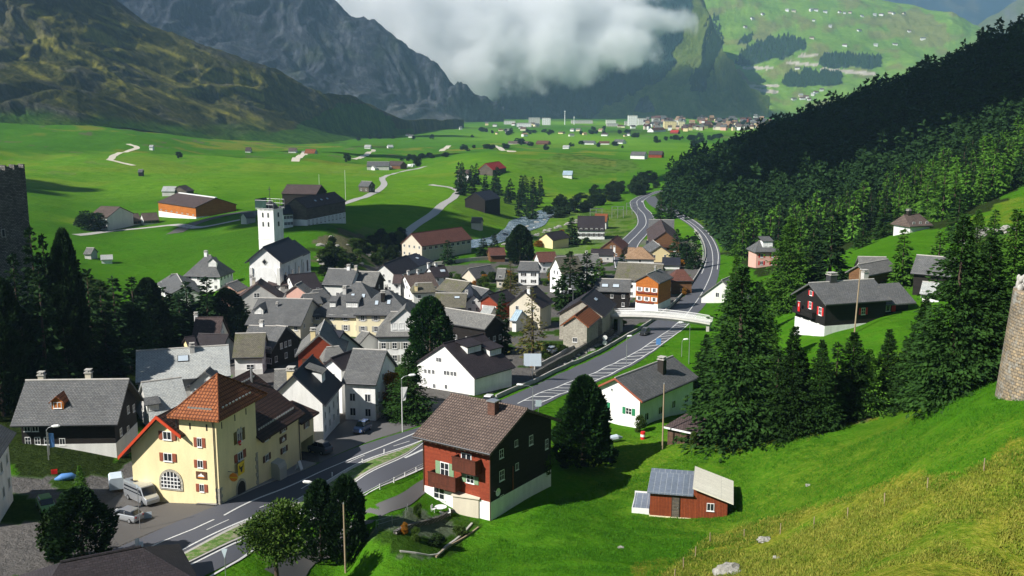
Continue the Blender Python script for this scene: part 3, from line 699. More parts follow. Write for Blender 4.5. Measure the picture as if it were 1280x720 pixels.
up = [(60, 722), (130, 692), (200, 662), (275, 631), (340, 603), (400, 579), (480, 548), (545, 527), (625, 501), (700, 467), (737, 451), (804, 412), (842, 385), (862, 362), (874, 341), (880, 322), (877, 302), (866, 286), (848, 273), (822, 262)]
lo = [(225, 735), (262, 717), (310, 693), (380, 657), (446, 624), (495, 600), (531, 583), (600, 549), (670, 512), (700, 496), (807, 447), (842, 421), (859, 404), (887, 373), (896, 352), (900, 330), (899, 312), (891, 296), (874, 279), (840, 262)]
LU, LL = strip_between("main_road", up, lo, M_ASPH, 0.05, n=340, nacross=22)
# side road below it
SU, SL = strip_between("side_road", [(330, 712), (400, 672), (455, 640), (535, 597), (620, 556)], [(370, 735), (420, 694), (453, 667), (495, 638), (540, 612), (620, 578)], M_ASPH2, 0.05)
# valley road loop behind the village
OLD = world_line([(786, 338), (782, 322), (785, 306), (797, 293), (807, 281), (806, 270), (797, 258), (798, 250), (812, 243), (828, 238)])
strip_along("valley_road", OLD, 9.0, M_ASPH, 0.10, nacross=8)
strip_along("road_line", OLD, .3, M_LINE, .16); strip_along("road_line", OLD, .25, M_LINE, .16, 4.1); strip_along("road_line", OLD, .25, M_LINE, .16, -4.1)
BR = world_line([(812, 246), (818, 254), (832, 261), (848, 266)]); strip_along("valley_road", BR, 7.0, M_ASPH, 0.08, nacross=8)
for pts, w_, mt, nm in (([(498, 300), (506, 293), (530, 275), (556, 254), (570, 243), (571, 238), (560, 234), (545, 232), (538, 231)], 4.2, M_LANE, "lane"),
                    ([(425, 256), (450, 248), (470, 240), (480, 231), (478, 225), (490, 218), (515, 212), (532, 208)], 4.2, M_LANE, "lane"),
                    ([(137, 200), (150, 191), (163, 188), (171, 184), (160, 180)], 5.0, M_PATH, "path"), ([(137, 200), (150, 203), (167, 207)], 4.5, M_PATH, "path"),
                    ([(369, 202), (380, 193), (381, 189)], 7, M_PATH, "path"), ([(442, 199), (458, 194), (467, 187)], 6, M_PATH, "path"), ([(616, 182), (626, 186), (640, 190)], 9, M_PATH, "path"),
                    ([(552, 189), (558, 185), (561, 182)], 8, M_PATH, "path"), ([(0, 142.5), (30, 142)], 3, M_PATH, "path"),
                    ([(95, 294), (150, 288), (210, 282), (260, 283), (300, 275)], 4, M_LANE, "lane"), ([(218, 292), (245, 279), (300, 266), (330, 268)], 7, M_YARD, "yard")):
    strip_along(nm, world_line(pts, 3), w_, mt, .12, nacross=4)
# lay-by and car parks
strip_between("car_park", [(118, 640), (150, 618), (185, 600), (225, 600)], [(150, 682), (190, 665), (235, 648), (275, 632)], M_YARD, .02)
strip_between("car_park", [(395, 560), (430, 528), (470, 510)], [(400, 578), (470, 549), (530, 528)], M_ASPH2, .02)
strip_between("yard", [(450, 520), (500, 512), (540, 500)], [(480, 546), (530, 530), (600, 508)], M_YARD, .015)
# median between the carriageways, a kerbed strip of grass
MA, MBk = world_line([(212, 702), (306, 653), (395, 612), (512, 559), (528, 552)]), world_line([(230, 708), (307, 672), (437, 608), (505, 570), (529, 553)])
n = max(len(MA), len(MBk)); rs = lambda P, n=n: np.stack([np.interp(np.linspace(0, 1, n), np.linspace(0, 1, len(P)), P[:, i]) for i in (0, 1)], -1)
MA, MBk = rs(MA), rs(MBk)
def raised(name, A, B, mat, h, side=None):
    drape(name, A, B, mat, h, 6)
    for P in (A, B):
        V = np.concatenate([np.c_[P, ground(P[:, 0], P[:, 1]) - .1], np.c_[P, ground(P[:, 0], P[:, 1]) + h]]); k = len(P)
        f = np.array([(i, i + 1, i + 1 + k, i + k) for i in range(k - 1)]); structure(link("kerb", numpy_mesh("kerb", V, f, side or M_KERB, False)))
raised("median_kerb", MA, MBk, M_KERB, .15)
m_, t_, b_ = new_mat("verge_turf"); L = t_.links; geo = t_.nodes.new("ShaderNodeNewGeometry"); n1 = N(t_, "ShaderNodeTexNoise", Scale=1.2, Detail=6.0, Roughness=.8); L.new(geo.outputs["Position"], n1.inputs["Vector"])
L.new(ramp(t_, n1.outputs[0], [(.35, (.04, .10, .01)), (.5, (.09, .18, .02)), (.58, (.24, .22, .13)), (.7, (.3, .28, .22))]).outputs[0], b_.inputs[0]); b_.inputs["Roughness"].default_value = 1; M_TURF = m_
mc = (MA + MBk) / 2; drape("median_turf", MA * .82 + MBk * .18, MA * .12 + MBk * .88, M_TURF, .17, 5)
drape("verge", LL[90:150] * .9 + .1 * LU[90:150] * 0 + LL[90:150] * .1, None if False else LL[90:150] - normals(LL)[90:150] * 2.2, M_TURF, .08, 5) if False else None
# pavement in front of the yellow inn
PV = world_line([(270, 633), (300, 620), (340, 603), (396, 580)], 1.0); raised("pavement", PV + normals(PV) * .05, PV + normals(PV) * 2.3, M_PAVE, .13)
# painted lines
def painted(pts, w_=.18, dash=None, off=0, P=None):
    P = world_line(pts, 1.0) if P is None else P
    if dash is None: strip_along("road_line", P, w_, M_LINE, .075, off); return
    L_ = int(dash[0]); G_ = int(dash[1])
    for i in range(0, len(P) - L_, L_ + G_): strip_along("road_line", P[i:i + L_ + 1], w_, M_LINE, .075, off)
painted([(162, 696), (200, 679), (242, 662)], .2); painted([(242, 662), (280, 645)], .2, (2, 1)); painted([(280, 645), (340, 617), (395, 593), (450, 570), (509, 546), (560, 523), (610, 507)], .2)
painted([(175, 702), (242, 671), (280, 653), (395, 601), (512, 552)], .12, (3, 5))
painted([(190, 712), (205, 702), (306, 651), (395, 611), (512, 557), (530, 550)], .22); painted([(228, 712), (307, 674), (437, 609), (505, 571), (531, 552)], .22); painted([(262, 722), (295, 703), (380, 660), (446, 627), (531, 585)], .22)
painted([(506, 573), (534, 560), (560, 548)], .3, (4, 3))
def resmp(P, step=1.0): return smooth_line(P, step)
U1 = resmp(LU[165:332]); W_ = normals(U1); painted(None, .22, None, -.9, U1)
L1 = resmp(LL[175:332]); painted(None, .22, None, .7, L1)
CEN = world_line([(647, 505), (700, 483), (757, 459), (827, 419), (848, 403), (866, 383), (881, 360), (889, 341), (891, 324), (888, 307), (880, 293), (866, 280), (850, 270)], 1.0)
painted(None, .2, None, .0, CEN); painted(None, .2, None, -2.6, CEN[:95])
Nn = normals(CEN)
for i in range(2, 92, 3):      # hatching of the painted median
    a = CEN[i] + Nn[i] * 0; b = CEN[i + 2] - Nn[i + 2] * 2.6; strip_along("road_line", np.linspace(a, b, 5), .3, M_LINE, .078)
painted(None, .5, (1, 2), .35, U1[:150])
# river with rapids
m, t, b = new_mat("river_water"); L = t.links; geo = t.nodes.new("ShaderNodeNewGeometry"); mp = N(t, "ShaderNodeMapping"); mp.inputs["Scale"].default_value = (.35, .12, .3); mp.inputs["Rotation"].default_value = (0, 0, rad(-38)); L.new(geo.outputs["Position"], mp.inputs[0])
n1 = N(t, "ShaderNodeTexNoise", Scale=1.0, Detail=7.0, Roughness=.7, Distortion=.6); L.new(mp.outputs[0], n1.inputs["Vector"])
L.new(ramp(t, n1.outputs[0], [(.36, (.06, .10, .12)), (.54, (.15, .21, .25)), (.63, (.36, .42, .46)), (.74, (.7, .74, .76))]).outputs[0], b.inputs[0]); b.inputs["Roughness"].default_value = .25
bp = N(t, "ShaderNodeBump", Strength=.8, Distance=.4); L.new(n1.outputs[0], bp.inputs["Height"]); L.new(bp.outputs[0], b.inputs["Normal"]); M_RIVER = m
strip_between("river", [(520, 312), (560, 304), (607, 298), (628, 288), (642, 275), (660, 269), (680, 262), (712, 258), (740, 254)], [(520, 322), (580, 312), (640, 299), (656, 291), (680, 282), (690, 271), (700, 266), (718, 260), (745, 256)], M_RIVER, .22)
# ================================================================ BUILDING MATERIALS
R = {
 "slate": tiled("slate_roof", (.17, .17, .165), (.125, .13, .135), .35, .22, .03, bump=.5, patch=.62, patch_col=(.22, .21, .17)),
 "grey": tiled("grey_slate_roof", (.24, .235, .215), (.18, .18, .175), .35, .22, .03, bump=.5, patch=.66, patch_col=(.12, .12, .07)),
 "pale": tiled("pale_shingle_roof", (.48, .49, .46), (.40, .42, .41), .4, .25, .03, mcol=(.26, .27, .26), bump=.4, patch=.6, patch_col=(.33, .36, .37), var=.3),
 "moss": tiled("mossy_slate_roof", (.19, .175, .13), (.14, .13, .10), .35, .22, .03, bump=.5, patch=.53, patch_col=(.10, .105, .04)),
 "navy": tiled("dark_blue_slate_roof", (.028, .031, .045), (.02, .023, .034), .35, .22, .02, bump=.3, rough=.6),
 "purple": tiled("dark_brown_slate_roof", (.045, .036, .04), (.033, .027, .03), .35, .22, .02, bump=.4, rough=.6),
 "mauve": tiled("mauve_brown_tile_roof", (.12, .085, .08), (.085, .06, .058), .3, .35, .04, bump=.7),
 "brown": tiled("weathered_tile_roof", (.21, .155, .125), (.16, .115, .095), .32, .42, .06, mcol=(.06, .045, .04), bump=1.0, offset=0, patch=.6, patch_col=(.10, .08, .065)),
 "tan": tiled("tan_tile_roof", (.42, .27, .16), (.34, .21, .12), .35, .3, .03, bump=.5),
 "rust": tiled("orange_tile_roof", (.36, .125, .045), (.30, .10, .038), .34, .42, .055, mcol=(.12, .035, .015), bump=1.0, offset=0, var=.2),
 "darktile": tiled("dark_brown_tile_roof", (.075, .04, .03), (.055, .03, .024), .34, .42, .06, mcol=(.018, .01, .008), bump=1.0, offset=0, var=.3),
 "redroof": tiled("red_sheet_roof", (.42, .035, .03), (.38, .03, .03), .5, 3.0, .03, bump=.3, var=.15),
 "redbrown": tiled("red_brown_tile_roof", (.18, .075, .055), (.14, .06, .045), .3, .35, .04, bump=.6),
 "sheet": tiled("blue_grey_metal_roof", (.17, .20, .25), (.14, .17, .21), .6, 5.0, .04, mcol=(.30, .33, .36), bump=.5, rough=.4, var=.25),
 "cream": tiled("cream_sheet_roof", (.80, .76, .64), (.76, .72, .60), .9, 6.0, .015, mcol=(.5, .47, .4), bump=.2, var=.12),
 "lightblue": tiled("light_blue_roof", (.40, .52, .60), (.36, .48, .56), .5, 4.0, .03, bump=.3),
}
Wm = {
 "white": plain("white_render", (.82, .82, .79), .85, .2, .6, .15), "offwhite": plain("off_white_render", (.68, .68, .64), .85, .16, .6, .15),
 "grey": plain("grey_render", (.50, .49, .46), .9, .22, .6, .2), "cream": plain("cream_render", (.78, .70, .47), .85, .08, .5, .15),
 "yellow": plain("yellow_render", (.80, .66, .36), .85, .07, .5, .15), "inn": plain("pale_yellow_render", (.83, .70, .40), .85, .17, .5, .2), "beige": plain("beige_render", (.62, .56, .44), .9, .15, .6, .2),
 "pink": plain("pink_render", (.70, .42, .34), .85, .1, .6, .1), "stone": tiled("rubble_wall", (.50, .46, .37), (.36, .33, .27), .45, .28, .035, mcol=(.42, .40, .34), bump=.8, var=.35),
 "rubble": tiled("ruin_rubble", (.30, .28, .25), (.12, .115, .105), .5, .27, .06, mcol=(.05, .05, .045), bump=1.0, var=.6, patch=.58, patch_col=(.05, .06, .03)),
 "dark": tiled("tarred_timber", (.022, .018, .016), (.014, .012, .011), 3.0, .2, .012, bump=.4, var=.3),
 "black": tiled("black_timber", (.018, .016, .015), (.013, .012, .012), 3.0, .2, .012, bump=.4, var=.3),
 "timber": tiled("brown_timber", (.20, .10, .045), (.15, .07, .032), 3.0, .18, .012, bump=.4, var=.3), "grewood": tiled("grey_timber", (.17, .14, .11), (.10, .085, .07), 2.5, .16, .012, bump=.4, var=.4),
 "balc": tiled("dark_red_boards", (.12, .035, .02), (.09, .028, .016), .14, 3.0, .012, bump=.4, offset=0, var=.25),
 "red": tiled("red_timber", (.30, .058, .025), (.25, .045, .02), 2.0, .13, .01, mcol=(.10, .02, .01), bump=.3, var=.18), "orange": tiled("orange_timber", (.52, .17, .03), (.44, .135, .025), 2.5, .2, .012, bump=.3, var=.2),
 "shedred": tiled("red_brown_boards", (.27, .062, .022), (.21, .045, .017), .16, 3.0, .012, mcol=(.07, .015, .006), bump=.5, offset=0, var=.25),
 "boards": tiled("weathered_boards", (.14, .085, .055), (.08, .05, .035), .17, 3.0, .014, bump=.7, offset=0, var=.5),
}
P_ = {k: plain("paint_" + k, c, .6, .1, 3.0, .1) for k, c in dict(white=(.8, .8, .78), red=(.42, .05, .035), brightred=(.6, .02, .02), green=(.03, .22, .10), sage=(.22, .34, .20), teal=(.20, .36, .33), brown=(.12, .055, .03), grey=(.42, .41, .37), olive=(.12, .09, .02), dark=(.03, .025, .02), rust=(.30, .09, .05), black=(.02, .02, .02), yellow=(.8, .55, .02), blue=(.02, .08, .4), orange=(.75, .25, .02), flame=(.55, .06, .02)).items()}
M_GLASS, t, b = new_mat("window_glass"); b.inputs["Base Color"].default_value = (.02, .024, .03, 1); b.inputs["Roughness"].default_value = .08; b.inputs["Specular IOR Level"].default_value = .6
M_METAL = plain("galvanised_steel", (.45, .46, .47), .4, .1, 4, metal=.7); M_DMETAL = plain("dark_steel", (.08, .08, .085), .5, .2, 4, metal=.5)
M_CONC = plain("concrete", (.45, .43, .39), .9, .3, .8, .4); M_BRICK = tiled("chimney_brick", (.20, .10, .07), (.15, .075, .055), .3, .1, .02, bump=.5)
M_GRATE = plain("roof_gravel", (.3, .29, .27), .9, .25, 2)

# ---------------------------------------------------------------- windows: unit meshes shared by every window
def _win_mesh(kind):
    m = MB(); d = .05; t = .07
    m.box(-.5, .5, -d, 0.0, -.5, -.5 + t); m.box(-.5, .5, -d, 0, .5 - t, .5); m.box(-.5, -.5 + t, -d, 0, -.5 + t, .5 - t); m.box(.5 - t, .5, -d, 0, -.5 + t, .5 - t)
    m.box(-.03, .03, -d + .01, 0, -.5 + t, .5 - t)
    if kind == 'grid':
        m.box(-.5 + t, -.03, -d + .015, 0, -.02, .02); m.box(.03, .5 - t, -d + .015, 0, -.02, .02)
    m.box(-.56, .56, -d - .05, 0, -.56, -.5)
    return m
WIN = {k: _win_mesh(k).mesh("window", P_["white"]) for k in ('plain', 'grid')}
WIN["dark"] = _win_mesh('plain').mesh("window", P_["brown"])
PANE = MB().box(-.45, .45, -.02, 0, -.45, .45).mesh("pane", M_GLASS)
SHUT = {}
def shutter_mesh(c):
    if c not in SHUT:
        m = MB(); m.box(-.5, .5, -.05, -.01, -.5, .5)
        for k in range(7): m.box(-.42, .42, -.07, -.05, -.44 + k * .13, -.38 + k * .13)
        SHUT[c] = m.mesh("shutter", P_[c])
    return SHUT[c]
def add_window(parent, M, w, h, shut=None, kind='plain', sw=None):
    """window > pane, with shutters beside it; M = frame with the wall's outward direction as -y"""
    o = link("window", WIN[kind], parent, M @ Matrix.Diagonal((w, 1, h, 1)))
    link("pane", PANE, o, Matrix.Identity(4))
    if shut:
        sw = sw or w * .5
        for s in (-1, 1): link("shutter", shutter_mesh(shut), parent, M @ Matrix.Translation((s * (w / 2 + sw / 2 + .03), 0, 0)) @ Matrix.Diagonal((sw, 1, h, 1)))
    return o

def roof_hit(info, px, py):
    """where a photo pixel meets the front roof slope, in the house's frame"""
    Fm = info['F']; o = Fm.I @ Vector((0, 0, CAMZ)); d = Fm.I.to_3x3() @ Vector(ray(px, py)); sl = (info['zr'] - info['ze']) / (info['W'] / 2)
    k = (info['zr'] + sl * o.y - o.z) / (d.z - sl * d.y); return o + d * k
class Frame:
    """local frame of a building: origin on the ground, x along the ridge, -y towards the camera"""
    def __init__(s, o, d):
        s.o = Vector(o); s.rz = math.atan2(d[1], d[0]); s.M = frameM(s.o.x, s.o.y, s.o.z, s.rz); s.I = s.M.inverted()
    def loc(s, p): return s.I @ Vector(p)
    def hit(s, px, py, axis, c):
        """line of sight of a photo pixel cut with the local plane x=c or y=c"""
        o = s.I @ Vector((0, 0, CAMZ)); d = (s.I.to_3x3()) @ Vector(ray(px, py)); k = (c - o[axis]) / d[axis]
        return o + d * k
FACE = {'F': 0.0, 'A': -math.pi / 2, 'B': math.pi / 2, 'K': math.pi}     # front -y, end A (-x), end B (+x), back +y

def roof_part(root, MM, L_, Wd, zr, ze, mat, d=(0, 0), th=.22, name="roof"):
    """gable (d=0) or hipped (d>0) roof slab; ridge at zr, eave edge at ze; L_ = ridge length, d = how far the hips run out"""
    xa, xb = -L_ / 2 - d[0], L_ / 2 + d[1]; y = Wd / 2
    top = [(-L_ / 2, 0, zr), (L_ / 2, 0, zr), (xa, -y, ze), (xb, -y, ze), (xb, y, ze), (xa, y, ze)]
    v = top + [(p[0], p[1], p[2] - th) for p in top]
    f = [(0, 2, 3, 1), (1, 4, 5, 0)]; g = [tuple(i + 6 for i in q) for q in f]; e = [(2, 8, 9, 3), (4, 10, 11, 5)]
    if d[0] > 0: f.append((0, 5, 2)); g.append((6, 11, 8)); e.append((5, 11, 8, 2))
    else: e += [(2, 8, 6, 0), (0, 6, 11, 5)]
    if d[1] > 0: f.append((1, 3, 4)); g.append((7, 9, 10)); e.append((3, 9, 10, 4))
    else: e += [(1, 7, 9, 3), (4, 10, 7, 1)]
    return MB().add(v, f + g + e).build(name, mat, root, M=MM)
def chimney_part(root, MM, x, y, z0, z1, w=.7, mat=None, cap=True, ln=None):
    ln = ln or w
    c = MB().box(x - w / 2, x + w / 2, y - ln / 2, y + ln / 2, z0, z1).build("chimney", mat or Wm["grey"], root, M=MM)
    if cap:
        m = MB().box(x - w / 2 - .1, x + w / 2 + .1, y - ln / 2 - .1, y + ln / 2 + .1, z1, z1 + .1)
        for sx in (-1, 1):
            for sy in (-1, 1): m.box(x + sx * w * .38 - .05, x + sx * w * .38 + .05, y + sy * ln * .38 - .05, y + sy * ln * .38 + .05, z1 + .1, z1 + .35)
        m.box(x - w / 2 - .05, x + w / 2 + .05, y - ln / 2 - .05, y + ln / 2 + .05, z1 + .35, z1 + .43)
        m.build("chimney_cap", M_CONC, c)
    return c
def fit_house(a, b, e, H, he, hip, z, extra, slope=.72):
    """least squares: position, turn, length, width and heights whose corners fall on the given photo pixels"""
    p1 = at(a[0], a[1], H) if z is None else atZ(a[0], a[1], z)
    p2 = atZ(b[0], b[1], p1.z); ze0 = p1.z - (H - he); mid = (p1 + p2) / 2; best = None
    known = any(len(k) == 3 for k in (extra or {})); zw = .25 if known else 1.0
    for end, side, turn in [(i, j, k) for k in (0, .5, -.5) for i in (-1, 1) for j in (-1, 1)]:
        if best is not None and best[0] < 6: break
        obs = [((-1, 0), a), ((1, 0), b), ((end, side), e)] + [(k, v) for k, v in (extra or {}).items()]
        for flip in (1,):
            d = (p2 - p1); rz = math.atan2(d.y, d.x) + turn
            # front side = nearer to the camera
            fs = -1 if (-d.y * mid.x + d.x * mid.y) > 0 else 1
            q0 = np.array([mid.x, mid.y, rz, max(d.length, 1.0), 7.0, p1.z, ze0])
            def res(q):
                x, y, r, L_, W_, zr, ze = q; c, s_ = math.cos(r), math.sin(r); out = []
                for kk, px in obs:
                    k, sd = kk[:2]
                    if len(kk) == 3:
                        hx = k * (L_ / 2 - .45); hy = fs * -sd * (W_ / 2 - .7); gx_, gy_ = x + hx * c - hy * s_, y + hx * s_ + hy * c
                        u, v = to_px((gx_, gy_, gh(gx_, gy_))); out += [(u - px[0]) / 1.5, (v - px[1]) / 1.5]; continue
                    hx = k * (L_ / 2 + (hip[0 if k < 0 else 1] * W_ / 2 if sd else 0)); hy = 0 if sd == 0 else (fs * -sd) * W_ / 2 * 1.0
                    u, v = to_px((x + hx * c - hy * s_, y + hx * s_ + hy * c, zr if sd == 0 else ze)); out += [(u - px[0]) / 1.0, (v - px[1]) / .7]
                out += [(zr - p1.z) / 1.2 * zw, ((zr - ze) / (W_ / 2) - slope) / .12, (min(L_, 2.0 if not sum(hip) else 9) - (2.0 if not sum(hip) else 9 if L_ > 9 else L_)) * 2, (max(W_, 5.5) - W_) * 1.5, (W_ - min(W_, 15)) * 1.0, ((zr - ze) - (H - he)) / 1.5 * zw, (r - rz) * .8]
                return np.array(out)
            q = q0.copy(); lam = 1.0; r0 = res(q); c0 = r0 @ r0
            for it in range(30):
                J = np.empty((len(r0), 7))
                for i in range(7):
                    dq = q.copy(); dq[i] += 1e-4; J[:, i] = (res(dq) - r0) / 1e-4
                st = np.linalg.solve(J.T @ J + lam * np.diag([1, 1, .05, 1, 1, 1, 1]), -J.T @ r0); qn = q + st; qn[3] = max(qn[3], .4); qn[4] = max(qn[4], 2.5); rn = res(qn); cn = rn @ rn
                if cn < c0: q, r0, c0, lam = qn, rn, cn, lam * .4
                else: lam *= 4
                if lam > 1e7: break
            if best is None or c0 < best[0]: best = (c0, q)
            break
    return best
def house(label, a, b, e, H, he, wall, roof, hip=(0, 0), wins=None, shut=None, base=None, chim=(), sky=(), dorm=(), ov=.6, cat="house", group=None, name=None, far=False, z=None, deep=3.0, gut=True, balc=(), wk='plain', pw=(), basew=None, snow=False, extra=None, slope=.72):
    """a, b: ridge ends, e: an eave corner, all as photo pixels; H, he: ridge and eave height over the ground at the house"""
    cst, q_ = fit_house(a, b, e, H, he, hip, z, extra, slope); Lr, Wd, ze = float(q_[3]), float(q_[4]), float(q_[6])
    if cst > 60: print("FIT", round(cst, 1), label[:50], [round(float(v), 1) for v in q_])
    d = Vector((math.cos(q_[2]), math.sin(q_[2]), 0)); nrm = Vector((-d.y, d.x, 0)); mid = Vector((q_[0], q_[1], q_[5])); p1 = mid
    swap = nrm.dot(mid) < 0                      # make -y face the camera
    ends = 'AB'
    if swap: d = -d; nrm = -nrm; ends = 'BA'
    zg = gh(mid.x, mid.y); Fm = Frame((mid.x, mid.y, zg), d)
    zr = p1.z - zg; zee = ze - zg
    hipl = (hip[1] * Wd / 2, hip[0] * Wd / 2) if swap else (hip[0] * Wd / 2, hip[1] * Wd / 2)
    root = thing(name or ("house" if cat == "house" else cat.replace(" ", "_")), Fm.M, label, cat, group)
    I = Matrix.Identity(4); sl = (zr - zee) / (Wd / 2)
    th = .28 if not far else .3
    y0 = Wd / 2 - ov; gov = ov * .7
    xa, xb = -Lr / 2 - hipl[0] + (gov if hipl[0] == 0 else ov), Lr / 2 + hipl[1] - (gov if hipl[1] == 0 else ov)
    wt = lambda yy: zr - abs(yy) * sl - th * .6
    # walls
    m = MB(); zb = -deep
    m.add([(xa, -y0, zb), (xb, -y0, zb), (xb, y0, zb), (xa, y0, zb), (xa, -y0, wt(y0)), (xb, -y0, wt(y0)), (xb, y0, wt(y0)), (xa, y0, wt(y0)), (xa, 0, wt(0)), (xb, 0, wt(0))],
          [(0, 1, 5, 4), (2, 3, 7, 6), (3, 0, 4, 7) if hipl[0] else (3, 0, 4, 8, 7), (1, 2, 6, 5) if hipl[1] else (1, 2, 6, 9, 5)] + ([] if far else []))
    m.build("wall", Wm[wall], root)
    if base:
        bh = basew or 1.2
        MB().box(xa - .04, xb + .04, -y0 - .04, y0 + .04, zb, bh).build("base_wall", Wm[base], root)
    rf = roof_part(root, I, Lr, Wd, zr, zee, R[roof], hipl, th)
    if not far:
        MB().tube([(-Lr / 2, 0, zr + .02), (Lr / 2, 0, zr + .02)], .12, 6).build("ridge_cap", M_CONC if roof in ("pale", "grey", "slate", "moss") else R[roof], rf)
        if gut:
            for s in (-1, 1): MB().tube([(-Lr / 2 - hipl[0], s * (Wd / 2 + .06), zee - .1), (Lr / 2 + hipl[1], s * (Wd / 2 + .06), zee - .1)], .08, 6).build("gutter", M_DMETAL, rf)
        if snow:
            mm = MB(); n = int(Lr / .9); yy = -Wd / 2 + 1.0
            for k in range(n): mm.box(-Lr / 2 + .4 + k * .9, -Lr / 2 + .7 + k * .9, yy, yy + .1, zee + sl * 1.0 - .02, zee + sl * 1.0 + .16)
            mm.build("snow_guard", M_METAL, rf)
    off = lambda f_: (f_ - 100 if f_ > 50 else -Lr / 2 + (1 - f_ if swap else f_) * Lr)     # over 50: metres from the middle
    for c in chim:       # (fraction along a->b, offset across in m (+ = to the back), height above ridge, width)
        fx, cy, ch, cw = c[:4]; x = off(fx)
        chimney_part(rf, I, x, cy, zr - abs(cy) * sl - .6, zr + ch, cw, c[4] if len(c) > 4 else None)
    for s_ in sky:       # (fraction along, fraction down the front slope, w, h)
        fx, fy, sw, sh = s_; x = off(fx); yy = -Wd / 2 * fy; zz = zr - abs(yy) * sl
        MM = Matrix.Translation((x, yy, zz)) @ Matrix.Rotation(math.atan(sl), 4, 'X')
        o = MB().box(-sw / 2, sw / 2, -sh / 2, sh / 2, -.05, .10).build("skylight", P_["dark"], rf, M=MM); MB().box(-sw / 2 + .08, sw / 2 - .08, -sh / 2 + .08, sh / 2 - .08, .10, .12).build("pane", M_SKYL, o)
    for dd in dorm:      # (fraction along, fraction down, width, height, kind, wall, roof, side)
        fx, fy, dw, dh, kd, dwl, drf = dd[:7]; side = dd[7] if len(dd) > 7 else -1
        x = off(fx); yf = Wd / 2 * fy; z0 = zr - yf * sl
        dormer(rf, x, yf, z0, dw, dh, sl, kd, dwl, drf, side, shut=dd[8] if len(dd) > 8 else None)
    # windows in rows
    info = dict(F=Fm, root=root, roof=rf, L=(xa, xb), y0=y0, zr=zr, ze=zee, swap=swap, W=Wd, Lr=Lr, wt=wt)
    def wallM(side, s, zc):
        if side == 'F': return Matrix.Translation((s, -y0, zc))
        if side == 'K': return Matrix.Translation((s, y0, zc)) @ Matrix.Rotation(math.pi, 4, 'Z')
        if side == 'A': return Matrix.Translation((xa, s, zc)) @ Matrix.Rotation(-math.pi / 2, 4, 'Z')
        return Matrix.Translation((xb, s, zc)) @ Matrix.Rotation(math.pi / 2, 4, 'Z')
    info['wallM'] = wallM; info['end'] = lambda s: ({'A': ends[0], 'B': ends[1]}.get(s, s))
    if wins is None and not far: wins = auto_wins(he, Lr, Wd, H)
    for side, rows in (wins or {}).items():
        sd = info['end'](side); lo_, hi_ = (xa, xb) if sd in 'FK' else (-y0, y0)
        for (zc, n, ww, wh) in rows:
            for k in range(n):
                s = lo_ + (hi_ - lo_) * (k + .5) / n
                if sd in 'AB' and zc > wt(y0) - .5:
                    lim = (zr - zc - .9) / sl; s = -lim * .6 + 1.2 * lim * (k + .5) / n if n > 1 else 0
                add_window(root, wallM(sd, s, zc), ww, wh, shut, wk)
    for (sd, px, py, ww, wh, sc) in pw:      # windows placed by their photo pixel on a wall plane
        sd2 = info['end'](sd)
        q_ = Fm.hit(px, py, 1, -y0) if sd2 == 'F' else Fm.hit(px, py, 0, xa if sd2 == 'A' else xb)
        add_window(root, wallM(sd2, q_.x if sd2 == 'F' else q_.y, q_.z), ww, wh, sc, 'grid' if wh > .8 else 'plain')
    for (sd, s0, s1, zb_, dp, hh, mt) in balc:
        sd2 = info['end'](sd); lo_, hi_ = (xa, xb) if sd2 in 'FK' else (-y0, y0); u0, u1 = lo_ + (hi_ - lo_) * s0, lo_ + (hi_ - lo_) * s1
        MM = wallM(sd2, 0, 0) if sd2 != 'A' else wallM('A', 0, 0)
        if sd2 == 'A': u0, u1 = -u1, -u0
        mb = MB(); mb.box(u0, u1, -dp, 0, zb_ - .15, zb_)
        mb.box(u0, u1, -dp, -dp + .08, zb_, zb_ + hh); mb.box(u0, u0 + .08, -dp, 0, zb_, zb_ + hh); mb.box(u1 - .08, u1, -dp, 0, zb_, zb_ + hh)
        mb.box(u0 - .04, u1 + .04, -dp - .05, -dp + .11, zb_ + hh, zb_ + hh + .08)
        mb.build("balcony", Wm.get(mt) or P_[mt], root, M=MM)
    return info
def auto_wins(he, Lr, Wd, H):
    nf = max(1, min(6, int(Lr / 2.8))); ng = max(1, min(4, int(Wd / 3.2))); rows = []; z = 1.7
    while z < he - .7: rows.append(z); z += 2.7
    w = {'F': [(q_, nf, .9, 1.15) for q_ in rows], 'A': [(q_, ng, .9, 1.15) for q_ in rows] + [(he + .5, max(1, ng - 1), .8, 1.0)], 'B': [(q_, ng, .9, 1.15) for q_ in rows] + [(he + .5, max(1, ng - 1), .8, 1.0)]}
    return w
M_SKYL, t, b = new_mat("skylight_glass"); b.inputs["Base Color"].default_value = (.45, .52, .58, 1); b.inputs["Roughness"].default_value = .15
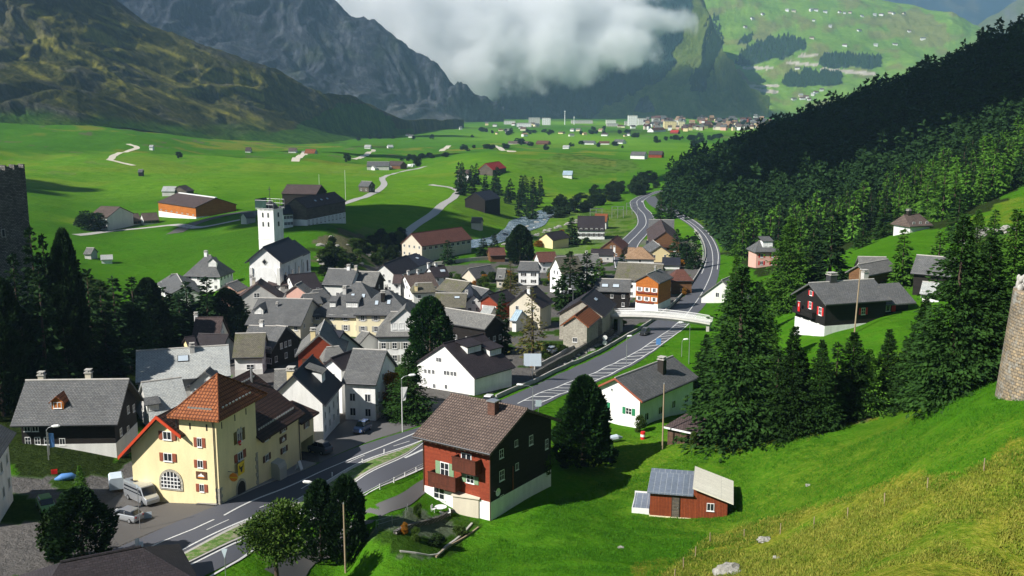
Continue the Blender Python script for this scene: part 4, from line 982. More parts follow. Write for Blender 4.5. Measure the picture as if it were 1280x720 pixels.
def dormer(parent, x, yf, z0, dw, dh, sl, kind, wall, roof, side=-1, shut=None):
    """yf: distance of the dormer's front from the ridge line; z0: roof height there"""
    Rm = Matrix.Identity(4) if side < 0 else Matrix.Rotation(math.pi, 4, 'Z')
    if side > 0: x = -x
    zt = z0 + dh; run = dh / sl
    root = MB(); rise = dw * .42 if kind == 'gable' else 0
    v = [(x - dw / 2, -yf, z0 - .3), (x + dw / 2, -yf, z0 - .3), (x + dw / 2, -yf, zt), (x - dw / 2, -yf, zt), (x - dw / 2, -yf + run, zt), (x + dw / 2, -yf + run, zt), (x - dw / 2, -yf + .01, z0 - .3), (x, -yf, zt + rise)]
    f = [(0, 1, 2, 7, 3) if rise else (0, 1, 2, 3), (0, 3, 4), (1, 5, 2), (3, 2, 5, 4)]
    d = root.add(v, f).build("dormer", Wm[wall], parent, M=Rm)
    o = .25
    if kind == 'gable':
        back = (dh + rise) / sl
        mb = MB()
        for s in (-1, 1):
            a1, a2 = (x, -yf - o, zt + rise + .12), (x, -yf + back + .2, zt + rise + .12); b1, b2 = (x + s * (dw / 2 + o), -yf - o, zt - o * .8 + .05), (x + s * (dw / 2 + o), -yf + dh / sl, zt - o * .8 + .05)
            v = [a1, a2, b2, b1]; mb.add(v + [(p[0], p[1], p[2] - .1) for p in v], [(0, 1, 2, 3), (4, 5, 6, 7), (0, 1, 5, 4), (1, 2, 6, 5), (2, 3, 7, 6), (3, 0, 4, 7)])
        mb.build("dormer_roof", R[roof], d)
    else:
        tilt = sl * .35; rb = (dh + .0) / (sl - tilt) if sl > tilt else run
        v = [(x - dw / 2 - o, -yf - o, zt - o * tilt + .05), (x + dw / 2 + o, -yf - o, zt - o * tilt + .05), (x + dw / 2 + o, -yf + rb, zt + rb * tilt + .05), (x - dw / 2 - o, -yf + rb, zt + rb * tilt + .05)]
        MB().add(v + [(p[0], p[1], p[2] + .12) for p in v], [(3, 2, 1, 0), (4, 5, 6, 7), (0, 1, 5, 4), (1, 2, 6, 5), (2, 3, 7, 6), (3, 0, 4, 7)]).build("dormer_roof", R[roof], d)
    n = max(1, round(dw / 1.3))
    for k in range(n):
        w = link("window", WIN['plain'], d, Matrix.Translation((x - dw / 2 + dw * (k + .5) / n, -yf, z0 + dh * .5)) @ Matrix.Diagonal((min(.9, dw / n * .72), 1, min(1.1, dh * .75), 1)))
    return d
def gable_ext(info, x0, x1, y0, y1, zw, zr_, roof, wall, along='x', name="extension", ov=.5, deep=3.0):
    """lean-to or cross wing under its own small roof, in the house's frame"""
    root = info['root']; m = MB()
    if along == 'x': m.prism([(y0, -deep), (y1, -deep), (y1, zw), ((y0 + y1) / 2, zr_ - .15), (y0, zw)], x0, x1, 'x')
    else: m.prism([(x0, -deep), (x1, -deep), (x1, zw), ((x0 + x1) / 2, zr_ - .15), (x0, zw)], y0, y1, 'y')
    e = m.build(name, Wm[wall], root)
    if along == 'x': MM = Matrix.Translation(((x0 + x1) / 2, (y0 + y1) / 2, 0)); L_, W_2 = x1 - x0 + ov, y1 - y0 + 2 * ov
    else: MM = Matrix.Translation(((x0 + x1) / 2, (y0 + y1) / 2, 0)) @ Matrix.Rotation(math.pi / 2, 4, 'Z'); L_, W_2 = y1 - y0 + ov, x1 - x0 + 2 * ov
    slp = (zr_ - zw) / ((W_2 - 2 * ov) / 2)
    roof_part(e, MM, L_, W_2, zr_, zw - ov * slp, R[roof], (0, 0), .18, "roof"); return e
# ================================================================ VILLAGE HOUSES
HS = {}
HF, WF = .73, .80          # village storeys are low: heights and window sizes against the nominal ones
def Hh(key, label, a, b, e, H, he, wall, roof, **k):
    if k.get('wins') is None: k['wins'] = auto_wins(he, math.hypot(a[0] - b[0], a[1] - b[1]) * .16 + 3, 9, H)
    k['wins'] = {s: [(z * HF, n, w_ * WF, h * WF) for (z, n, w_, h) in r] for s, r in k['wins'].items()}
    k['dorm'] = tuple((d[0], d[1], d[2] * WF, d[3] * WF) + tuple(d[4:]) for d in k.get('dorm', ()))
    k['chim'] = tuple((c[0], c[1] * .8, c[2] * WF, c[3] * WF) + tuple(c[4:]) for c in k.get('chim', ()))
    k['balc'] = tuple((s, u, v, z * HF, d * .8, h * .8, m) for (s, u, v, z, d, h, m) in k.get('balc', ()))
    k['pw'] = [(s, x, y, w_ * WF, h * WF, c) for (s, x, y, w_, h, c) in k.get('pw', ())]
    if 'basew' in k: k['basew'] *= HF
    k.setdefault('ov', .45)
    HS[key] = house(label, a, b, e, H * HF, he * HF, wall, roof, **k); return HS[key]
# --- left and church quarter
Hh("darkfarm", "black timber house with a big grey roof and one orange dormer, left of yellow inn", (32, 477), (161, 472.5), (150, 531), 8.6, 4.4, "dark", "slate", extra={(-1, -1): (12.5, 529.5), (1, -1, 0): (142, 574)}, base="offwhite", basew=1.1,
   chim=((.13, 1, .5, .8, Wm["beige"]), (.6, .5, .9, .8, Wm["beige"])), dorm=((.40, .86 * .78, 1.6, 1.2, 'gable', 'orange', 'rust'),), wins={}, snow=False,
   pw=(('F', 34, 535, .9, 1.0, None), ('F', 44, 535, .9, 1.0, None), ('F', 35, 551, .8, 1.1, None), ('F', 47, 551, .8, 1.1, None), ('F', 59, 551, .8, 1.1, None), ('F', 78, 552, .8, 1.0, None), ('B', 160, 512, .9, 1.1, None), ('B', 167, 510, .9, 1.1, None), ('B', 151, 540, .9, 1.1, None), ('B', 160, 537, .9, 1.1, None)), ov=1.0)
Hh("palebig", "house with the biggest pale silver roof and a square skylight behind the yellow inn", (169, 440), (286, 430), (170, 476.5), 10.0, 5.2, "grey", "pale", extra={(1, -1): (288.5, 471)}, slope=.6, sky=((.5, .35, 1.5, 1.2),), chim=((.6, -.8, .5, .8),), wins={'F': [(1.5, 4, .9, 1.1)]})
Hh("palesmall", "pale roofed house with slanting dark dormer between black farmhouse and yellow inn", (176, 477), (227.5, 472.5), (214, 506), 7.5, 4.6, "grey", "pale", dorm=((.12, .5, 1.8, 1.0, 'shed', 'offwhite', 'slate'),), wins={'F': [(2.2, 2, .9, 1.1)], 'A': [(2.2, 2, .9, 1.1)]})
Hh("innback", "small grey gable peeping up behind the inn's orange tower roof", (262, 458), (256, 464), (240, 478), 8.5, 6.5, "offwhite", "slate", wins={})
Hh("brownwhite", "house under a dark brown roof with a white gable end, left of the black spruces", (244, 397), (279, 396), (254, 417), 9.0, 5.8, "white", "mauve", chim=((.02, .3, .7, .8, Wm["white"]),))
Hh("yellowbit", "small grey house with a bright yellow gable behind the big pale roof", (231, 420), (243, 422), (226, 428), 7.5, 5.8, "yellow", "purple", wins={})
Hh("darkridge", "low house under a long black roof behind the right end of the big pale roof", (248, 417), (286, 418), (262, 430), 7.5, 5.2, "offwhite", "purple", wins={'F': [(2.0, 3, .9, 1.1)]})
Hh("mosswhite", "white walled house with a mossy dark hanging roof, right of the big pale roof", (294, 417), (332.6, 416), (290, 447), 9.0, 4.5, "white", "moss", pw=(('F', 313, 459, 1.6, 1.2, None),), wins={'B': [(1.8, 3, .9, 1.1), (4.3, 3, .9, 1.1)], 'A': [(1.8, 2, .9, 1.1)]}, base="offwhite")
Hh("greybarnA", "grey roofed timber house with a white chimney, below the blue-grey hall", (311, 408), (361, 407), (350, 430), 8.0, 5.0, "dark", "slate", chim=((.33, 0, .8, .8, Wm["white"]),), wins={'B': [(1.8, 3, .9, 1.1), (4.3, 2, .9, 1.1)]})
Hh("bluehall", "broad blue-grey roofed house with gabled dormer and metal pipe, left of cream hotel", (324, 374.4), (391, 372), (305, 405), 10.0, 5.6, "beige", "slate", dorm=((.16, .62, 2.2, 1.2, 'gable', 'offwhite', 'slate'),), chim=((.42, -3.0, -.8, .45, M_METAL),), wins={'F': [(4.0, 6, .9, 1.2)], 'B': [(4, 3, .9, 1.1)]})
Hh("parson", "largest white house left of the church, steep hipped roof with white chimney on top", (256.7, 318.6), (264, 318.4), (275, 346), 13.0, 7.2, "white", "slate", hip=(1, 1), extra={(-1, -1): (230, 345)}, chim=((0, 0, 1.0, 1.0, Wm["white"]),), dorm=((102.2, .55, 2.8, 1.7, 'gable', 'offwhite', 'slate'),), wins={'F': [(2.0, 4, 1, 1.3), (5.0, 4, 1, 1.3)], 'B': [(2.0, 4, 1, 1.3), (5.0, 4, 1, 1.3)], 'A': [(2.0, 4, 1, 1.3), (5.0, 4, 1, 1.3)]})
Hh("whiteL1", "white cross-gabled house at the left end of the village below the steep hipped roof", (231, 358), (221, 342), (208, 370), 8.5, 6.0, "white", "slate", wins={'A': [(2, 2, .9, 1.1), (4.6, 2, .9, 1.1)]})
Hh("whiteL2", "small house with a grey hipped roof at the far left edge of the village", (214, 343), (222, 342), (204, 360), 9.0, 5.6, "white", "slate", hip=(.8, .8))
Hh("pinkred", "small pink gabled house with red shutters left of the church", (283, 355), (297, 350), (297, 363.5), 8.0, 6.0, "pink", "slate", shut="brightred", wins={'A': [(4.2, 2, .9, 1.1)]})
Hh("chapelhouse", "grey gabled house with a steep dark roof standing in front of the church", (322, 354), (326, 347.5), (294, 374), 11.0, 6.2, "grey", "mauve", extra={(-1, -1): (352, 374)}, chim=((.5, 1.5, .4, .8, Wm["beige"]), (.9, 2.5, .6, .9, Wm["white"])), pw=(('A', 321, 369, 1.6, 1.2, None),), wins={})
Hh("browlight", "low house with a brown roof and two skylights right of the round chapel dome", (337, 345), (358, 344), (368, 356), 8.0, 5.6, "offwhite", "mauve", sky=((.3, .5, 1.2, .8), (.7, .45, 1.2, .8)), hip=(.3, .6))
Hh("peach", "little peach coloured gabled house among grey roofs right of the chapel dome", (369, 356), (377, 352), (363, 362), 7.0, 5.5, "pink", "grey", wins={})
Hh("white2", "white fronted house under a dark roof at the foot of the church's side wall", (360, 343), (394, 341), (384, 355), 8.5, 6.0, "white", "purple")
Hh("lowgrey1", "low slate roof in the huddle between the blue-grey hall and the cream hotel", (391, 363), (404, 361), (420, 376), 8.0, 5.6, "white", "slate", hip=(.5, .5))
Hh("lowgrey2", "dark slate roofed house tucked under the left slope of the cream hotel", (378, 368), (398, 366), (404, 379), 7.5, 5.4, "offwhite", "slate")
Hh("clusterA", "grey slate roof with two chimneys, farthest left in the cluster behind the cream hotel", (410.6, 336), (447, 336.5), (402, 355), 11.0, 6.4, "offwhite", "slate", chim=((.7, 0, .9, .9, Wm["white"]), (.95, 0, .7, .7, Wm["beige"])))
Hh("clusterB", "long grey slate roof with a black gable end behind the cream hotel's left peak", (426, 339.6), (476, 339), (468, 358), 10.5, 6.2, "dark", "grey", chim=((.15, -1, .5, .8),))
Hh("darkR1", "dark slate roofed house behind the long grey roof, below the river bank", (479, 330), (508, 319), (495, 345), 9.5, 6.0, "offwhite", "purple")
Hh("darkR2", "black roofed house standing left of the river barracks", (500, 322), (521, 317), (523, 332), 9.0, 5.8, "offwhite", "navy", sky=((.6, .4, 1.4, 1),))
Hh("brown1", "low white house with light brown tiles and two chimneys in mid village", (505, 343), (540, 341), (528, 354), 8.5, 5.8, "white", "brown", chim=((.15, 0, .8, .7, Wm["white"]), (.5, 0, .8, .7, Wm["white"])))
Hh("brown2", "smaller mauve-brown roof beside the light brown tile roof", (492, 344), (503, 343), (490, 354), 8.0, 5.6, "white", "mauve")
Hh("blackR", "black roofed house with a pink skylight in front of the river barracks", (536, 334), (556, 330), (562, 345), 9.0, 6.0, "white", "purple", chim=((.0, 0, .8, .8, Wm["white"]), (.45, 0, .8, .8, Wm["white"])), sky=((.7, .5, 1.6, 1),))
# --- cream hotel: two hipped roofs side by side
Hh("creamL", "left half of the cream hotel, wide grey hipped roof with two dormers and grey shutters", (445, 352.5), (452, 352.6), (384, 395), 13.5, 7.4, "cream", "slate", hip=(1, .8), extra={(-1, -1): (384, 395), (1, -1): (478, 397)}, shut="grey", wk='grid', sky=((99.6, .40, .8, 1.1), (101.8, .40, .8, 1.1)), chim=((97.8, -3.2, -1.0, .9, Wm["grey"]),),
   dorm=((96.2, .74, 1.5, 1.4, 'shed', 'offwhite', 'slate'), (100.2, .74, 3.0, 1.5, 'shed', 'offwhite', 'slate')), wins={'F': [(3.2, 5, 1.0, 1.4), (6.0, 5, 1.0, 1.4)], 'A': [(6, 3, 1, 1.3)], 'B': [(6, 3, 1, 1.3), (3, 3, 1, 1.3)]})
Hh("creamR", "right half of the cream hotel, hipped roof with a dark chimney between two skylights", (481, 361), (485, 361), (513, 393), 13.0, 7.6, "cream", "slate", hip=(1, 1), extra={(-1, -1): (441, 395), (1, -1): (513, 393)}, shut="grey", wk='grid', sky=((98.6, .55, .8, 1.2), (101.0, .52, .8, 1.2)), chim=((99.8, -3.0, -.4, 1.0, Wm["dark"]), (100.1, 0, .5, .7, Wm["dark"])),
   wins={'F': [(3.2, 4, 1.0, 1.4), (6.2, 4, 1.0, 1.4)], 'A': [(6, 3, 1, 1.3)], 'B': [(6, 3, 1, 1.3), (3, 3, 1, 1.3)]})
Hh("whitegab", "white mansion with a white pediment on its grey roof, right of the cream hotel", (488, 390), (514, 389), (469, 421), 12.0, 6.8, "white", "grey", hip=(.6, .6), extra={(1, -1): (530, 420)}, shut="grey", wk='grid', wins={'F': [(2.0, 4, 1.0, 1.4), (5.0, 4, 1.0, 1.4)], 'B': [(5, 3, 1, 1.3)], 'A': [(5, 3, 1, 1.3)]},
   dorm=((.75, .80, 6.0, 2.3, 'gable', 'white', 'grey', -1),))
# --- middle right
Hh("mossA", "long grey mossy roof in mid village left of the small red gable house", (557.5, 348.7), (588, 352), (544, 362), 9.5, 6.0, "white", "moss")
Hh("mossB", "mossy brown hipped roof just right of the light brown tile roof", (519, 354), (540, 353), (515, 366), 8.5, 5.6, "offwhite", "moss", hip=(.4, .4), chim=((.0, -2.5, -.3, .8, Wm["yellow"]),))
Hh("mossC", "dark mossy roof with a black gable end, right of the tall round cypress", (544.6, 367), (584, 366), (541, 384), 9.0, 5.4, "dark", "moss", sky=((.7, .3, 1.2, .7),), chim=((.97, 1, .2, .8, Wm["white"]),))
Hh("darkgap", "steep navy roofed house wedged in front of the red gable house", (588, 356), (592, 368), (606, 374), 9.5, 6.0, "offwhite", "navy")
Hh("greyflat", "grey slate roof in line behind the small red gable house", (590, 357), (612, 362), (600, 371), 9.0, 6.5, "offwhite", "slate")
Hh("redgab", "small red timber house with white shutters and a black roof, centre of the village", (610, 368.5), (634, 362), (623, 379.5), 9.0, 6.6, "red", "purple", shut="white", wins={'A': [(5.2, 2, .9, 1.2), (2.6, 2, .9, 1.2)]}, base="white")
Hh("largetan", "large tan-grey roof with a dark timber gable end, behind the white gabled hall", (557, 385), (620, 394.5), (606, 411), 11.0, 6.2, "dark", "grey", wins={'B': [(2.2, 3, .9, 1.1), (4.8, 3, .9, 1.1)], 'F': [(4.5, 4, .9, 1.1)]})
Hh("navylow", "small navy roofed house with a light chimney in front of the large tan-grey roof", (566, 404), (584, 399), (590, 415), 8.0, 5.6, "white", "navy", chim=((1.1, -1, .4, .9, M_METAL),))
Hh("navylow2", "low dark extension roof directly behind the white gabled hall", (588, 411), (606, 416), (575, 422), 6.5, 5.0, "offwhite", "navy")
Hh("bluelean", "light blue sheet roof beside the peach gabled barn", (645, 388), (653, 388), (637, 400), 6.0, 3.6, "offwhite", "lightblue", wins={})
Hh("palehut", "pale stone hut roof right of the small red gable house", (604, 382), (618, 384), (600, 391), 6.5, 5.0, "offwhite", "pale", wins={})
Hh("peachbarn", "barn with a peach gable and a wide black roof, between two tall spruces", (655, 363.7), (671, 357), (634, 381), 11.0, 6.4, "beige", "purple", wins={'A': [(6.2, 2, .9, 1.1)]}, chim=((.1, -1, .6, .8, Wm["white"]),))
Hh("pavilion", "flat roofed pale green pavilion by the meadow", (585, 336), (612, 330), (604, 341), 5.5, 4.6, "beige", "slate", wins={})
Hh("beigehut", "little beige house left of the tall larch, by the pavilion", (622, 336), (633, 335), (619, 349), 7.0, 5.2, "beige", "grey")
Hh("redshed", "low red-brown roofed cottage behind the black spruces by the river lane", (610, 309.5), (630, 310), (633, 319), 6.0, 4.0, "timber", "redbrown", wins={})
Hh("villaG", "white villa with a grey-green roof and dark shutters, right of the larch", (650, 327), (672, 327), (646, 338), 9.0, 5.8, "white", "slate", shut="dark", hip=(.2, .3))
Hh("brownV", "house with a mid brown tile roof and bluish white walls beside the white villa", (670, 316), (694, 314), (667, 324), 8.5, 6.0, "white", "redbrown", shut=None)
Hh("talwhite", "tall narrow white house with red window boxes left of the paired spruces", (692.7, 323.5), (722, 318), (686, 335), 13.0, 8.5, "white", "moss", slope=1.5, extra={(-1, -1): (703, 345)}, wins={'A': [(2.5, 2, 1, 1.3), (5.2, 2, 1, 1.3), (7.8, 2, 1, 1.3)]}, wk='grid')
Hh("longgrey", "long pale grey roof behind the paired spruces", (718, 318), (748, 317.5), (752, 334), 10.0, 6.0, "offwhite", "grey", chim=((.5, 0, .8, .8, Wm["white"]),))
Hh("beigeV", "beige gabled cottage with a black roof beside the white villa inn, near the river", (682, 291.5), (703, 288), (672, 298.5), 8.0, 4.8, "yellow", "purple", wins={})
Hh("villainn", "white inn with dark brown roof and two rows of windows near the winding valley road", (722, 270), (756, 270), (722, 288), 13.0, 8.0, "white", "purple", shut="dark", wins={'F': [(3.0, 5, 1.3, 1.8), (6.0, 5, 1.3, 1.8)]})
Hh("orangeroof", "bright orange tiled roof half hidden behind the white inn", (744, 267.5), (760, 267), (742, 277), 9.5, 6.5, "offwhite", "rust", wins={})
Hh("brgable", "brown timber gabled cottage right below the white inn", (764, 300), (772, 294), (778, 312), 8.5, 5.0, "timber", "redbrown")
Hh("darkflat", "low building with a black flat-looking roof below the white inn", (739, 311.5), (768, 311.5), (738, 318), 6.0, 4.8, "grey", "purple", chim=((1.0, -1, 1.2, .9, Wm["white"]),))
Hh("hiptan", "tan hipped tile roof at the bend of the valley road", (797, 308.6), (803, 308.6), (781, 324), 10.0, 5.6, "offwhite", "tan", hip=(1, 1), extra={(1, -1): (819, 324)})
Hh("tanback", "small tan tile roof just left behind the tan hipped one", (785, 310), (794, 309.5), (784, 316), 8.0, 6.0, "white", "tan", wins={})
Hh("bigchalet", "big brown chalet with a white base right of the valley road", (832, 289), (826, 274), (812, 303), 13.0, 7.5, "timber", "mauve", base="white", basew=3.0, wins={'A': [(4.5, 3, 1.1, 1.3), (7.2, 2, 1.1, 1.3)]}, balc=(('A', .15, .85, 6.2, 1.1, 1.0, 'brown'),))
Hh("chaletback", "grey roof joined behind the big brown chalet", (811, 274.5), (843, 274.5), (810, 288), 13.0, 8.0, "offwhite", "slate", wins={})
Hh("yellowgab", "yellow-green gabled cottage below the big brown chalet", (825, 307), (816, 300), (840, 317), 8.0, 5.0, "yellow", "slate", wins={'A': [(3.4, 2, .9, 1.1)]})
Hh("greyflat2", "blue-black low roof between the tan hipped roof and the brown chalet", (808, 301), (834, 301), (808, 309), 6.5, 5.2, "grey", "navy", wins={})
Hh("rowgarage", "low dark roofed garage row beside the curved bypass", (828, 322), (851, 322), (827, 331), 5.0, 3.8, "offwhite", "navy", wins={})
Hh("littlehut", "small grey roofed hut nearest the bend of the bypass", (848, 317), (860, 317), (849, 323), 5.0, 3.6, "beige", "slate", wins={})
Hh("longmoss", "long mossy slate roof with a white gable end, left of the bend of the bypass", (772, 327), (829.5, 331), (768, 349), 12.0, 6.2, "white", "moss")
Hh("hutbrown", "brown pyramid roofed house nearest the bypass bend", (846, 338), (855, 336), (838, 351), 8.5, 4.8, "timber", "redbrown", hip=(.6, .6))
Hh("bluecube", "blue-grey slate roof with two skylights, left of the orange timber house", (743.5, 348), (789, 349.5), (788, 365), 9.5, 5.8, "dark", "slate", sky=((.3, .55, 1.6, 1.1), (.6, .55, 1.6, 1.1)))
Hh("orangehouse", "orange timber house with white shuttered windows and red flower boxes beside the footbridge", (808, 343), (826, 336), (825, 353.5), 12.0, 8.2, "orange", "slate", base="white", basew=3.0, shut="white", chim=((.6, 0, 1.0, .5, M_METAL),), wins={'A': [(4.4, 3, .9, 1.2), (7.4, 3, .9, 1.2)], 'B': [], 'F': []}, balc=(('A', .05, .95, 6.3, .3, .2, 'red'), ('A', .2, .95, 3.2, .3, .2, 'red')))
hb = Hh("stonebarn", "big beige stone barn under a black roof, left of the footbridge", (725.6, 374.8), (744, 360), (695.5, 393), 11.0, 6.0, "stone", "purple", extra={(-1, -1): (756, 394), (1, -1): (769.6, 380)}, sky=((.5, .35, 1.8, .8),), wins={'A': [(4.5, 1, 1.5, 1)]})
Hh("annexe", "beige stone annexe with an orange roof slope in front of the stone barn", (721, 394), (735, 382.5), (735, 407), 6.5, 4.2, "stone", "rust", z=31.2, extra={(1, -1): (751, 396), (-1, 1): (699, 408)}, wins={'A': [(3.0, 1, 1.1, 1.1)]})
# --- the row above the main road
hd = Hh("navywhite", "white house with swept navy slate roof and grey dormer, right behind the yellow inn", (369, 466), (389, 445.6), (404.6, 508), 11.5, 6.0, "white", "navy", extra={(1, -1): (430.4, 477)}, chim=((.15, .8, .2, 1.1, Wm["yellow"]),), dorm=((.55, .62, 2.2, 1.6, 'shed', 'white', 'grey', -1),),
   wins={'A': [(2.2, 2, .9, 1.2), (4.9, 2, .9, 1.2)], 'F': [(2.0, 4, .8, 1.2), (4.3, 4, .8, 1.2)], 'B': [(2.0, 2, .8, 1.2), (4.6, 2, .8, 1.2)]}, shut=None)
Hh("cross", "narrow white gable with black roof between the navy roofed house and speckled slate roof", (415, 448), (442, 437), (427, 462), 11.0, 9.0, "white", "purple", wins={'A': [(7.0, 1, 1, 1.2), (4.0, 1, 1, 1.2)]})
Hh("greystone", "grey house with a heavy speckled slate roof above the main road, beside the autumn tree", (441, 436.5), (484, 437.5), (470, 480), 12.0, 6.4, "white", "slate", wins={'F': [(1.9, 2, 1.0, 1.4), (4.6, 2, 1.0, 1.4)], 'B': [(1.9, 3, .9, 1.3), (4.6, 3, .9, 1.3), (7.3, 2, .9, 1.2)]})
Hh("redbal", "gabled house with a red-brown timber front and grey roof, behind the navy roofed house", (401, 417.5), (407, 400), (367, 449), 11.0, 6.0, "red", "grey", extra={(-1, -1): (428, 440)}, wins={'A': [(5.0, 2, 1, 1.2), (2.6, 2, 1, 1.2)]}, balc=(('A', .1, .9, 5.4, .8, .9, 'brown'),), chim=((.1, 1.2, .5, .9, Wm["yellow"]),))
Hh("redbalR", "dark blue-black roof adjoining the red-brown timber front", (404, 411), (430, 414), (430, 432), 10.0, 6.4, "offwhite", "navy", dorm=((.5, .5, 2.0, 1.2, 'gable', 'white', 'slate'),))
Hh("halftimb", "dark timbered house front with pale panels, left of the red-brown timber front", (345, 407), (358, 408), (366, 424), 9.0, 6.6, "dark", "slate", wins={'F': [(2.2, 3, .9, 1.2), (4.8, 3, .9, 1.2)], 'B': [(2.2, 3, .9, 1.2), (4.8, 3, .9, 1.2)]})
Hh("lowgrey3", "low light grey roof between the inn and the red-brown timber front", (343, 461), (366, 462), (346, 480), 6.5, 4.6, "offwhite", "grey", wins={})
Hh("greyA", "small grey hipped roof just above the crossing of lanes behind the navy roof", (408, 434), (424, 433), (404, 452), 8.5, 5.6, "offwhite", "grey", hip=(.4, .4))
Hh("midgrey", "flat grey roofed annexe at the right foot of the cream hotel", (452, 414), (462, 415), (470, 424), 6.5, 5.5, "offwhite", "grey", wins={})
hw = Hh("whitehall", "big white gabled hall with dark brown roof and wooden garage door, beside the main road", (547.4, 433), (605, 413.6), (596.5, 475), 11.0, 5.6, "white", "purple", extra={(1, -1): (642, 457.5), (-1, 1): (521.5, 451.5), (-1, -1, 0): (595.6, 494)},
   dorm=((.45, .40, 3.6, 1.2, 'shed', 'offwhite', 'purple', -1), (.82, .60, 3.2, 1.2, 'shed', 'offwhite', 'purple', -1)), wins={},
   pw=[('A', x, y, .7, .9, None) for x, y in ((547, 449.5), (550.3, 450), (532, 464), (536.8, 464.5), (541.8, 465), (556.5, 466), (560.4, 466.5), (564.8, 467), (569, 467.5), (543, 482.5), (557.6, 483.5))])
# ================================================================ LANDMARK BUILDINGS
def text_part(txt, M, size, mat, parent, name="lettering", ext=.01):
    c = bpy.data.curves.new(name, 'FONT'); c.body = txt; c.size = size; c.extrude = ext; c.align_x = 'CENTER'; c.align_y = 'CENTER'; c.materials.append(mat)
    return link(name, c, parent, M)
def FM(x, y, z, face='F'): return Matrix.Translation((x, y, z)) @ Matrix.Rotation(FACE[face], 4, 'Z')
UP = Matrix.Rotation(math.pi / 2, 4, 'X')          # lettering in the x-y plane -> standing on a wall that faces -y

# ---- yellow inn ------------------------------------------------------------
G = at(275, 631); Rr = at(377, 577); Fi = Frame(G, Rr - G)
inn = thing("inn", Fi.M, "yellow inn with an orange tiled corner tower and a dark tiled wing, at the roadside", "inn")
WLn = 9.5; ap = Fi.hit(201, 519, 0, 0); yr, zr = ap.y, ap.z; zf = 4.45; LR = Fi.hit(374, 540, 1, 0).x; LP = Fi.hit(394, 530, 1, 0).x
zb = 5.0; D = 3.0
tr_, tl_ = Fi.hit(321, 560, 1, 0).x, Fi.hit(224, 530, 0, 0).y; te = 8.75
m = MB(); m.prism([(0, -D), (WLn, -D), (WLn, zb), (yr, zr - .1), (0, zf)], 0.0, LR, 'x').build("wall", Wm["inn"], inn)
MB().box(-.03, tr_, -.03, tl_, -D, te).build("tower_wall", Wm["inn"], inn)
sf, sb = (zr - zf) / yr, (zr - zb) / (WLn - yr); o = .7
def slab(pa, pb, x0, x1, th, mat, name, parent):
    """roof slab between the (y, z) points pa and pb"""
    return MB().prism([pa, pb, (pb[0], pb[1] - th), (pa[0], pa[1] - th)], x0, x1, 'x').build(name, mat, parent)
yc = 3.35; zc_ = zr - (yr - yc) * sf
rfw = slab((yr, zr + .12), (-o, zf - o * sf + .12), tr_ - .1, LR + .25, .2, R["darktile"], "roof", inn)
slab((yr, zr + .12), (yc, zc_ + .12), -.75, tr_ - .1, .2, R["darktile"], "roof", inn)
slab((WLn + .9, zb - .9 * sb + .12), (yr, zr + .12), -.75, LR + .25, .2, R["darktile"], "roof", inn)
MB().prism([(yr, zr + .2), (yc, zc_ + .2), (yc, zc_ - .15), (yr, zr - .15)], -.87, -.75, 'x').build("verge_board", P_["flame"], inn)
MB().prism([(WLn + .95, zb - .95 * sb + .2), (yr, zr + .2), (yr, zr - .15), (WLn + .95, zb - .95 * sb - .15)], -.87, -.75, 'x').build("verge_board", P_["flame"], inn)
apx = .5 * (tr_ + 0); apy = .5 * tl_
# tower roof, a four sided pyramid solved from its corners in the photo
xR = Fi.hit(334, 492, 1, -.8).x; yL = Fi.hit(208, 512.5, 0, -.8).y; xC, yC = (xR - .8) / 2, (yL - .8) / 2
wC = Fi.M @ Vector((xC, yC, 0)); zA = atY(270, 467, wC.y).z - G.z; ez = te + .05
v = [(-.8, -.8, ez), (xR, -.8, ez), (xR, yL, ez), (-.8, yL, ez), (xC, yC, zA)]
tr = MB().add(v + [(p[0], p[1], p[2] - .2) for p in v[:4]], [(0, 1, 4), (1, 2, 4), (2, 3, 4), (3, 0, 4), (5, 8, 7, 6), (0, 5, 6, 1), (1, 6, 7, 2), (2, 7, 8, 3), (3, 8, 5, 0)]).build("tower_roof", R["rust"], inn)
m = MB()
for a, b_2 in ((v[0], v[4]), (v[1], v[4]), (v[3], v[4])): m.tube([a, b_2], .10, 6)
m.build("hip_cap", R["rust"], tr)
m = MB(); k = .20
for i in range(9):                     # snow guards on the two slopes in view
    f_ = .12 + i * .085
    p = Vector(v[0]).lerp(Vector(v[1]), f_).lerp(Vector(v[4]), k); m.box(p.x - .16, p.x + .16, p.y, p.y + .08, p.z, p.z + .16)
    if i < 7: p = Vector(v[0]).lerp(Vector(v[3]), f_ + .08).lerp(Vector(v[4]), k); m.box(p.x, p.x + .08, p.y - .16, p.y + .16, p.z, p.z + .16)
m.build("snow_guard", M_METAL, tr)
m = MB()
for i in range(16):
    x = 1.0 + tr_ + i * (LR - tr_ - 1.4) / 16; m.box(x, x + .3, .25, .33, zf + .3 * sf + .1, zf + .3 * sf + .3)
for i in range(12):
    x = tr_ + 3.4 + i * (LR - tr_ - 3.6) / 12; m.box(x, x + .3, yr - .9, yr - .82, zr - .9 * sf + .1, zr - .9 * sf + .3)
m.build("snow_guard", M_METAL, rfw)
m = MB()
for i in range(12): m.prism([(.28 + i * tr_ / 12.4, te - .28), (.52 + i * tr_ / 12.4, te - .28), (.4 + i * tr_ / 12.4, te - .5)], -.12, -.03, 'y')
for i in range(6): m.prism([(.25 + i * tl_ / 6.3, te - .28), (.52 + i * tl_ / 6.3, te - .28), (.38 + i * tl_ / 6.3, te - .5)], -.12, -.03, 'x')
m.box(-.1, tr_ + .06, -.1, -.03, te - .28, te - .12); m.box(-.1, -.03, -.1, tl_, te - .28, te - .12)
m.build("corbel_frieze", P_["grey"], inn)
m = MB()
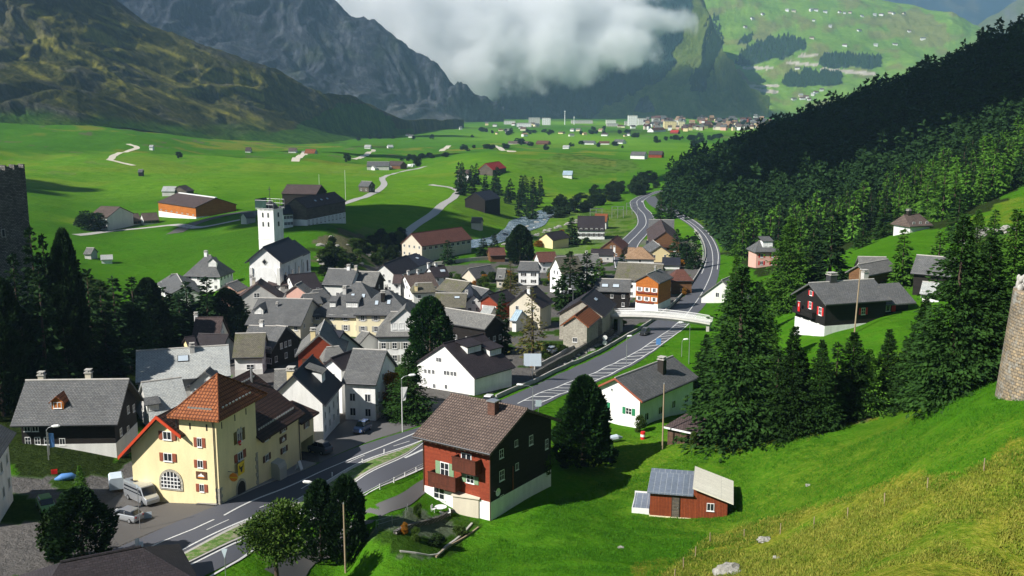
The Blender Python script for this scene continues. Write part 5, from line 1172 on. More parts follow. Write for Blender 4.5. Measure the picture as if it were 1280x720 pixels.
for x in (.9, 3.4, 5.6): m.box(x, x + .16, -.05, -.02, te - 1.35, te - .7)
for y in (.9, 2.7): m.box(-.05, -.02, y, y + .16, te - 1.35, te - .7)
m.build("slit_vent", P_["dark"], inn)
m = MB()                                # quoins of rough stone
for i in range(8): m.box(-.07, .5 if i % 2 else .32, -.07, .4 if i % 2 else .28, -1.2 + i * .36, -.87 + i * .36)
for i in range(11): m.box(tr_ - (.5 if i % 2 else .34), tr_ + .04, -.07, .06, -1.8 + i * .42, -1.41 + i * .42)
m.build("quoin", Wm["stone"], inn)
for pth in ([(-.12, .25, te - .1), (-.12, .25, -1)], [(-.12, tl_ + .25, te - .4), (-.12, tl_ + .25, 6.2)], [(LR - .15, -.1, zf - .3), (LR - .15, -.1, -2.5)]): MB().tube(pth, .05, 6).build("downpipe", M_DMETAL, inn)
def innw(face, px, py, w_, h_, sh, kind='plain', sw=None):
    q_ = Fi.hit(px, py, 0, -.03) if face == 'A' else Fi.hit(px, py, 1, -.03)
    return add_window(inn, FM(q_.x, q_.y, q_.z, face), w_, h_, sh, kind, sw)
for px, py in ((209, 544.5), (210, 571.5)): innw('A', px, py, .95, .85, "rust", 'plain', .42)
for px, py, w_ in ((249.5, 553, .5), (250.5, 580, .6)): innw('A', px, py, w_, .95 if w_ == .5 else .8, "rust", 'plain', .34)
innw('A', 252.5, 610, .5, .8, "rust", 'plain', .36)
innw('F', 300, 570, 1.0, .85, "rust", 'plain', .62); innw('F', 299, 545, .95, 1.25, "olive", 'plain', .55)
for px, py, s_ in ((333, 546.5, .8), (333.5, 572, .75), (354, 535.5, .8), (355, 562, .7)): innw('F', px, py, s_, s_ * .95, "brown", 'plain', .42)
# pointed heads of the twin gothic window, cellar arch, door arch
q_ = Fi.hit(299, 537, 1, -.03); m = MB()
for s in (-.26, .26): m.prism([(q_.x + s - .24, q_.z - .35), (q_.x + s + .24, q_.z - .35), (q_.x + s + .2, q_.z), (q_.x + s, q_.z + .22), (q_.x + s - .2, q_.z)], -.1, -.04, 'y')
m.build("window_arch", P_["grey"], inn)
def arch_pts(cx, zc, r, z0, n=14): return [(cx - r, z0)] + [(cx - r * math.cos(math.pi * i / n), zc + r * math.sin(math.pi * i / n)) for i in range(n + 1)] + [(cx + r, z0)]
q_ = Fi.hit(214, 601, 0, -.03); pts = arch_pts(q_.y, q_.z - .1, 1.05, q_.z - .75)
MB().prism(arch_pts(q_.y, q_.z - .1, 1.3, q_.z - .95), -.1, -.03, 'x').build("arch_surround", Wm["stone"], inn)
aw = MB().prism(pts, -.13, -.1, 'x').build("arched_window", M_GLASS, inn)
m = MB(); cy, cz = q_.y, q_.z
for i in range(-2, 3): m.box(-.17, -.13, cy + i * .38 - .04, cy + i * .38 + .04, cz - .75, cz + math.sqrt(max(0, 1.05**2 - (i * .38)**2)) - .1)
for zz in (-.72, -.35, .02, .4): r_ = math.sqrt(max(.05, 1.05**2 - max(0, zz + .1)**2)); m.box(-.172, -.132, cy - r_, cy + r_, cz + zz - .035, cz + zz + .035)
m.build("window_bars", P_["white"], aw)
q_ = Fi.hit(301, 611, 1, -.03); MB().prism(arch_pts(q_.x, q_.z + .1, .95, q_.z - 1.6), -.1, -.03, 'y').build("arch_surround", Wm["stone"], inn)
MB().prism(arch_pts(q_.x, q_.z + .1, .72, q_.z - 1.6), -.13, -.1, 'y').build("door", P_["black"], inn)
# rooftop: two blue skylights and two pipes
MM = Matrix.Translation((tr_ + 1.0, yr - 2.6, zr - 2.6 * sf + .12)) @ Matrix.Rotation(math.atan(sf), 4, 'X'); s_ = MB().box(-.35, .35, -.5, .5, 0, .12).build("skylight", P_["dark"], inn, M=MM); MB().box(-.3, .3, -.45, .45, .12, .14).build("pane", P_["blue"], s_)
MB().tube([(LR - 1.6, yr - 1.2, zr - 1.8), (LR - 1.6, yr - 1.2, zr + .9)], .14, 8).build("flue", M_METAL, inn)
# porch at the far end of the wing
MB().box(LR, LP, .2, 5.5, 0.4, 2.9).build("porch_wall", Wm["inn"], inn); MB().box(LP - .3, LP, .2, 5.5, -4, .4).build("porch_wall", Wm["inn"], inn); MB().box(LR, LR + .8, .25, 5.5, -4, .4).build("porch_wall", Wm["inn"], inn); MB().box(LR + .02, LP - .32, 4, 4.2, -4, .4).build("porch_back", P_["dark"], inn)
slab((3.0, 4.1), (-.4, 2.95), LR - .1, LP + .4, .2, R["darktile"], "porch_roof", inn); slab((6.4, 2.95), (3.0, 4.1), LR - .1, LP + .4, .2, R["darktile"], "porch_roof", inn)
MB().prism([(.2, 2.88), (5.5, 2.88), (3, 3.9)], LP - .05, LP, 'x').build("porch_gable", Wm["inn"], inn)
add_window(inn, FM((LR + LP) / 2 + .2, .2, 2.1), .7, .8, "brown", 'plain', .35)
# glazed lean-to entrance, bench
q_ = Fi.hit(352, 584, 1, -.6); MB().prism([(q_.z + .9, 0), (q_.z + .75, -.75), (q_.z + .3, -1.0), (q_.z - 1.1, -1.0), (q_.z - 1.1, 0)], 0, .01, 'z') 
m = MB().add([(q_.x - 1.2, 0, q_.z + .9), (q_.x - 1.2, -.8, q_.z + .7), (q_.x - 1.2, -1.0, q_.z + .2), (q_.x - 1.2, -1.0, q_.z - 2), (q_.x - 1.2, 0, q_.z - 2), (q_.x + .4, 0, q_.z + .9), (q_.x + .4, -.8, q_.z + .7), (q_.x + .4, -1.0, q_.z + .2), (q_.x + .4, -1.0, q_.z - 2), (q_.x + .4, 0, q_.z - 2)],
     [(0, 1, 2, 3, 4), (9, 8, 7, 6, 5), (0, 5, 6, 1), (1, 6, 7, 2), (2, 7, 8, 3)]); m.build("entrance_canopy", P_["grey"], inn)
MB().box(q_.x + .2, q_.x + .41, -.92, -.1, q_.z - 1.9, q_.z + .4).build("entrance_opening", P_["black"], inn)
# signs and flags
def sign_board(px, py, face, w_, h_, lab, cat="sign", bg="brown"):
    q_ = Fi.hit(px, py, 0, -.03) if face == 'A' else Fi.hit(px, py, 1, -.03)
    Mw = Fi.M @ FM(q_.x, q_.y, q_.z, face); r = thing("sign", Mw, lab, cat); MB().box(-w_ / 2, w_ / 2, -.08, -.02, -h_ / 2, h_ / 2).build("board", P_[bg], r); return r
for px, py, fc, lab in ((252, 594, 'A', "dark brown signboard with a white mountain over an orange line, on sunlit inn wall"), (353.5, 548.5, 'F', "dark signboard with a white mountain between two windows of the inn's dark wing")):
    r = sign_board(px, py, fc, 1.15 if fc == 'A' else 1.5, .75 if fc == 'A' else .7, lab)
    MB().prism([(-.38, -.12), (-.2, .1), (-.12, .05), (.0, .24), (.14, .05), (.2, .1), (.36, -.12)], -.1, -.085, 'y').build("mountain_emblem", P_["white"], r)
    MB().box(-.34, .34, -.1, -.085, -.24, -.16).build("lettering_bar", P_["orange"] if fc == 'A' else P_["white"], r)
q_ = Fi.hit(287, 595, 1, -.03); Mw = Fi.M @ FM(q_.x, -.03, q_.z)
r = thing("hanging_sign", Mw, "round orange hanging sign on a bracket beside the inn door", "sign")
MB().tube([(-.25, 0, .55), (-.25, -1.0, .55)], .03, 6).build("bracket", M_DMETAL, r); MB().tube([(-.28, -.55, 0), (-.12, -.55, 0)], .42, 16).build("disc", P_["orange"], r); MB().box(-.30, -.10, -1.0, -.1, -.05, .05).build("band", P_["yellow"], r)
q_ = Fi.hit(303, 585, 1, -.5); r = thing("flag", Fi.M @ Matrix.Translation((q_.x, -.35, q_.z)), "square yellow flag with a black bull's head over the inn door", "flag")
m = MB(); m.box(-.62, .62, -.03, 0, -.65, .6).build("cloth", P_["yellow"], r); MB().tube([(-.7, .0, .62), (.7, 0, .62)], .03, 6).build("pole", P_["brown"], r)
MB().prism([(-.22, .1), (-.36, .38), (-.44, .32), (-.36, .02), (-.2, -.05), (-.14, -.38), (0, -.46), (.14, -.38), (.2, -.05), (.36, .02), (.44, .32), (.36, .38), (.22, .1), (0, .14)], -.05, -.032, 'y').build("bull_head", P_["black"], r)
MB().tube([(-.07, -.055, -.36), (0, -.06, -.42), (.07, -.055, -.36)], .02, 5).build("nose_ring", P_["red"], r)
q_ = Fi.hit(299, 553, 1, -.1); r = thing("pennant", Fi.M @ Matrix.Translation((q_.x, -.12, q_.z)), "small red flag with white cross below the inn's gothic window", "flag"); MB().add([(-.35, 0, .15), (.35, 0, .15), (.1, -.1, -.28), (-.15, -.1, -.28), (-.35, -.03, .15), (.35, -.03, .15), (.1, -.13, -.28), (-.15, -.13, -.28)], [(0, 3, 2, 1), (4, 5, 6, 7), (0, 1, 5, 4), (1, 2, 6, 5), (2, 3, 7, 6), (3, 0, 4, 7)]).build("cloth", P_["brightred"], r); MB().box(-.12, .1, -.12, -.09, -.1, -.04).build("cross", P_["white"], r)
# sandwich board on the pavement
p = at(374, 588); r = thing("sandwich_board", frameM(p.x, p.y, p.z + .12, Fi.rz), "white A-shaped sandwich board on the pavement by the inn", "sign")
for s in (-1, 1): MB().add([(-.3, s * .3, 0), (.3, s * .3, 0), (.3, s * .02, .95), (-.3, s * .02, .95), (-.3, s * .34, 0), (.3, s * .34, 0), (.3, s * .06, .95), (-.3, s * .06, .95)], [(0, 1, 2, 3), (4, 7, 6, 5), (0, 4, 5, 1), (1, 5, 6, 2), (2, 6, 7, 3), (3, 7, 4, 0)]).build("panel", P_["white"], r)

# ---- red timber house -------------------------------------------------------
g = at(613, 634)
red = house("red timber house with green shutters and two balconies under a broad weathered roof", (562.5, 489.5), (665, 513.7), (509.5, 540), 8.35, 6.0, "red", "brown", ov=1.0, wins={}, deep=4, extra={(1, -1): (610, 572.5), (1, 1): (697.5, 522.5), (1, -1, 0): (613, 634), (-1, -1, 0): (537, 633)}, slope=.55,
    chim=(), pw=(('F', 575.5, 558.5, .9, .55, "sage"), ('F', 556, 586.5, 1.15, 1.5, "sage"), ('F', 588, 599, 1.0, .85, "sage"),
                 ('B', 626.5, 567, .75, .95, None), ('B', 645, 554, .6, .7, None), ('B', 663.5, 550, .75, 1.05, None), ('B', 683, 555, .6, 1.1, None), ('B', 627, 594, .85, 1.1, None), ('B', 646, 583, .6, .75, None), ('B', 627, 622, .7, .55, None), ('B', 664, 606, .7, .6, None)))
ri = red; xa, xb = ri['L']; y0 = ri['y0']; rr = ri['root']; Fr = ri['F']
for k_ in list(rr.children):
    if k_.name.startswith('wall'): pass
q0 = Fr.hit(575, 618, 1, -y0); zbase = q0.z
MB().box(xa - .02, xb + .05, -y0 - .05, y0 + .05, -4, zbase).build("base_wall", Wm["white"], rr)
MB().add([(xb + .03, -y0 - .03, zbase), (xb + .03, y0 + .03, zbase), (xb + .03, y0 + .03, ri['wt'](y0)), (xb + .03, 0, ri['wt'](0)), (xb + .03, -y0 - .03, ri['wt'](y0)), (xb - .05, -y0 - .03, zbase), (xb - .05, y0 + .03, zbase), (xb - .05, y0 + .03, ri['wt'](y0)), (xb - .05, 0, ri['wt'](0)), (xb - .05, -y0 - .03, ri['wt'](y0))], [(0, 1, 2, 3, 4), (9, 8, 7, 6, 5), (0, 5, 6, 1), (1, 6, 7, 2), (2, 7, 8, 3), (3, 8, 9, 4), (4, 9, 5, 0)]).build("shaded_gable", Wm["dark"], rr)  # gable away from the sun: its shade put into a darker wall colour
def rb(px0, px1, py0, py1, dep):
    a = Fr.hit(px0, py1, 1, -y0 - dep); b_2 = Fr.hit(px1, py1, 1, -y0 - dep); c = Fr.hit(px0, py0, 1, -y0 - dep); z0, z1 = min(a.z, b_2.z), c.z
    m = MB(); m.box(a.x, b_2.x, -y0 - dep, -y0, z0, z0 + .15); m.box(a.x, b_2.x, -y0 - dep, -y0 - dep + .08, z0 + .15, z1); m.box(a.x, a.x + .08, -y0 - dep + .08, -y0, z0 + .15, z1); m.box(b_2.x - .08, b_2.x, -y0 - dep + .08, -y0, z0 + .15, z1)
    m.box(a.x - .05, b_2.x + .05, -y0 - dep - .06, -y0 - dep + .12, z1, z1 + .07)
    m.build("balcony", Wm["balc"], rr); return a.x, b_2.x, z0, z1
a_ = rb(535, 569, 590, 607, 1.1); c_ = rb(565, 594, 571, 588, 1.1)
q_ = Fr.hit(583, 573, 1, -y0); add_window(rr, FM(q_.x, -y0, q_.z), 1.3, 1.1, None)
q_ = Fr.hit(549, 616, 1, -y0 - .06); add_window(rr, FM(q_.x, -y0 - .05, q_.z - .05), 1.5, 1.3, None, 'grid'); q_ = Fr.hit(569, 620, 1, -y0 - .06); add_window(rr, FM(q_.x, -y0 - .05, q_.z), .45, .45, None)
m = MB()
for i in range(12): x = xa + .2 + i * (xb - xa - .4) / 11; m.box(x - .05, x + .05, -y0 - 1.0, -y0, ri['wt'](y0 + 1.0) - .22, ri['wt'](y0 + 1.0) - .06)
m.build("rafter", P_["brown"], rr)
for s in (xa, xb): MB().tube([(s, -y0 - .08, ri['wt'](y0) - .3), (s, -y0 - .08, -1.5)], .05, 6).build("downpipe", P_["brown"], rr)
q_ = Fr.hit(641, 600, 0, xb + .06); MB().tube([(xb + .09, q_.y, q_.z - 1.1), (xb + .09, q_.y, q_.z + 1.5)], .05, 6).build("downpipe", P_["rust"], rr)
c0 = roof_hit(ri, 614.5, 518); zt = c0.z + 1.35; cc = MB().box(c0.x - .45, c0.x + .45, c0.y - .1, c0.y + .7, c0.z - .6, zt).build("chimney", M_BRICK, rr); MB().box(c0.x - .55, c0.x + .55, c0.y - .2, c0.y + .8, zt, zt + .12).build("chimney_cap", M_METAL, cc)
# satellite dish, garden shed, table
q_ = Fr.hit(622, 615, 0, xb + .5); r = thing("satellite_dish", Fr.M @ Matrix.Translation((xb + .45, q_.y, q_.z)), "small white satellite dish on the red house's shaded gable foot", "dish")
MB().tube([(0, 0, 0), (-.4, 0, 0)], .03, 6).build("arm", M_METAL, r); m = MB()
for k in range(12): pass
m.tube([(.02, 0, 0), (.05, 0, 0), (.12, 0, 0)], [.05, .28, .42], 14, False).build("dish", P_["white"], r, smooth=True)
p = at(566, 640); q1 = at(598, 648); f_ = Frame(p, q1 - p)
MW = (q1 - p).length
sh = thing("garden_shed", f_.M, "small beige garden shed with a flat tan roof against the red house", "shed")
MB().box(0, MW, 0, 2.7, -1.5, 1.75).build("wall", Wm["beige"], sh); MB().add([(-.15, -.15, 1.75), (MW + .15, -.15, 1.75), (MW + .15, 2.85, 2.15), (-.15, 2.85, 2.15), (-.15, -.15, 1.85), (MW + .15, -.15, 1.85), (MW + .15, 2.85, 2.25), (-.15, 2.85, 2.25)], [(0, 3, 2, 1), (4, 5, 6, 7), (0, 1, 5, 4), (1, 2, 6, 5), (2, 3, 7, 6), (3, 0, 4, 7)]).build("roof", Wm["beige"], sh)

# ---- white bungalow with green shutters --------------------------------------
bw = house("white bungalow with green shutters, a slate-blue roof and a brown edge, behind the meadow crest", (762.5, 476), (842, 441), (804, 502.5), 4.6, 2.95, "white", "slate", ov=.7, extra={(1, -1): (872, 474), (-1, 1): (738.7, 485), (-1, -1, 0): (804, 536)}, slope=.45, wins={'F': [(1.6, 4, 1.0, 1.1)]}, chim=((.62, -1.6, .9, .9, P_["dark"]),),
    pw=(('A', 786, 514, .95, .95, "green"), ('A', 755, 506, .95, .95, "green"), ('A', 765, 487, .3, .35, None)))
xa_, xb_ = bw['L']; 
for s in (-1, 1):
    W2 = bw['W'] / 2; x = xa_ - .5 if not bw['swap'] else xb_ + .5
    MB().prism([(0, bw['zr'] + .04), (s * W2, bw['ze'] + .04), (s * W2, bw['ze'] - .24), (0, bw['zr'] - .24)], x - .08, x + .02, 'x').build("verge_board", P_["rust"], bw['root'])
# lean-to of weathered boards beside it
p = at(834, 556); q1 = at(872, 556); f_ = Frame(p, q1 - p); LW = (q1 - p).length
bs = thing("board_shed", f_.M, "weathered brown board shed with a mauve roof beside the white bungalow", "shed")
MB().box(0, LW, 0, 3.2, -1.0, 2.25).build("wall", Wm["boards"], bs)
MB().add([(-.4, -.4, 2.25), (LW + .4, -.4, 2.25), (LW + .3, 3.6, 3.1), (.5, 3.6, 3.1)] + [(-.4, -.4, 2.37), (LW + .4, -.4, 2.37), (LW + .3, 3.6, 3.22), (.5, 3.6, 3.22)], [(0, 3, 2, 1), (4, 5, 6, 7), (0, 1, 5, 4), (1, 2, 6, 5), (2, 3, 7, 6), (3, 0, 4, 7)]).build("roof", R["mauve"], bs)
MB().box(-.42, LW + .42, -.5, -.4, 2.2, 2.4).build("fascia", P_["white"], bs)

# ---- meadow shed --------------------------------------------------------------
g = at(812, 645); rg = at(910, 645); f_ = Frame(g, rg - g)
ms = thing("meadow_shed", f_.M, "red-brown board hut in the meadow with one grey-blue and one cream roof", "shed")
b4 = 4.45; L8 = 7.9; dp = 5.6
MB().prism([(0, -.2), (b4, -1.0), (L8, -.2), (L8, 2.3), (b4, 3.5), (b4 - .02, 2.65), (0, 2.65)], 0, dp, 'y').build("wall", Wm["shedred"], ms)
MB().box(-.05, b4, -.05, dp, -1.5, .12).build("base_wall", Wm["cream"], ms)
th = .12
MB().add([(-.3, -.35, 2.62), (b4 - .02, -.35, 2.62), (b4 - .02, dp + .2, 3.05), (-.3, dp + .2, 3.05)] + [(-.3, -.35, 2.74), (b4 - .02, -.35, 2.74), (b4 - .02, dp + .2, 3.17), (-.3, dp + .2, 3.17)], [(0, 3, 2, 1), (4, 5, 6, 7), (0, 1, 5, 4), (1, 2, 6, 5), (2, 3, 7, 6), (3, 0, 4, 7)]).build("metal_roof", R["sheet"], ms)
MB().add([(b4 - .1, -.5, 3.52), (L8 + .6, -.5, 2.12), (L8 + .6, dp + .5, 2.12), (b4 - .1, dp + .5, 3.52)] + [(b4 - .1, -.5, 3.64), (L8 + .6, -.5, 2.24), (L8 + .6, dp + .5, 2.24), (b4 - .1, dp + .5, 3.64)], [(0, 3, 2, 1), (4, 5, 6, 7), (0, 1, 5, 4), (1, 2, 6, 5), (2, 3, 7, 6), (3, 0, 4, 7)]).build("cream_roof", R["cream"], ms)
add_window(ms, FM(6.2, 0, 1.5), .75, .85, None); d = MB().box(2.3, 3.0, -.04, 0, .15, 2.4).build("door", Wm["grewood"], ms); MB().box(2.85, 2.92, -.09, -.04, 1.1, 1.2).build("handle", M_METAL, d)
for x in (2.22, 3.02): MB().box(x, x + .06, -.06, 0, .1, 2.5).build("door_frame", P_["dark"], ms)
g2 = at(800, 641); tb = thing("trough", Matrix.Translation(f_.o) @ Matrix.Rotation(f_.rz, 4, 'Z') @ Matrix.Translation((-1.9, .3, -.1)), "white board cold frame with a grey lid at the hut's left end", "cold frame")
MB().box(0, 1.8, 0, .08, -.6, .75).box(0, .08, .08, 3.4, -.6, .75).box(0, 1.8, 3.4, 3.48, -.6, 1.3).build("box_wall", P_["white"], tb); MB().add([(.1, .1, .55), (1.78, .1, .55), (1.78, 3.38, 1.1), (.1, 3.38, 1.1), (.1, .1, .6), (1.78, .1, .6), (1.78, 3.38, 1.15), (.1, 3.38, 1.15)], [(0, 3, 2, 1), (4, 5, 6, 7), (0, 1, 5, 4), (1, 2, 6, 5), (2, 3, 7, 6), (3, 0, 4, 7)]).build("lid", R["sheet"], tb)

# ---- black chalet on the slope --------------------------------------------------
ch = house("black timber chalet with bright red shutters and a white base on the right hillside", (1007.5, 356), (1100, 346.5), (1032.5, 382), 7.4, 4.8, "black", "slate", z=40.1, extra={(1, -1): (1107.5, 375), (-1, 1): (987.5, 365), (-1, -1, 0): (1040, 421)}, slope=.5, ov=.8, wins={}, deep=6, shut="brightred",
    chim=((.36, .3, 1.1, 1.3, M_DMETAL), (.88, .5, 1.2, .9)),
    pw=(('A', 1025.5, 389, .85, 1.35, "brightred"), ('A', 1013, 381.5, .7, 1.2, "brightred"), ('A', 1014, 366.5, .7, .8, "brightred"), ('F', 1079, 389, .8, 1.15, "brightred")), balc=(('A', .3, 1.0, 2.0, .7, .85, 'black'),))
xc = ch['L'][1]; W2 = ch['W'] / 2
q_ = ch['F'].hit(1040, 407, 1, -ch['y0']); MB().box(ch['L'][0] - .05, ch['L'][1] - .02, -ch['y0'] - .05, ch['y0'] + .05, -6, q_.z).build("base_wall", Wm["white"], ch['root'])
cb = MB().prism([(-ch['y0'] + 1.4, -2), (ch['y0'], -2), (ch['y0'], 4.1), (.7, 6.3), (-ch['y0'] + 1.4, 4.1)], xc - .3, xc + 5.6, 'x').build("extension_wall", Wm["black"], ch['root'])
roof_part(ch['root'], Matrix.Translation((xc + 2.6, .7, 0)), 7.4, W2 * 2 - .6, 6.55, 3.9, R["slate"])
add_window(ch['root'], FM(xc + 1.2, -ch['y0'] + 1.4, 3.0), 1.6, 1.1, None, 'plain'); link("shutter", shutter_mesh("brightred"), ch['root'], FM(xc + 2.7, -ch['y0'] + 1.4, 3.0) @ Matrix.Diagonal((.8, 1, 1.3, 1)))
for s in (-2.6, -.2, 2.2): link("shutter", shutter_mesh("white"), ch['root'], FM(ch['L'][0] - .06, s, .4, 'A') @ Matrix.Diagonal((.5, 1, 1.6, 1)))
Mf = ch['F'].M @ FM(ch['L'][0] - .9, 2.0, 3.4, 'A'); r = thing("flag", Mf, "red flag with a white cross hanging on the black chalet's gable", "flag"); MB().box(-.3, .3, -.03, 0, -1.0, .6).build("cloth", P_["brightred"], r); MB().box(-.06, .06, -.05, -.03, -.15, .35).build("cross", P_["white"], r); MB().tube([(-.4, 0, .7), (.4, 0, .7)], .03, 6).build("pole", P_["white"], r)
# other buildings on the right slope
house("grey roof with a brown timber gable right behind the black chalet's ridge", (1072, 331), (1110, 324), (1086, 344), 5.6, 4.0, "timber", "grey", wins={})
house("long pale flat roof partly hidden by spruces just above the black chalet", (1072, 321), (1108, 321), (1068, 331), 4.5, 3.6, "offwhite", "grey", wins={})
house("dark slate roofed house hidden among spruces right of the black chalet", (1146, 318), (1196, 323), (1150, 334), 6.5, 4.0, "dark", "slate", wins={})
house("white conservatory with a grey roof beneath the hidden dark slate roof", (1153, 352), (1180, 354), (1155, 361), 3.4, 2.5, "white", "pale", wins={'F': [(1.3, 4, 1.1, 1.2)]})
house("lone white house with a weathered roof and a red flag high on the right hillside", (1130, 267), (1150, 268), (1113, 280), 5.4, 3.2, "offwhite", "brown", extra={(1, -1): (1166, 281)}, slope=.5, hip=(.25, .4), chim=((.3, 0, 1.0, .9, P_["dark"]),), wins={'F': [(2.6, 3, .8, 1.0)]})
house("small pink house with red shutters and a dark mansard roof at the forest foot", (948, 301), (962, 301), (944, 315), 8.0, 5.2, "pink", "slate", hip=(.6, .6), shut="brightred", wins={'F': [(1.4, 2, 1, 1.2), (3.7, 2, 1, 1.2)]}, dorm=((.6, .6, 3.2, 1.8, 'shed', 'white', 'slate'),))
house("white house with brown-grey roof at the right end of the footbridge", (902, 350), (918, 343), (890, 364), 5.6, 3.6, "offwhite", "grey", wins={'A': [(2, 2, .9, 1.2)], 'F': [(2, 3, .9, 1.2)]})
house("big slate roofed house whose roof fills the bottom left corner", (62, 690.7), (168, 697), (33, 724), 6.0, 4.0, "white", "purple", hip=(.7, .9), wins={}, extra={(1, -1): (262, 722)}, slope=.5, z=37.0)
house("white house cut by the left edge of the picture, wall facing the road", (-34, 512), (-62, 545), (19, 540), 9.0, 6.4, "white", "slate", wins={'F': [(2.0, 3, .8, 1.1), (4.4, 3, .8, 1.1)], 'A': [(2.0, 3, .8, 1.1), (4.4, 3, .8, 1.1)]}, deep=5)

# ---- church --------------------------------------------------------------------
ck = house("white parish church with steep dark slate nave roof and a diamond window", (328.5, 309), (364, 296), (354.8, 328), 13.2, 8.4, "white", "navy", cat="church", ov=.9, extra={(-1, 1): (304.4, 328.4), (1, -1): (380.7, 316)}, slope=.8, wins={}, deep=12, gut=True)
cr = ck['root']; Fc = ck['F']; xa, xb = ck['L']; y0 = ck['y0']; endA = -1 if not ck['swap'] else 1; xe = xa if endA < 0 else xb; fc = 'A' if endA < 0 else 'B'
m = MB()
for s in (-1, 1): m.box(xe + endA * .35 if endA > 0 else xe - .35, xe, s * y0 * .9 - .35, s * y0 * .9 + .35, -10, 7.6) if endA < 0 else None
for i in range(4): x = xa + 1.2 + i * (xb - xa - 2.2) / 3; m.box(x - .35, x + .35, -y0 - .3, -y0, -10, 7.3)
m.build("pilaster", Wm["offwhite"], cr)
def rwin(parent, M, w_, h_):
    o = MB().prism(arch_pts(0, h_ / 2 - w_ / 2, w_ / 2, -h_ / 2), -.06, 0, 'y').build("arched_window", P_["grey"], parent, M=M)
    MB().prism(arch_pts(0, h_ / 2 - w_ / 2, w_ / 2 - .1, -h_ / 2 + .1), -.08, -.06, 'y').build("pane", M_GLASS, o); return o
for i in range(3): x = xa + 1.2 + (i + .5) * (xb - xa - 2.2) / 3; rwin(cr, FM(x, -y0, 4.6), 1.1, 3.0)
dm = MB().prism([(-.7, 0), (0, -.8), (.7, 0), (0, .8)], -.1, -.02, 'y').build("diamond_window", P_["grey"], cr, M=FM(xe, 0, 9.0, fc)); MB().prism([(-.5, 0), (0, -.58), (.5, 0), (0, .58)], -.12, -.1, 'y').build("pane", M_GLASS, dm)
MB().prism(arch_pts(0, 5.2, y0 * .72, 0, 20), -.08, -.02, 'y').build("arch_relief", Wm["white"], cr, M=FM(xe, 0, 0, fc))
# choir
c1_ = Fc.loc(atZ(369, 302, Fc.o.z + 10.5)); xs = xb if endA < 0 else xa; sg = 1 if endA < 0 else -1
m = MB().box(min(xs, xs + sg * 8), max(xs, xs + sg * 8), -y0 * .8, y0 * .8, -12, 8.0); m.build("choir_wall", Wm["white"], cr)
roof_part(cr, Matrix.Translation((xs + sg * 3.2, 0, 0)), 3.5, y0 * 1.7, 11.4, 7.9, R["slate"], (y0 * .75, y0 * .75), name="choir_roof")
for i in range(2): rwin(cr, FM(xs + sg * (2 + i * 3.4), -y0 * .8, 4.8), 1.1, 3.0)
# bell tower, round onion cap and scaffold
tc = at(341, 327); twz = gh(tc.x, tc.y)
TY = 283.0; pL, pM, pR = atY(323.5, 300, TY), atY(343, 300, TY - 2), atY(346.7, 300, TY + 1.5)
wT = (pL - pM).length; ft = Frame((pM.x, pM.y, 0), (pM - pL)); zt = atY(340, 261, TY).z; zb_ = ground(pM.x, pM.y) - 3
tw = thing("bell_tower", Matrix.Translation((0, 0, 0)) @ ft.M @ Matrix.Translation((-wT, 0, float(zb_) + 3)), "slim white bell tower with scaffolding and a cross, beside the church", "tower")
TB = float(zb_) + 3; Hh_ = zt - TB; dT = wT * .85
MB().box(0, wT, 0, dT, -4, Hh_).build("wall", Wm["white"], tw); MB().box(-.12, wT + .12, -.12, dT + .12, Hh_ - .25, Hh_).build("cornice", P_["white"], tw); MB().box(-.08, wT + .08, -.08, dT + .08, Hh_ * .52, Hh_ * .52 + .15).build("string_course", Wm["offwhite"], tw)
for zz in (Hh_ - 1.6, Hh_ - 4.1):
    for x in (wT * .33, wT * .67): rwin(tw, FM(x, 0, zz), .6, 1.4)
    rwin(tw, FM(wT, dT * .5, zz, 'B'), .8, 1.4); rwin(tw, FM(0, dT * .5, zz, 'A'), .8, 1.4)
m = MB(); m.tube([(wT / 2, dT / 2, Hh_), (wT / 2, dT / 2, Hh_ + .7), (wT / 2, dT / 2, Hh_ + 1.4), (wT / 2, dT / 2, Hh_ + 2.0), (wT / 2, dT / 2, Hh_ + 2.9)], [wT * .44, wT * .40, wT * .28, .3, .1], 10); m.build("onion_cap", M_DMETAL, tw, smooth=True)
NET = plain("scaffold_net", (.025, .06, .05), .9, .4, 2); MB().box(-.45, wT * .62, -.42, -.38, Hh_ + .3, Hh_ + 2.3).build("scaffold_net", NET, tw); MB().box(-.45, -.41, -.38, dT + .4, Hh_ + .3, Hh_ + 2.7).build("scaffold_net", NET, tw)
m = MB(); c2_ = (wT / 2, dT / 2); m.tube([(*c2_, Hh_ + 3.1), (*c2_, Hh_ + 6.0)], .09, 6); m.box(c2_[0] - .55, c2_[0] + .55, c2_[1] - .06, c2_[1] + .06, Hh_ + 5.1, Hh_ + 5.25); m.build("cross", M_DMETAL, tw)
m = MB()
for i in range(5):
    for j in (0, 1):
        x = -.3 + i * (wT + .6) / 4; m.tube([(x, -.35 + j * (dT + .7), Hh_ - .4), (x, -.35 + j * (dT + .7), Hh_ + 2.5)], .05, 5)
for zz in (.2, 1.3, 2.4):
    for j in (0, 1): m.tube([(-.4, -.35 + j * (dT + .7), Hh_ + zz), (wT + .4, -.35 + j * (dT + .7), Hh_ + zz)], .045, 5); m.tube([(-.35 + j * (wT + .7), -.4, Hh_ + zz), (-.35 + j * (wT + .7), dT + .4, Hh_ + zz)], .045, 5)
m.build("scaffold", M_METAL, tw)
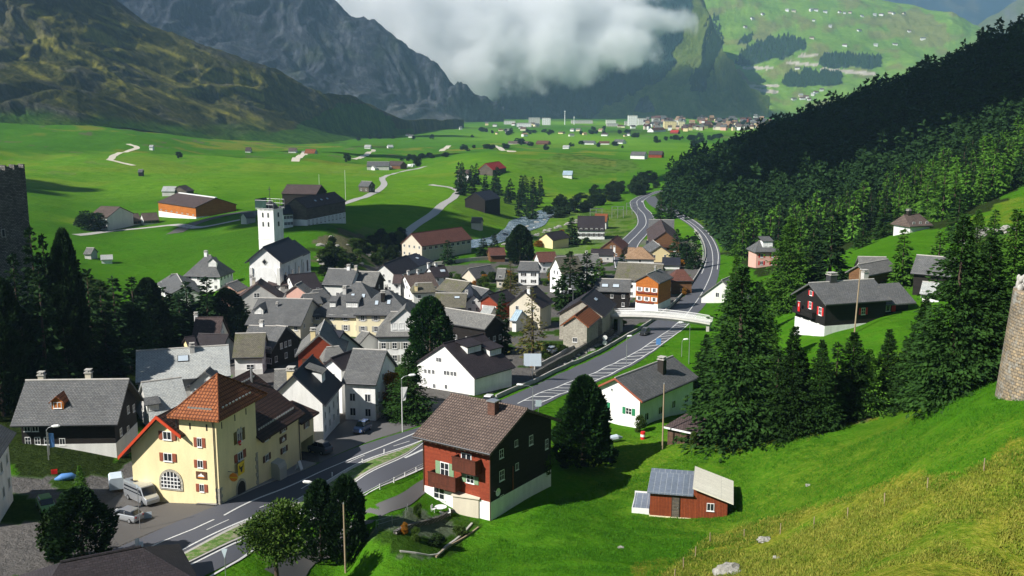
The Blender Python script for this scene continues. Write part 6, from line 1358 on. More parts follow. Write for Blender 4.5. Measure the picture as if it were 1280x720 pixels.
# chapel with a rounded cap in front
pc = at(330, 352, 3); ct = thing("chapel", Matrix.Translation((pc.x, pc.y, gh(pc.x, pc.y))), "small chapel with a dark bell-shaped cap in front of the church", "chapel")
rc = 2.2; zc0 = atY(330, 346, pc.y).z - gh(pc.x, pc.y); zc1 = atY(330, 330, pc.y).z - gh(pc.x, pc.y)
MB().tube([(0, 0, -3), (0, 0, zc0)], rc * .9, 8).build("wall", Wm["white"], ct); hh = zc1 - zc0
MB().tube([(0, 0, zc0 - .1), (0, 0, zc0 + hh * .3), (0, 0, zc0 + hh * .55), (0, 0, zc0 + hh * .75), (0, 0, zc1)], [rc, rc * .85, rc * .6, rc * .25, .05], 8).build("bell_cap", R["slate"], ct)

# ---- ruined castle tower (left edge) and round stone tower (right edge) -----------
pt = atY(38, 300, 190); pt0 = atY(-40, 300, 180); ztop = atY(20, 208, 190).z; zg_ = gh(pt.x, pt.y)
ft = Frame((pt0.x, pt0.y, zg_), pt - pt0); wL = (pt - pt0).length
ru = thing("ruined_tower", ft.M, "square ruined tower of dark rubble with one small window, left edge", "ruin")
nx, nz = 40, 48; rr_ = random.Random(5)
V, Fq = [], []
tops = [ztop - zg_ + (.25 if (i // 3) % 2 else -.35) + rr_.uniform(-.2, .2) for i in range(nx + 1)]
m = MB()
for i in range(nx):
    x0, x1 = wL * i / nx, wL * (i + 1) / nx; m.box(x0, x1, 0, 1.6, -14, tops[i])
m.build("front_wall", Wm["rubble"], ru)
MB().box(wL - 1.6, wL, 1.6, 8.5, -14, ztop - zg_ - .5).build("side_wall", Wm["rubble"], ru)
q_ = ft.hit(4, 291, 1, 0); w_ = MB().box(q_.x - .35, q_.x + .35, -.06, 0, q_.z - .8, q_.z + .7).build("window", P_["grey"], ru); MB().box(q_.x - .25, q_.x + .25, -.08, -.06, q_.z - .7, q_.z + .6).build("opening", P_["black"], w_)
MASON = tiled("ashlar_masonry", (.38, .28, .17), (.27, .235, .19), .5, .26, .03, mcol=(.16, .14, .11), bump=1.0, var=.6, patch=.52, patch_col=(.33, .32, .29))
pr_ = at(1264, 500); RB = 5.5
cx_, cy_ = pr_.x + RB * .97, pr_.y + RB * .2; zg_ = gh(cx_, cy_); ztp = atY(1262, 366, pr_.y + 1).z - zg_
rt = thing("round_tower", Matrix.Translation((cx_, cy_, zg_)), "curved golden stone wall of a round tower at the right edge", "tower")
n = 72; V = []; Fq = []; rows = 30
for k in range(rows + 1):
    z_ = -2.5 + (ztp + 2.5) * k / rows; R_ = RB * (1.03 - .14 * (z_ + 2.5) / (ztp + 2.5))
    for i in range(n): a = 2 * math.pi * i / n; V.append((R_ * math.cos(a), R_ * math.sin(a), z_))
Fq = [(k * n + i, k * n + (i + 1) % n, (k + 1) * n + (i + 1) % n, (k + 1) * n + i) for k in range(rows) for i in range(n)] + [tuple(rows * n + i for i in range(n))]
me = bpy.data.meshes.new("wall"); me.from_pydata(V, [], Fq); uvl = me.uv_layers.new(name="UVMap")
for poly in me.polygons:
    for li in poly.loop_indices:
        vi = me.loops[li].vertex_index; k, i = divmod(vi, n); i2 = i
        if len(poly.vertices) == 4 and i == 0 and any(me.loops[q2].vertex_index % n == n - 1 for q2 in poly.loop_indices): i2 = n
        uvl.data[li].uv = (i2 / n * 2 * math.pi * RB, V[vi][2])
me.materials.append(MASON); me.polygons.foreach_set("use_smooth", [True] * len(me.polygons)); link("wall", me, rt)
rr_ = random.Random(2); mb = bmesh.new()
for k in range(46):                    # loose stones crowning the wall
    a = rr_.uniform(2.2, 5.2) if k < 36 else rr_.uniform(0, 6.28); d = RB * .89 - rr_.uniform(.1, .9); res = bmesh.ops.create_icosphere(mb, subdivisions=2, radius=1)
    bmesh.ops.transform(mb, matrix=Matrix.Translation((d * math.cos(a), d * math.sin(a), ztp + rr_.uniform(0, .8))) @ Matrix.Rotation(rr_.random() * 6, 4, 'Z') @ Matrix.Rotation(rr_.uniform(-.6, .6), 4, 'X') @ Matrix.Diagonal((rr_.uniform(.15, .35), rr_.uniform(.12, .25), rr_.uniform(.25, .6), 1)), verts=res['verts'])
me = bpy.data.meshes.new("coping_stones"); mb.to_mesh(me); mb.free(); me.materials.append(M_CONC); link("coping_stones", me, rt)

# ================================================================ FARMS IN THE VALLEY
def far(label, a, b, e, H, he, wall, roof, **k):
    k.setdefault('ov', .4); k.setdefault('gut', False); return house(label, a, b, e, H, he, wall, roof, **k)
V1 = far("long orange timber barn with a mauve roof in the left meadow", (223, 241), (271, 246.5), (242.5, 261.5), 5.4, 2.5, "orange", "mauve", base="white", basew=.7, slope=.45, extra={(-1, -1): (195, 252.5), (1, 1): (297, 253)}, wins={'F': [(1.4, 7, 1.4, .5)]})
MB().box(-V1['Lr'] * .45, V1['Lr'] * .5, -.5, .5, V1['zr'] - .1, V1['zr'] + .25).build("ridge_light", P_["white"], V1['roof'])
far("brown roofed farmhouse with white base left of the orange barn", (126, 258), (150, 258), (134, 275), 7.5, 3.2, "offwhite", "brown", slope=.45, extra={(-1, -1): (109, 271), (1, 1): (168, 263)}, wins={'F': [(1.4, 4, 1.6, 1.0)]})
far("low farm wing with wide openings beside the brown roofed farmhouse", (152, 267.5), (173, 267), (157, 277), 4.8, 3.2, "offwhite", "brown", wins={'F': [(1.3, 2, 3.5, 1.4)]}, wk='dark')
far("low farm wing nearest the orange barn", (176, 266), (196, 266.5), (180, 276), 4.8, 3.2, "offwhite", "brown", wins={'F': [(1.3, 2, 3.5, 1.4)]}, wk='dark')
far("small pale blue-grey hut behind the left end of the orange barn", (204, 233.5), (221, 232.5), (218, 239), 5.0, 3.0, "grey", "pale", wins={})
far("mauve roofed hut right behind the orange barn's ridge", (222, 232.5), (233, 232), (234, 239), 5.0, 3.0, "grewood", "mauve", wins={})
far("small grey gabled shed at the right end of the orange barn", (303, 265.5), (316, 265.5), (308, 272), 4.6, 2.6, "grey", "slate", wins={})
far("low grey stone hut in the field above the black spruces", (108, 309.5), (118, 310), (104, 317), 3.6, 2.2, "grey", "grey", wins={})
far("low white shed next to the stone hut above the black spruces", (126, 318.5), (141, 320), (125, 321), 2.6, 2.3, "white", "pale", wins={})
far("dark brown barn roof furthest behind the church tower", (358.4, 231), (402.5, 231), (351.5, 242), 9.0, 4.0, "dark", "mauve", slope=.55, extra={(1, -1): (395, 242)}, wins={})
far("big mauve roofed stone barn with a white arcade base behind the church tower", (368, 247.5), (419, 240), (383.7, 260.6), 10.0, 5.4, "grewood", "mauve", slope=.55, extra={(1, -1): (432.5, 251)}, wins={'F': [(1.2, 10, 1.0, 1.6)]}, base="white", basew=2.4, sky=((.35, .5, 1.2, 1), (.5, .5, 1.2, 1), (.65, .5, 1.2, 1)), wk='dark')
far("small white house with a dark roof between the bell tower and the stone barn", (349, 257.5), (362, 256), (354, 268), 8.0, 5.2, "white", "navy", wins={'F': [(1.6, 3, 1.1, 1.2), (3.8, 3, 1.1, 1.2)], 'B': [(1.6, 2, 1.1, 1.2), (3.8, 2, 1.1, 1.2)]})
far("long grey farm with a pale front in the middle of the meadows", (459, 202), (487, 201.5), (458, 208), 6.5, 4.2, "grey", "slate", wins={})
far("dark brown farm wing with white silage bales before it", (488, 201.5), (505, 201.5), (500, 207), 6.0, 3.8, "timber", "mauve", wins={})
far("white lower shed in front of the long grey meadow farm", (466, 207), (492, 205), (468, 211), 3.8, 2.6, "white", "pale", wins={})
far("small dark stone house beside the lane bend in the meadows", (452, 227), (465, 226), (447, 232.5), 6.0, 3.8, "grewood", "slate")
V7 = [("pale roofed barn on the meadow rise, left of the orange roofed one", (361, 185), (371, 185), (360, 189), "offwhite", "brown"), ("orange roofed barn on the meadow rise", (382, 186), (395, 186), (380, 192), "offwhite", "rust"),
      ("small white gabled barn alone on the left rise", (307, 184), (314, 184), (306, 189), "white", "mauve"), ("pale barn nearest the heath slope's tail", (456, 181), (464, 181), (455, 184), "offwhite", "pale"), ("pale barn just right at the heath slope's tail", (484, 181), (491, 181), (485, 184), "white", "pale"),
      ("tiny white hut on the green hummock at far left", (187, 181.5), (192, 181.5), (186, 183.5), "white", "pale"), ("tiny dark hut in the flat left meadow", (173, 212), (179, 212), (172, 214.5), "dark", "slate"),
      ("little white hut among the far left fields", (511, 168.5), (517, 168.5), (510, 170.5), "white", "slate"), ("white hut with metal roof on the green knoll beyond the river", (704, 213.5), (716, 213.5), (703, 218.5), "white", "lightblue"),
      ("long hut with a grey roof by the bend of the river", (590, 272), (603, 271.5), (588, 278), "beige", "moss")]
for lb, a, b_2, e, wl, rf_ in V7: far(lb, a, b_2, e, 4.6, 2.6, wl, rf_, wins={})
far("old barn with a bright red sheet roof on the knoll", (607, 204), (624, 201.5), (616, 212.5), 8.5, 4.2, "grewood", "redroof", wins={})
far("white cubic building among trees left of the red roofed barn", (573, 212.5), (588, 211.5), (570, 217), 8.0, 6.5, "white", "mauve", wins={})
far("dark navy roofed hall among black spruces by the river", (595, 241), (611, 236.8), (628.4, 247.5), 9.0, 4.8, "dark", "navy", extra={(-1, -1): (605, 250)}, wins={})
bk = far("long beige barracks with a red-brown roof above the river bank", (513.7, 291.5), (577.5, 284), (527.5, 311), 10.0, 6.0, "beige", "redbrown", extra={(1, -1): (590, 297.5), (-1, 1): (501, 302.5)}, wins={'A': [(1.8, 4, .8, 1.0), (4.4, 4, .8, 1.0)], 'F': [(4.0, 9, 1.6, 1.1)]}, gut=True)
MF = [("long brown roofed farm row farthest left in the far fields", (636, 176.5), (662, 176), (634, 179.5), "offwhite", "brown", 5), ("dark red farm beside the long brown farm row", (672, 176), (687, 175), (669, 179), "timber", "redbrown", 6),
      ("white flat hut in front of the dark red farm row", (704, 181.5), (712, 181.5), (703, 184), "white", "pale", 5), ("grey roofed farm block in the far fields", (729, 175.5), (744, 175.5), (727, 179), "white", "slate", 6), ("reddish roofed house right of the grey far farm block", (749, 176.5), (762, 176), (748, 179), "offwhite", "redbrown", 5.5),
      ("white twin gabled house in the far fields", (769, 174), (781, 174), (766, 178), "white", "slate", 7), ("little cream house alone between the far fields and the town", (749, 160.5), (754, 160.5), (747, 163), "cream", "tan", 6), ("low white house with a brown roof before the town", (752, 166), (760, 166), (751, 168), "white", "mauve", 6),
      ("farm with a grey roof, left half, under the dark forest tip", (790, 190), (808, 189), (787, 194), "white", "slate", 7), ("farm with a dark red roof under the dark forest tip", (812, 188.5), (829, 188.5), (810, 193), "redgab" and "red", "mauve", 7),
      ("big red roofed house at the left foot of the town", (813, 159), (829, 159), (809, 164), "white", "redbrown", 9), ("dark red roofed house just before the town", (839, 162), (849, 162), (837, 166), "timber", "redroof", 8)]
for lb, a, b_2, e, wl, rf_, hh in MF: far(lb, a, b_2, e, hh, hh * .6, wl, rf_, wins={}, far=True)
# town at the end of the valley: blocks and houses
def far_block(px, py, wpx, hpx, Y, wall, roof, label, group=None, gable=True, rows=0, rz=0):
    p = atY(px, py, Y); k = Y / F; w_, h_ = wpx * k, hpx * k; d = w_ * .8; z = gh(p.x, p.y)
    r = thing("house" if gable else "apartment_block", frameM(p.x, p.y, z, rz), label, "house" if gable else "building", group)
    MB().box(-w_ / 2, w_ / 2, 0, d, -6, h_ * (.62 if gable else 1)).build("wall", Wm[wall], r)
    if gable: roof_part(r, Matrix.Translation((0, d / 2, 0)) @ Matrix.Rotation(0 if rows else math.pi / 2 * (hash(label + str(int(px * 7))) % 1), 4, 'Z'), w_ * 1.05, d * 1.1, h_, h_ * .6, R[roof], (0, 0), .4)
    else:
        MB().box(-w_ / 2 - .4, w_ / 2 + .4, -.4, d + .4, h_, h_ + .8).build("roof", M_GRATE, r)
        for j in range(rows):
            for i in range(max(2, int(w_ / 5))):
                n_ = max(2, int(w_ / 5)); link("window", WIN['dark'], r, Matrix.Translation((-w_ / 2 + w_ * (i + .5) / n_, 0, h_ * (j + .5) / rows)) @ Matrix.Diagonal((w_ / n_ * .55, 1, h_ / rows * .5, 1)))
    return r
for px, py, wp, hp, Y, wl, lb, rows in ((668, 154, 14, 7.5, 3050, "grey", "grey slab block left of the white slab at the valley's end", 5), (683, 155, 10, 8.5, 2900, "white", "white slab block left of the masts at the valley's end", 5),
        (791, 157, 11, 12.5, 2800, "white", "tallest white block at the left end of the town", 6), (803, 156, 10, 8, 2900, "offwhite", "lower pale block right of the tallest white one", 4), (785, 158, 8, 5, 2850, "grey", "squat grey block in front of the tallest white one", 3),
        (838, 162, 15, 9, 2500, "yellow", "broad yellow hotel block in the middle of the town", 4), (852, 160, 8, 8, 2550, "cream", "cream block just right of the broad yellow hotel", 4), (820, 150, 9, 6, 3100, "offwhite", "far white block behind the town's middle", 4),
        (637, 154.5, 14, 4, 3000, "offwhite", "long low hall farthest left at the valley's end", 2), (655, 158.5, 18, 4.5, 2700, "white", "long white hall before the grey slab block", 2), (728, 153, 26, 3.5, 3100, "grey", "long grey hall between the masts and the town", 2), (764, 154, 12, 5, 3000, "offwhite", "white hall left of the town's tallest block", 2), (766, 158, 14, 3, 2750, "grey", "dark low depot left of the town", 2)):
    far_block(px, py, wp, hp, Y, wl, "slate", lb, None, False, rows)
for px, h_ in ((706, 17), (717.5, 10)):
    p = at(px, 156); r = thing("mast", Matrix.Translation(p), "taller white mast at the valley's end" if h_ > 12 else "shorter white mast at the valley's end", "mast"); k = p.y / F
    MB().tube([(0, 0, 0), (0, 0, h_ * k)], [1.3, .7], 8).build("shaft", Wm["white"], r); MB().box(-1.5, 1.5, -1.5, 1.5, h_ * k - 3, h_ * k).build("head", P_["white"], r)
rt_ = random.Random(11); TW = ["white", "white", "offwhite", "cream", "yellow", "beige", "pink", "timber", "red"]; TR = ["slate", "mauve", "brown", "redbrown", "grey", "mauve", "slate", "tan"]
spots = []
for k in range(150):
    px = rt_.uniform(806, 965); lo_, hi_ = 151.5 - (px - 806) * .015, 165 - abs(px - 880) * .03
    py = rt_.uniform(lo_, hi_); spots.append((py, px))
for py, px in sorted(spots):
    Y = at(px, py).y; far_block(px, py + 1, rt_.uniform(3.5, 7.5), rt_.uniform(4.5, 7.5), Y, rt_.choice(TW), rt_.choice(TR), "small house of the crowded town at the valley's end", "houses of the town at the valley's end", True, 0, rt_.uniform(-.8, .8))
# hamlets scattered over the high pasture and the far fields
def on_sheet(XYZ, px, py):
    X, Y, Z = XYZ; dep = Y * cP - (Z - CAMZ) * sP; PX = 640 + F * X / dep; PY = 360 - F * (Y * sP + (Z - CAMZ) * cP) / dep
    d = (PX - px) ** 2 + (PY - py) ** 2; j = np.argsort(d.ravel())[:12]; j = j[np.argmin(Y.ravel()[j])]; return Vector((X.ravel()[j], Y.ravel()[j], Z.ravel()[j]))
for px, py in [(993, 13.5), (986, 14), (1015, 12), (1022, 13), (1032, 13.5), (1050, 14), (1056, 15), (1062, 15.5), (1077, 19), (1092, 18), (1112, 15), (1116, 16.5), (1129, 17), (955, 18), (942, 23.5), (933, 34.5), (1015, 46.5), (1019, 25), (1054, 57), (1093, 57), (1118, 55), (1074, 37), (1137, 38), (1154, 47), (918, 81.5), (996, 85), (906, 98), (1009, 121), (1003, 123), (1015, 118), (993, 124), (1020, 115), (1026, 112), (1000, 119), (1012, 124), (953, 131), (1033, 68), (1100, 18), (875, 25), (1040, 34)]:
    p = on_sheet(past_xyz, px, py); w_ = rt_.uniform(14, 24)
    r = thing("farmhouse", frameM(p.x, p.y, p.z, rt_.uniform(-.6, .6)), "tiny pale farmhouse scattered on the far high pasture", "house", "farmhouses on the far high pasture")
    MB().box(-w_ / 2, w_ / 2, -6, 6, -8, 7).build("wall", Wm[rt_.choice(["white", "white", "offwhite", "beige"])], r); roof_part(r, Matrix.Identity(4), w_ + 2, 14, 12, 6.5, R[rt_.choice(["slate", "brown", "pale", "redbrown"])], (0, 0), .5)
for k in range(26):
    px, py = rt_.uniform(470, 800), rt_.uniform(156, 172)
    far_block(px, py, rt_.uniform(3, 7), rt_.uniform(2.5, 4.5), at(px, py).y, rt_.choice(TW[:6]), rt_.choice(TR), "tiny farm building in the wide flat fields before the town", "tiny farm buildings in the far fields", True, 0, rt_.uniform(-.8, .8))
# ================================================================ TREES
def leaf_mat(name, c_dark, c_light, scale=.9, trans=.12, vary=.35):
    m, t, b = new_mat(name); L = t.links
    geo = t.nodes.new("ShaderNodeNewGeometry"); oi = t.nodes.new("ShaderNodeObjectInfo")
    n1 = N(t, "ShaderNodeTexNoise", Scale=scale, Detail=4.0, Roughness=.7); L.new(geo.outputs["Position"], n1.inputs["Vector"])
    n2 = N(t, "ShaderNodeTexNoise", Scale=scale * 7, Detail=2.0); L.new(geo.outputs["Position"], n2.inputs["Vector"])
    ad = N(t, "ShaderNodeMath", _operation='ADD'); L.new(n1.outputs[0], ad.inputs[0]); L.new(n2.outputs[0], ad.inputs[1])
    r = ramp(t, ad.outputs[0], [(.72, c_dark), (1.0, tuple((a + b_2) / 2 for a, b_2 in zip(c_dark, c_light))), (1.25, c_light)])
    r.color_ramp.elements[0].position = .36; r.color_ramp.elements[1].position = .5; r.color_ramp.elements[2].position = .64
    hf = N(t, "ShaderNodeMath", _operation='MULTIPLY'); L.new(ad.outputs[0], hf.inputs[0]); hf.inputs[1].default_value = .5; L.new(hf.outputs[0], r.inputs[0])
    mr = N(t, "ShaderNodeMapRange"); L.new(oi.outputs["Random"], mr.inputs[0]); mr.inputs[3].default_value = 1 - vary; mr.inputs[4].default_value = 1 + vary
    sc_ = N(t, "ShaderNodeVectorMath", _operation='SCALE'); L.new(r.outputs[0], sc_.inputs[0]); L.new(mr.outputs[0], sc_.inputs["Scale"])
    L.new(sc_.outputs[0], b.inputs["Base Color"]); b.inputs["Roughness"].default_value = .8; b.inputs["Specular IOR Level"].default_value = .08
    if trans:
        tr_n = t.nodes.new("ShaderNodeBsdfTranslucent"); L.new(sc_.outputs[0], tr_n.inputs[0]); mx = t.nodes.new("ShaderNodeMixShader"); mx.inputs[0].default_value = trans
        L.new(b.outputs[0], mx.inputs[1]); L.new(tr_n.outputs[0], mx.inputs[2]); L.new(mx.outputs[0], t.nodes["Material Output"].inputs[0])
    return m
M_SPR = leaf_mat("spruce_needles", (.006, .020, .006), (.035, .085, .014)); M_SPRL = leaf_mat("sunlit_spruce_needles", (.020, .065, .008), (.11, .25, .026)); M_THUJA = leaf_mat("cypress_foliage", (.008, .03, .007), (.03, .095, .014))  # light needles: pale green tone with sunlight put into the colour
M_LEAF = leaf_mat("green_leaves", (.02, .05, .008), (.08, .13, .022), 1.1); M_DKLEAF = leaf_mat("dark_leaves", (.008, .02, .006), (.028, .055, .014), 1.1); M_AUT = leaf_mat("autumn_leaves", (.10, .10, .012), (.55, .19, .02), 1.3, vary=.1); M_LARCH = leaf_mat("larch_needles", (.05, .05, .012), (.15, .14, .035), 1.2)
M_DSPR = leaf_mat("forest_needles", (.006, .018, .007), (.026, .062, .016), .5)  # low tone also holds shade of the black trees in its colour
M_BARK = plain("bark", (.07, .05, .036), .95, .4, 5, .5)
def tri_cards(C, D, Wd, Ln, rng, bend=.35):
    """leaf-sized kites: centre C, direction D, width and length per card -> vertices, quads"""
    n = len(C); R_ = rng.normal(size=(n, 3)); S = np.cross(D, R_); S /= np.linalg.norm(S, axis=1)[:, None] + 1e-9
    Up = np.cross(S, D)
    a = C; b = C + D * (Ln * .45)[:, None] + S * (Wd * .5)[:, None] - Up * (bend * Wd * .3)[:, None]; c = C + D * Ln[:, None]; d = C + D * (Ln * .45)[:, None] - S * (Wd * .5)[:, None] - Up * (bend * Wd * .3)[:, None]
    V = np.stack([a, b, c, d], 1).reshape(-1, 3); Fq = np.arange(4 * n).reshape(-1, 4); return V, Fq
def spruce_arrays(seed, h=1.0, r=.17, whorls=30, per=9, cards=14, cl=.055, base=.06, fullness=1.0, power=.9):
    """unit-height conifer: whorls of drooping branches that carry fans of needle sprays"""
    g = np.random.RandomState(seed); C, D, Wd, Ln = [], [], [], []
    for k in range(whorls):
        f_ = (k + g.rand() * .7) / whorls; z = base + (1 - base) * f_
        R_ = r * ((1 - f_) ** power) * (.72 + .5 * g.rand()) + .008
        for j in range(max(4, int(per * (1 - f_ * .45)))):
            az = g.rand() * 6.283; L_ = R_ * (.7 + .45 * g.rand()); dr = -.28 - .25 * g.rand() + .75 * f_
            u = np.array([math.cos(az), math.sin(az), dr]); sd = np.array([-math.sin(az), math.cos(az), 0])
            m_ = max(3, int(cards * (1 - .55 * f_)))
            t_ = g.rand(m_) ** .75; off = (g.rand(m_) - .5) * 2
            p = np.array([0, 0, z]) + u * (L_ * t_)[:, None] + sd * (off * (1 - t_ * .6) * L_ * .33)[:, None]; p[:, 2] += -.25 * L_ * t_ ** 2 + g.normal(size=m_) * .006 + .12 * L_ * (t_ > .85)
            d = u * .9 + sd * (off * .8)[:, None] + g.normal(size=(m_, 3)) * .35; d[:, 2] -= .25; d /= np.linalg.norm(d, axis=1)[:, None]
            s = cl * (.65 + .6 * g.rand(m_)) * (.55 + .45 * (1 - f_)) * fullness
            C.append(p); D.append(d); Wd.append(s * .55); Ln.append(s)
    m_ = 10; C.append(np.c_[np.zeros(m_), np.zeros(m_), np.linspace(.93, .985, m_)]); d = g.normal(size=(m_, 3)) * .35 + [0, 0, 1]; D.append(d / np.linalg.norm(d, axis=1)[:, None]); Wd.append(np.full(m_, cl * .25)); Ln.append(np.full(m_, cl * .5))
    return tri_cards(np.concatenate(C), np.concatenate(D), np.concatenate(Wd), np.concatenate(Ln), g)
def blob_arrays(seed, n=3500, lobes=16, cl=.075, rx=.42, z0=.28, z1=1.0, col=False, gap=.35):
    """broad-leaved crown of unit height: leaf cards spread through uneven lobes"""
    g = np.random.RandomState(seed); C = []
    for k in range(lobes):
        f_ = g.rand(); z = z0 + (z1 - z0) * (.1 + .8 * f_); rr = rx * (math.sin(math.pi * min(.98, max(.08, (z - z0) / (z1 - z0) * .9 + .08))) ** .6) * (.65 if not col else .35); az = g.rand() * 6.283
        c = np.array([math.cos(az) * rr * g.uniform(.5, 1.1), math.sin(az) * rr * g.uniform(.5, 1.1), z]); s = g.uniform(.12, .22) * (rx / .42) ** .7
        m_ = int(n / lobes); v = g.normal(size=(m_, 3)); v /= np.linalg.norm(v, axis=1)[:, None]; C.append(c + v * (s * (g.rand(m_) ** .4))[:, None] * [1, 1, .8])
    C = np.concatenate(C); C[:, 2] = np.clip(C[:, 2], z0 * .8, 1.0); cen = np.array([0, 0, (z0 + z1) / 2]); D = C - cen; D /= np.linalg.norm(D, axis=1)[:, None]; D = D + g.normal(size=D.shape) * .7; D[:, 2] += .15; D /= np.linalg.norm(D, axis=1)[:, None]
    s = cl * g.uniform(.6, 1.3, len(C)); return tri_cards(C, D, s * .75, s, g)
def column_arrays(seed, n=5000, r=.2, cl=.04, top=.65, z0=.02):
    """dense upright thuja / clipped cypress"""
    g = np.random.RandomState(seed); z = z0 + (1 - z0) * g.rand(n) ** .85; prof = np.where(z < .25, .75 + z, 1.0) * np.clip(((1 - z) / (1 - top)), 0, 1) ** .55 * r
    az = g.rand(n) * 6.283; lump = 1 + .16 * np.sin(az * 3 + z * 9) + .12 * np.sin(az * 7 - z * 21); q_ = prof * lump * (.72 + .3 * g.rand(n) ** .5); C = np.c_[np.cos(az) * q_, np.sin(az) * q_, z]
    D = np.c_[np.cos(az), np.sin(az), np.full(n, 1.3)] + g.normal(size=(n, 3)) * .45; D /= np.linalg.norm(D, axis=1)[:, None]; s = cl * g.uniform(.6, 1.3, n); return tri_cards(C, D, s * .6, s, g)
def trunk_mesh(name, rb=.018, top=.9, limbs=0, seed=0, lean=0):
    m = MB(); r_ = random.Random(seed); pts = [(0, 0, -.06), (0, 0, .0), (lean * .3, 0, top * .5), (lean, 0, top)]; m.tube(pts, [rb * 1.5, rb, rb * .65, rb * .12], 7)
    for k in range(limbs):
        a = r_.random() * 6.28; z = .22 + .4 * k / max(1, limbs); l = r_.uniform(.16, .28); m.tube([(0, 0, z), (math.cos(a) * l * .5, math.sin(a) * l * .5, z + l * .4), (math.cos(a) * l, math.sin(a) * l, z + l * .8)], [rb * .45, rb * .3, rb * .1], 5)
    return m.mesh("trunk", M_BARK, True)
def leafmesh(arr, mat): return numpy_mesh("crown", arr[0], arr[1], mat, False)
PRO = {}
def proto(kind, arrs, mat, trunk): PRO[kind] = [(leafmesh(a, mat), trunk) for a in arrs]
T0 = trunk_mesh("trunk", .016, .95); T1 = trunk_mesh("trunk", .03, .7, 7, 3); T2 = trunk_mesh("trunk", .022, .6)
bigA = [spruce_arrays(s, r=rr, whorls=52, per=14, cards=30, cl=.030, base=.02) for s, rr in ((1, .21), (2, .24), (3, .19))]
proto("spruce", bigA, M_SPR, T0); PRO["lightspruce"] = [(leafmesh(a, M_SPRL), T0) for a in bigA]
midA = [spruce_arrays(s, r=rr, whorls=26, per=9, cards=10, cl=.07, base=.04) for s, rr in ((11, .17), (12, .20), (13, .15), (14, .22))]
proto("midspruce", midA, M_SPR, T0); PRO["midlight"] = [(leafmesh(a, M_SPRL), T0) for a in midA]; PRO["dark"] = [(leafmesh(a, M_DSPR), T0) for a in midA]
lowA = [spruce_arrays(s, r=rr, whorls=16, per=8, cards=9, cl=.11, base=.03) for s, rr in ((21, .17), (22, .20), (23, .15), (24, .19))]
proto("forest", lowA, M_DSPR, T0); PRO["forestlit"] = [(leafmesh(a, M_SPRL), T0) for a in lowA]
PRO["larch"] = [(leafmesh(spruce_arrays(31, r=.17, whorls=34, per=8, cards=8, cl=.035, base=.1), M_LARCH), T0)]
PRO["thuja"] = [(leafmesh(column_arrays(s, r=rr, n=9000, cl=.038), M_THUJA), T2) for s, rr in ((41, .19), (42, .21))]
PRO["darkthuja"] = [(leafmesh(column_arrays(43, r=.22, n=9000, cl=.04, top=.55), M_DSPR), T2)]
PRO["broad"] = [(leafmesh(blob_arrays(s, 9000, 34, .036), M_LEAF), T1) for s in (51, 52)]
PRO["bush"] = [(leafmesh(blob_arrays(s, 2200, 18, .09, .5, .02), M_LEAF), T1) for s in (53, 54, 55)]; PRO["darkbush"] = [(leafmesh(blob_arrays(s, 2200, 18, .09, .5, .02), M_DKLEAF), T1) for s in (56, 57, 58)]
PRO["autumn"] = [(leafmesh(blob_arrays(59, 6000, 26, .045, .38, .12), M_AUT), T1)]
PRO["tower"] = [(leafmesh(column_arrays(61, r=.22, n=12000, cl=.042, top=.12, z0=.05), M_THUJA), T2)]
_tn = [0]
TNAME = {"spruce": "spruce_tree", "lightspruce": "spruce_tree", "midspruce": "spruce_tree", "midlight": "spruce_tree", "dark": "spruce_tree", "forest": "spruce_tree", "forestlit": "spruce_tree", "larch": "larch_tree", "thuja": "cypress_tree", "darkthuja": "cypress_tree", "broad": "broadleaf_tree", "bush": "bush", "darkbush": "bush", "autumn": "broadleaf_tree", "tower": "conifer_tree"}
def tree_at(kind, x, y, h, wr, label, group=None, z=None, single=False, rng=random):
    _tn[0] += 1; crown, trunk = PRO[kind][_tn[0] % len(PRO[kind])]
    z = gh(x, y) if z is None else z
    M = frameM(x, y, z, rng.random() * 6.28) @ Matrix.Rotation(rng.uniform(-.02, .02), 4, 'X') @ Matrix.Diagonal((h * wr, h * wr, h, 1))
    cat = "bush" if "bush" in kind else "tree"
    if single:
        o = link(TNAME[kind], crown, None, M); tag(o, label, cat, group); return o
    r = thing(TNAME[kind], M, label, cat, group); link("crown", crown, r); link("trunk", trunk, r); return r
def tree(kind, px, py, top, wpx, label, group=None):
    """tree whose foot stands at photo pixel (px, py), reaching up to row top, wpx wide"""
    p = at(px, py); h = atY(px, top, p.y).z - p.z; base_r = {"spruce": .16, "lightspruce": .16, "midspruce": .15, "midlight": .15, "dark": .15, "forest": .17, "forestlit": .17, "larch": .17, "thuja": .2, "darkthuja": .22, "broad": .42, "bush": .5, "darkbush": .5, "autumn": .4, "tower": .2}[kind]
    w_ = wpx / F * p.y / 2; return tree_at(kind, p.x, p.y, h, w_ / h / base_r, label, group, p.z)
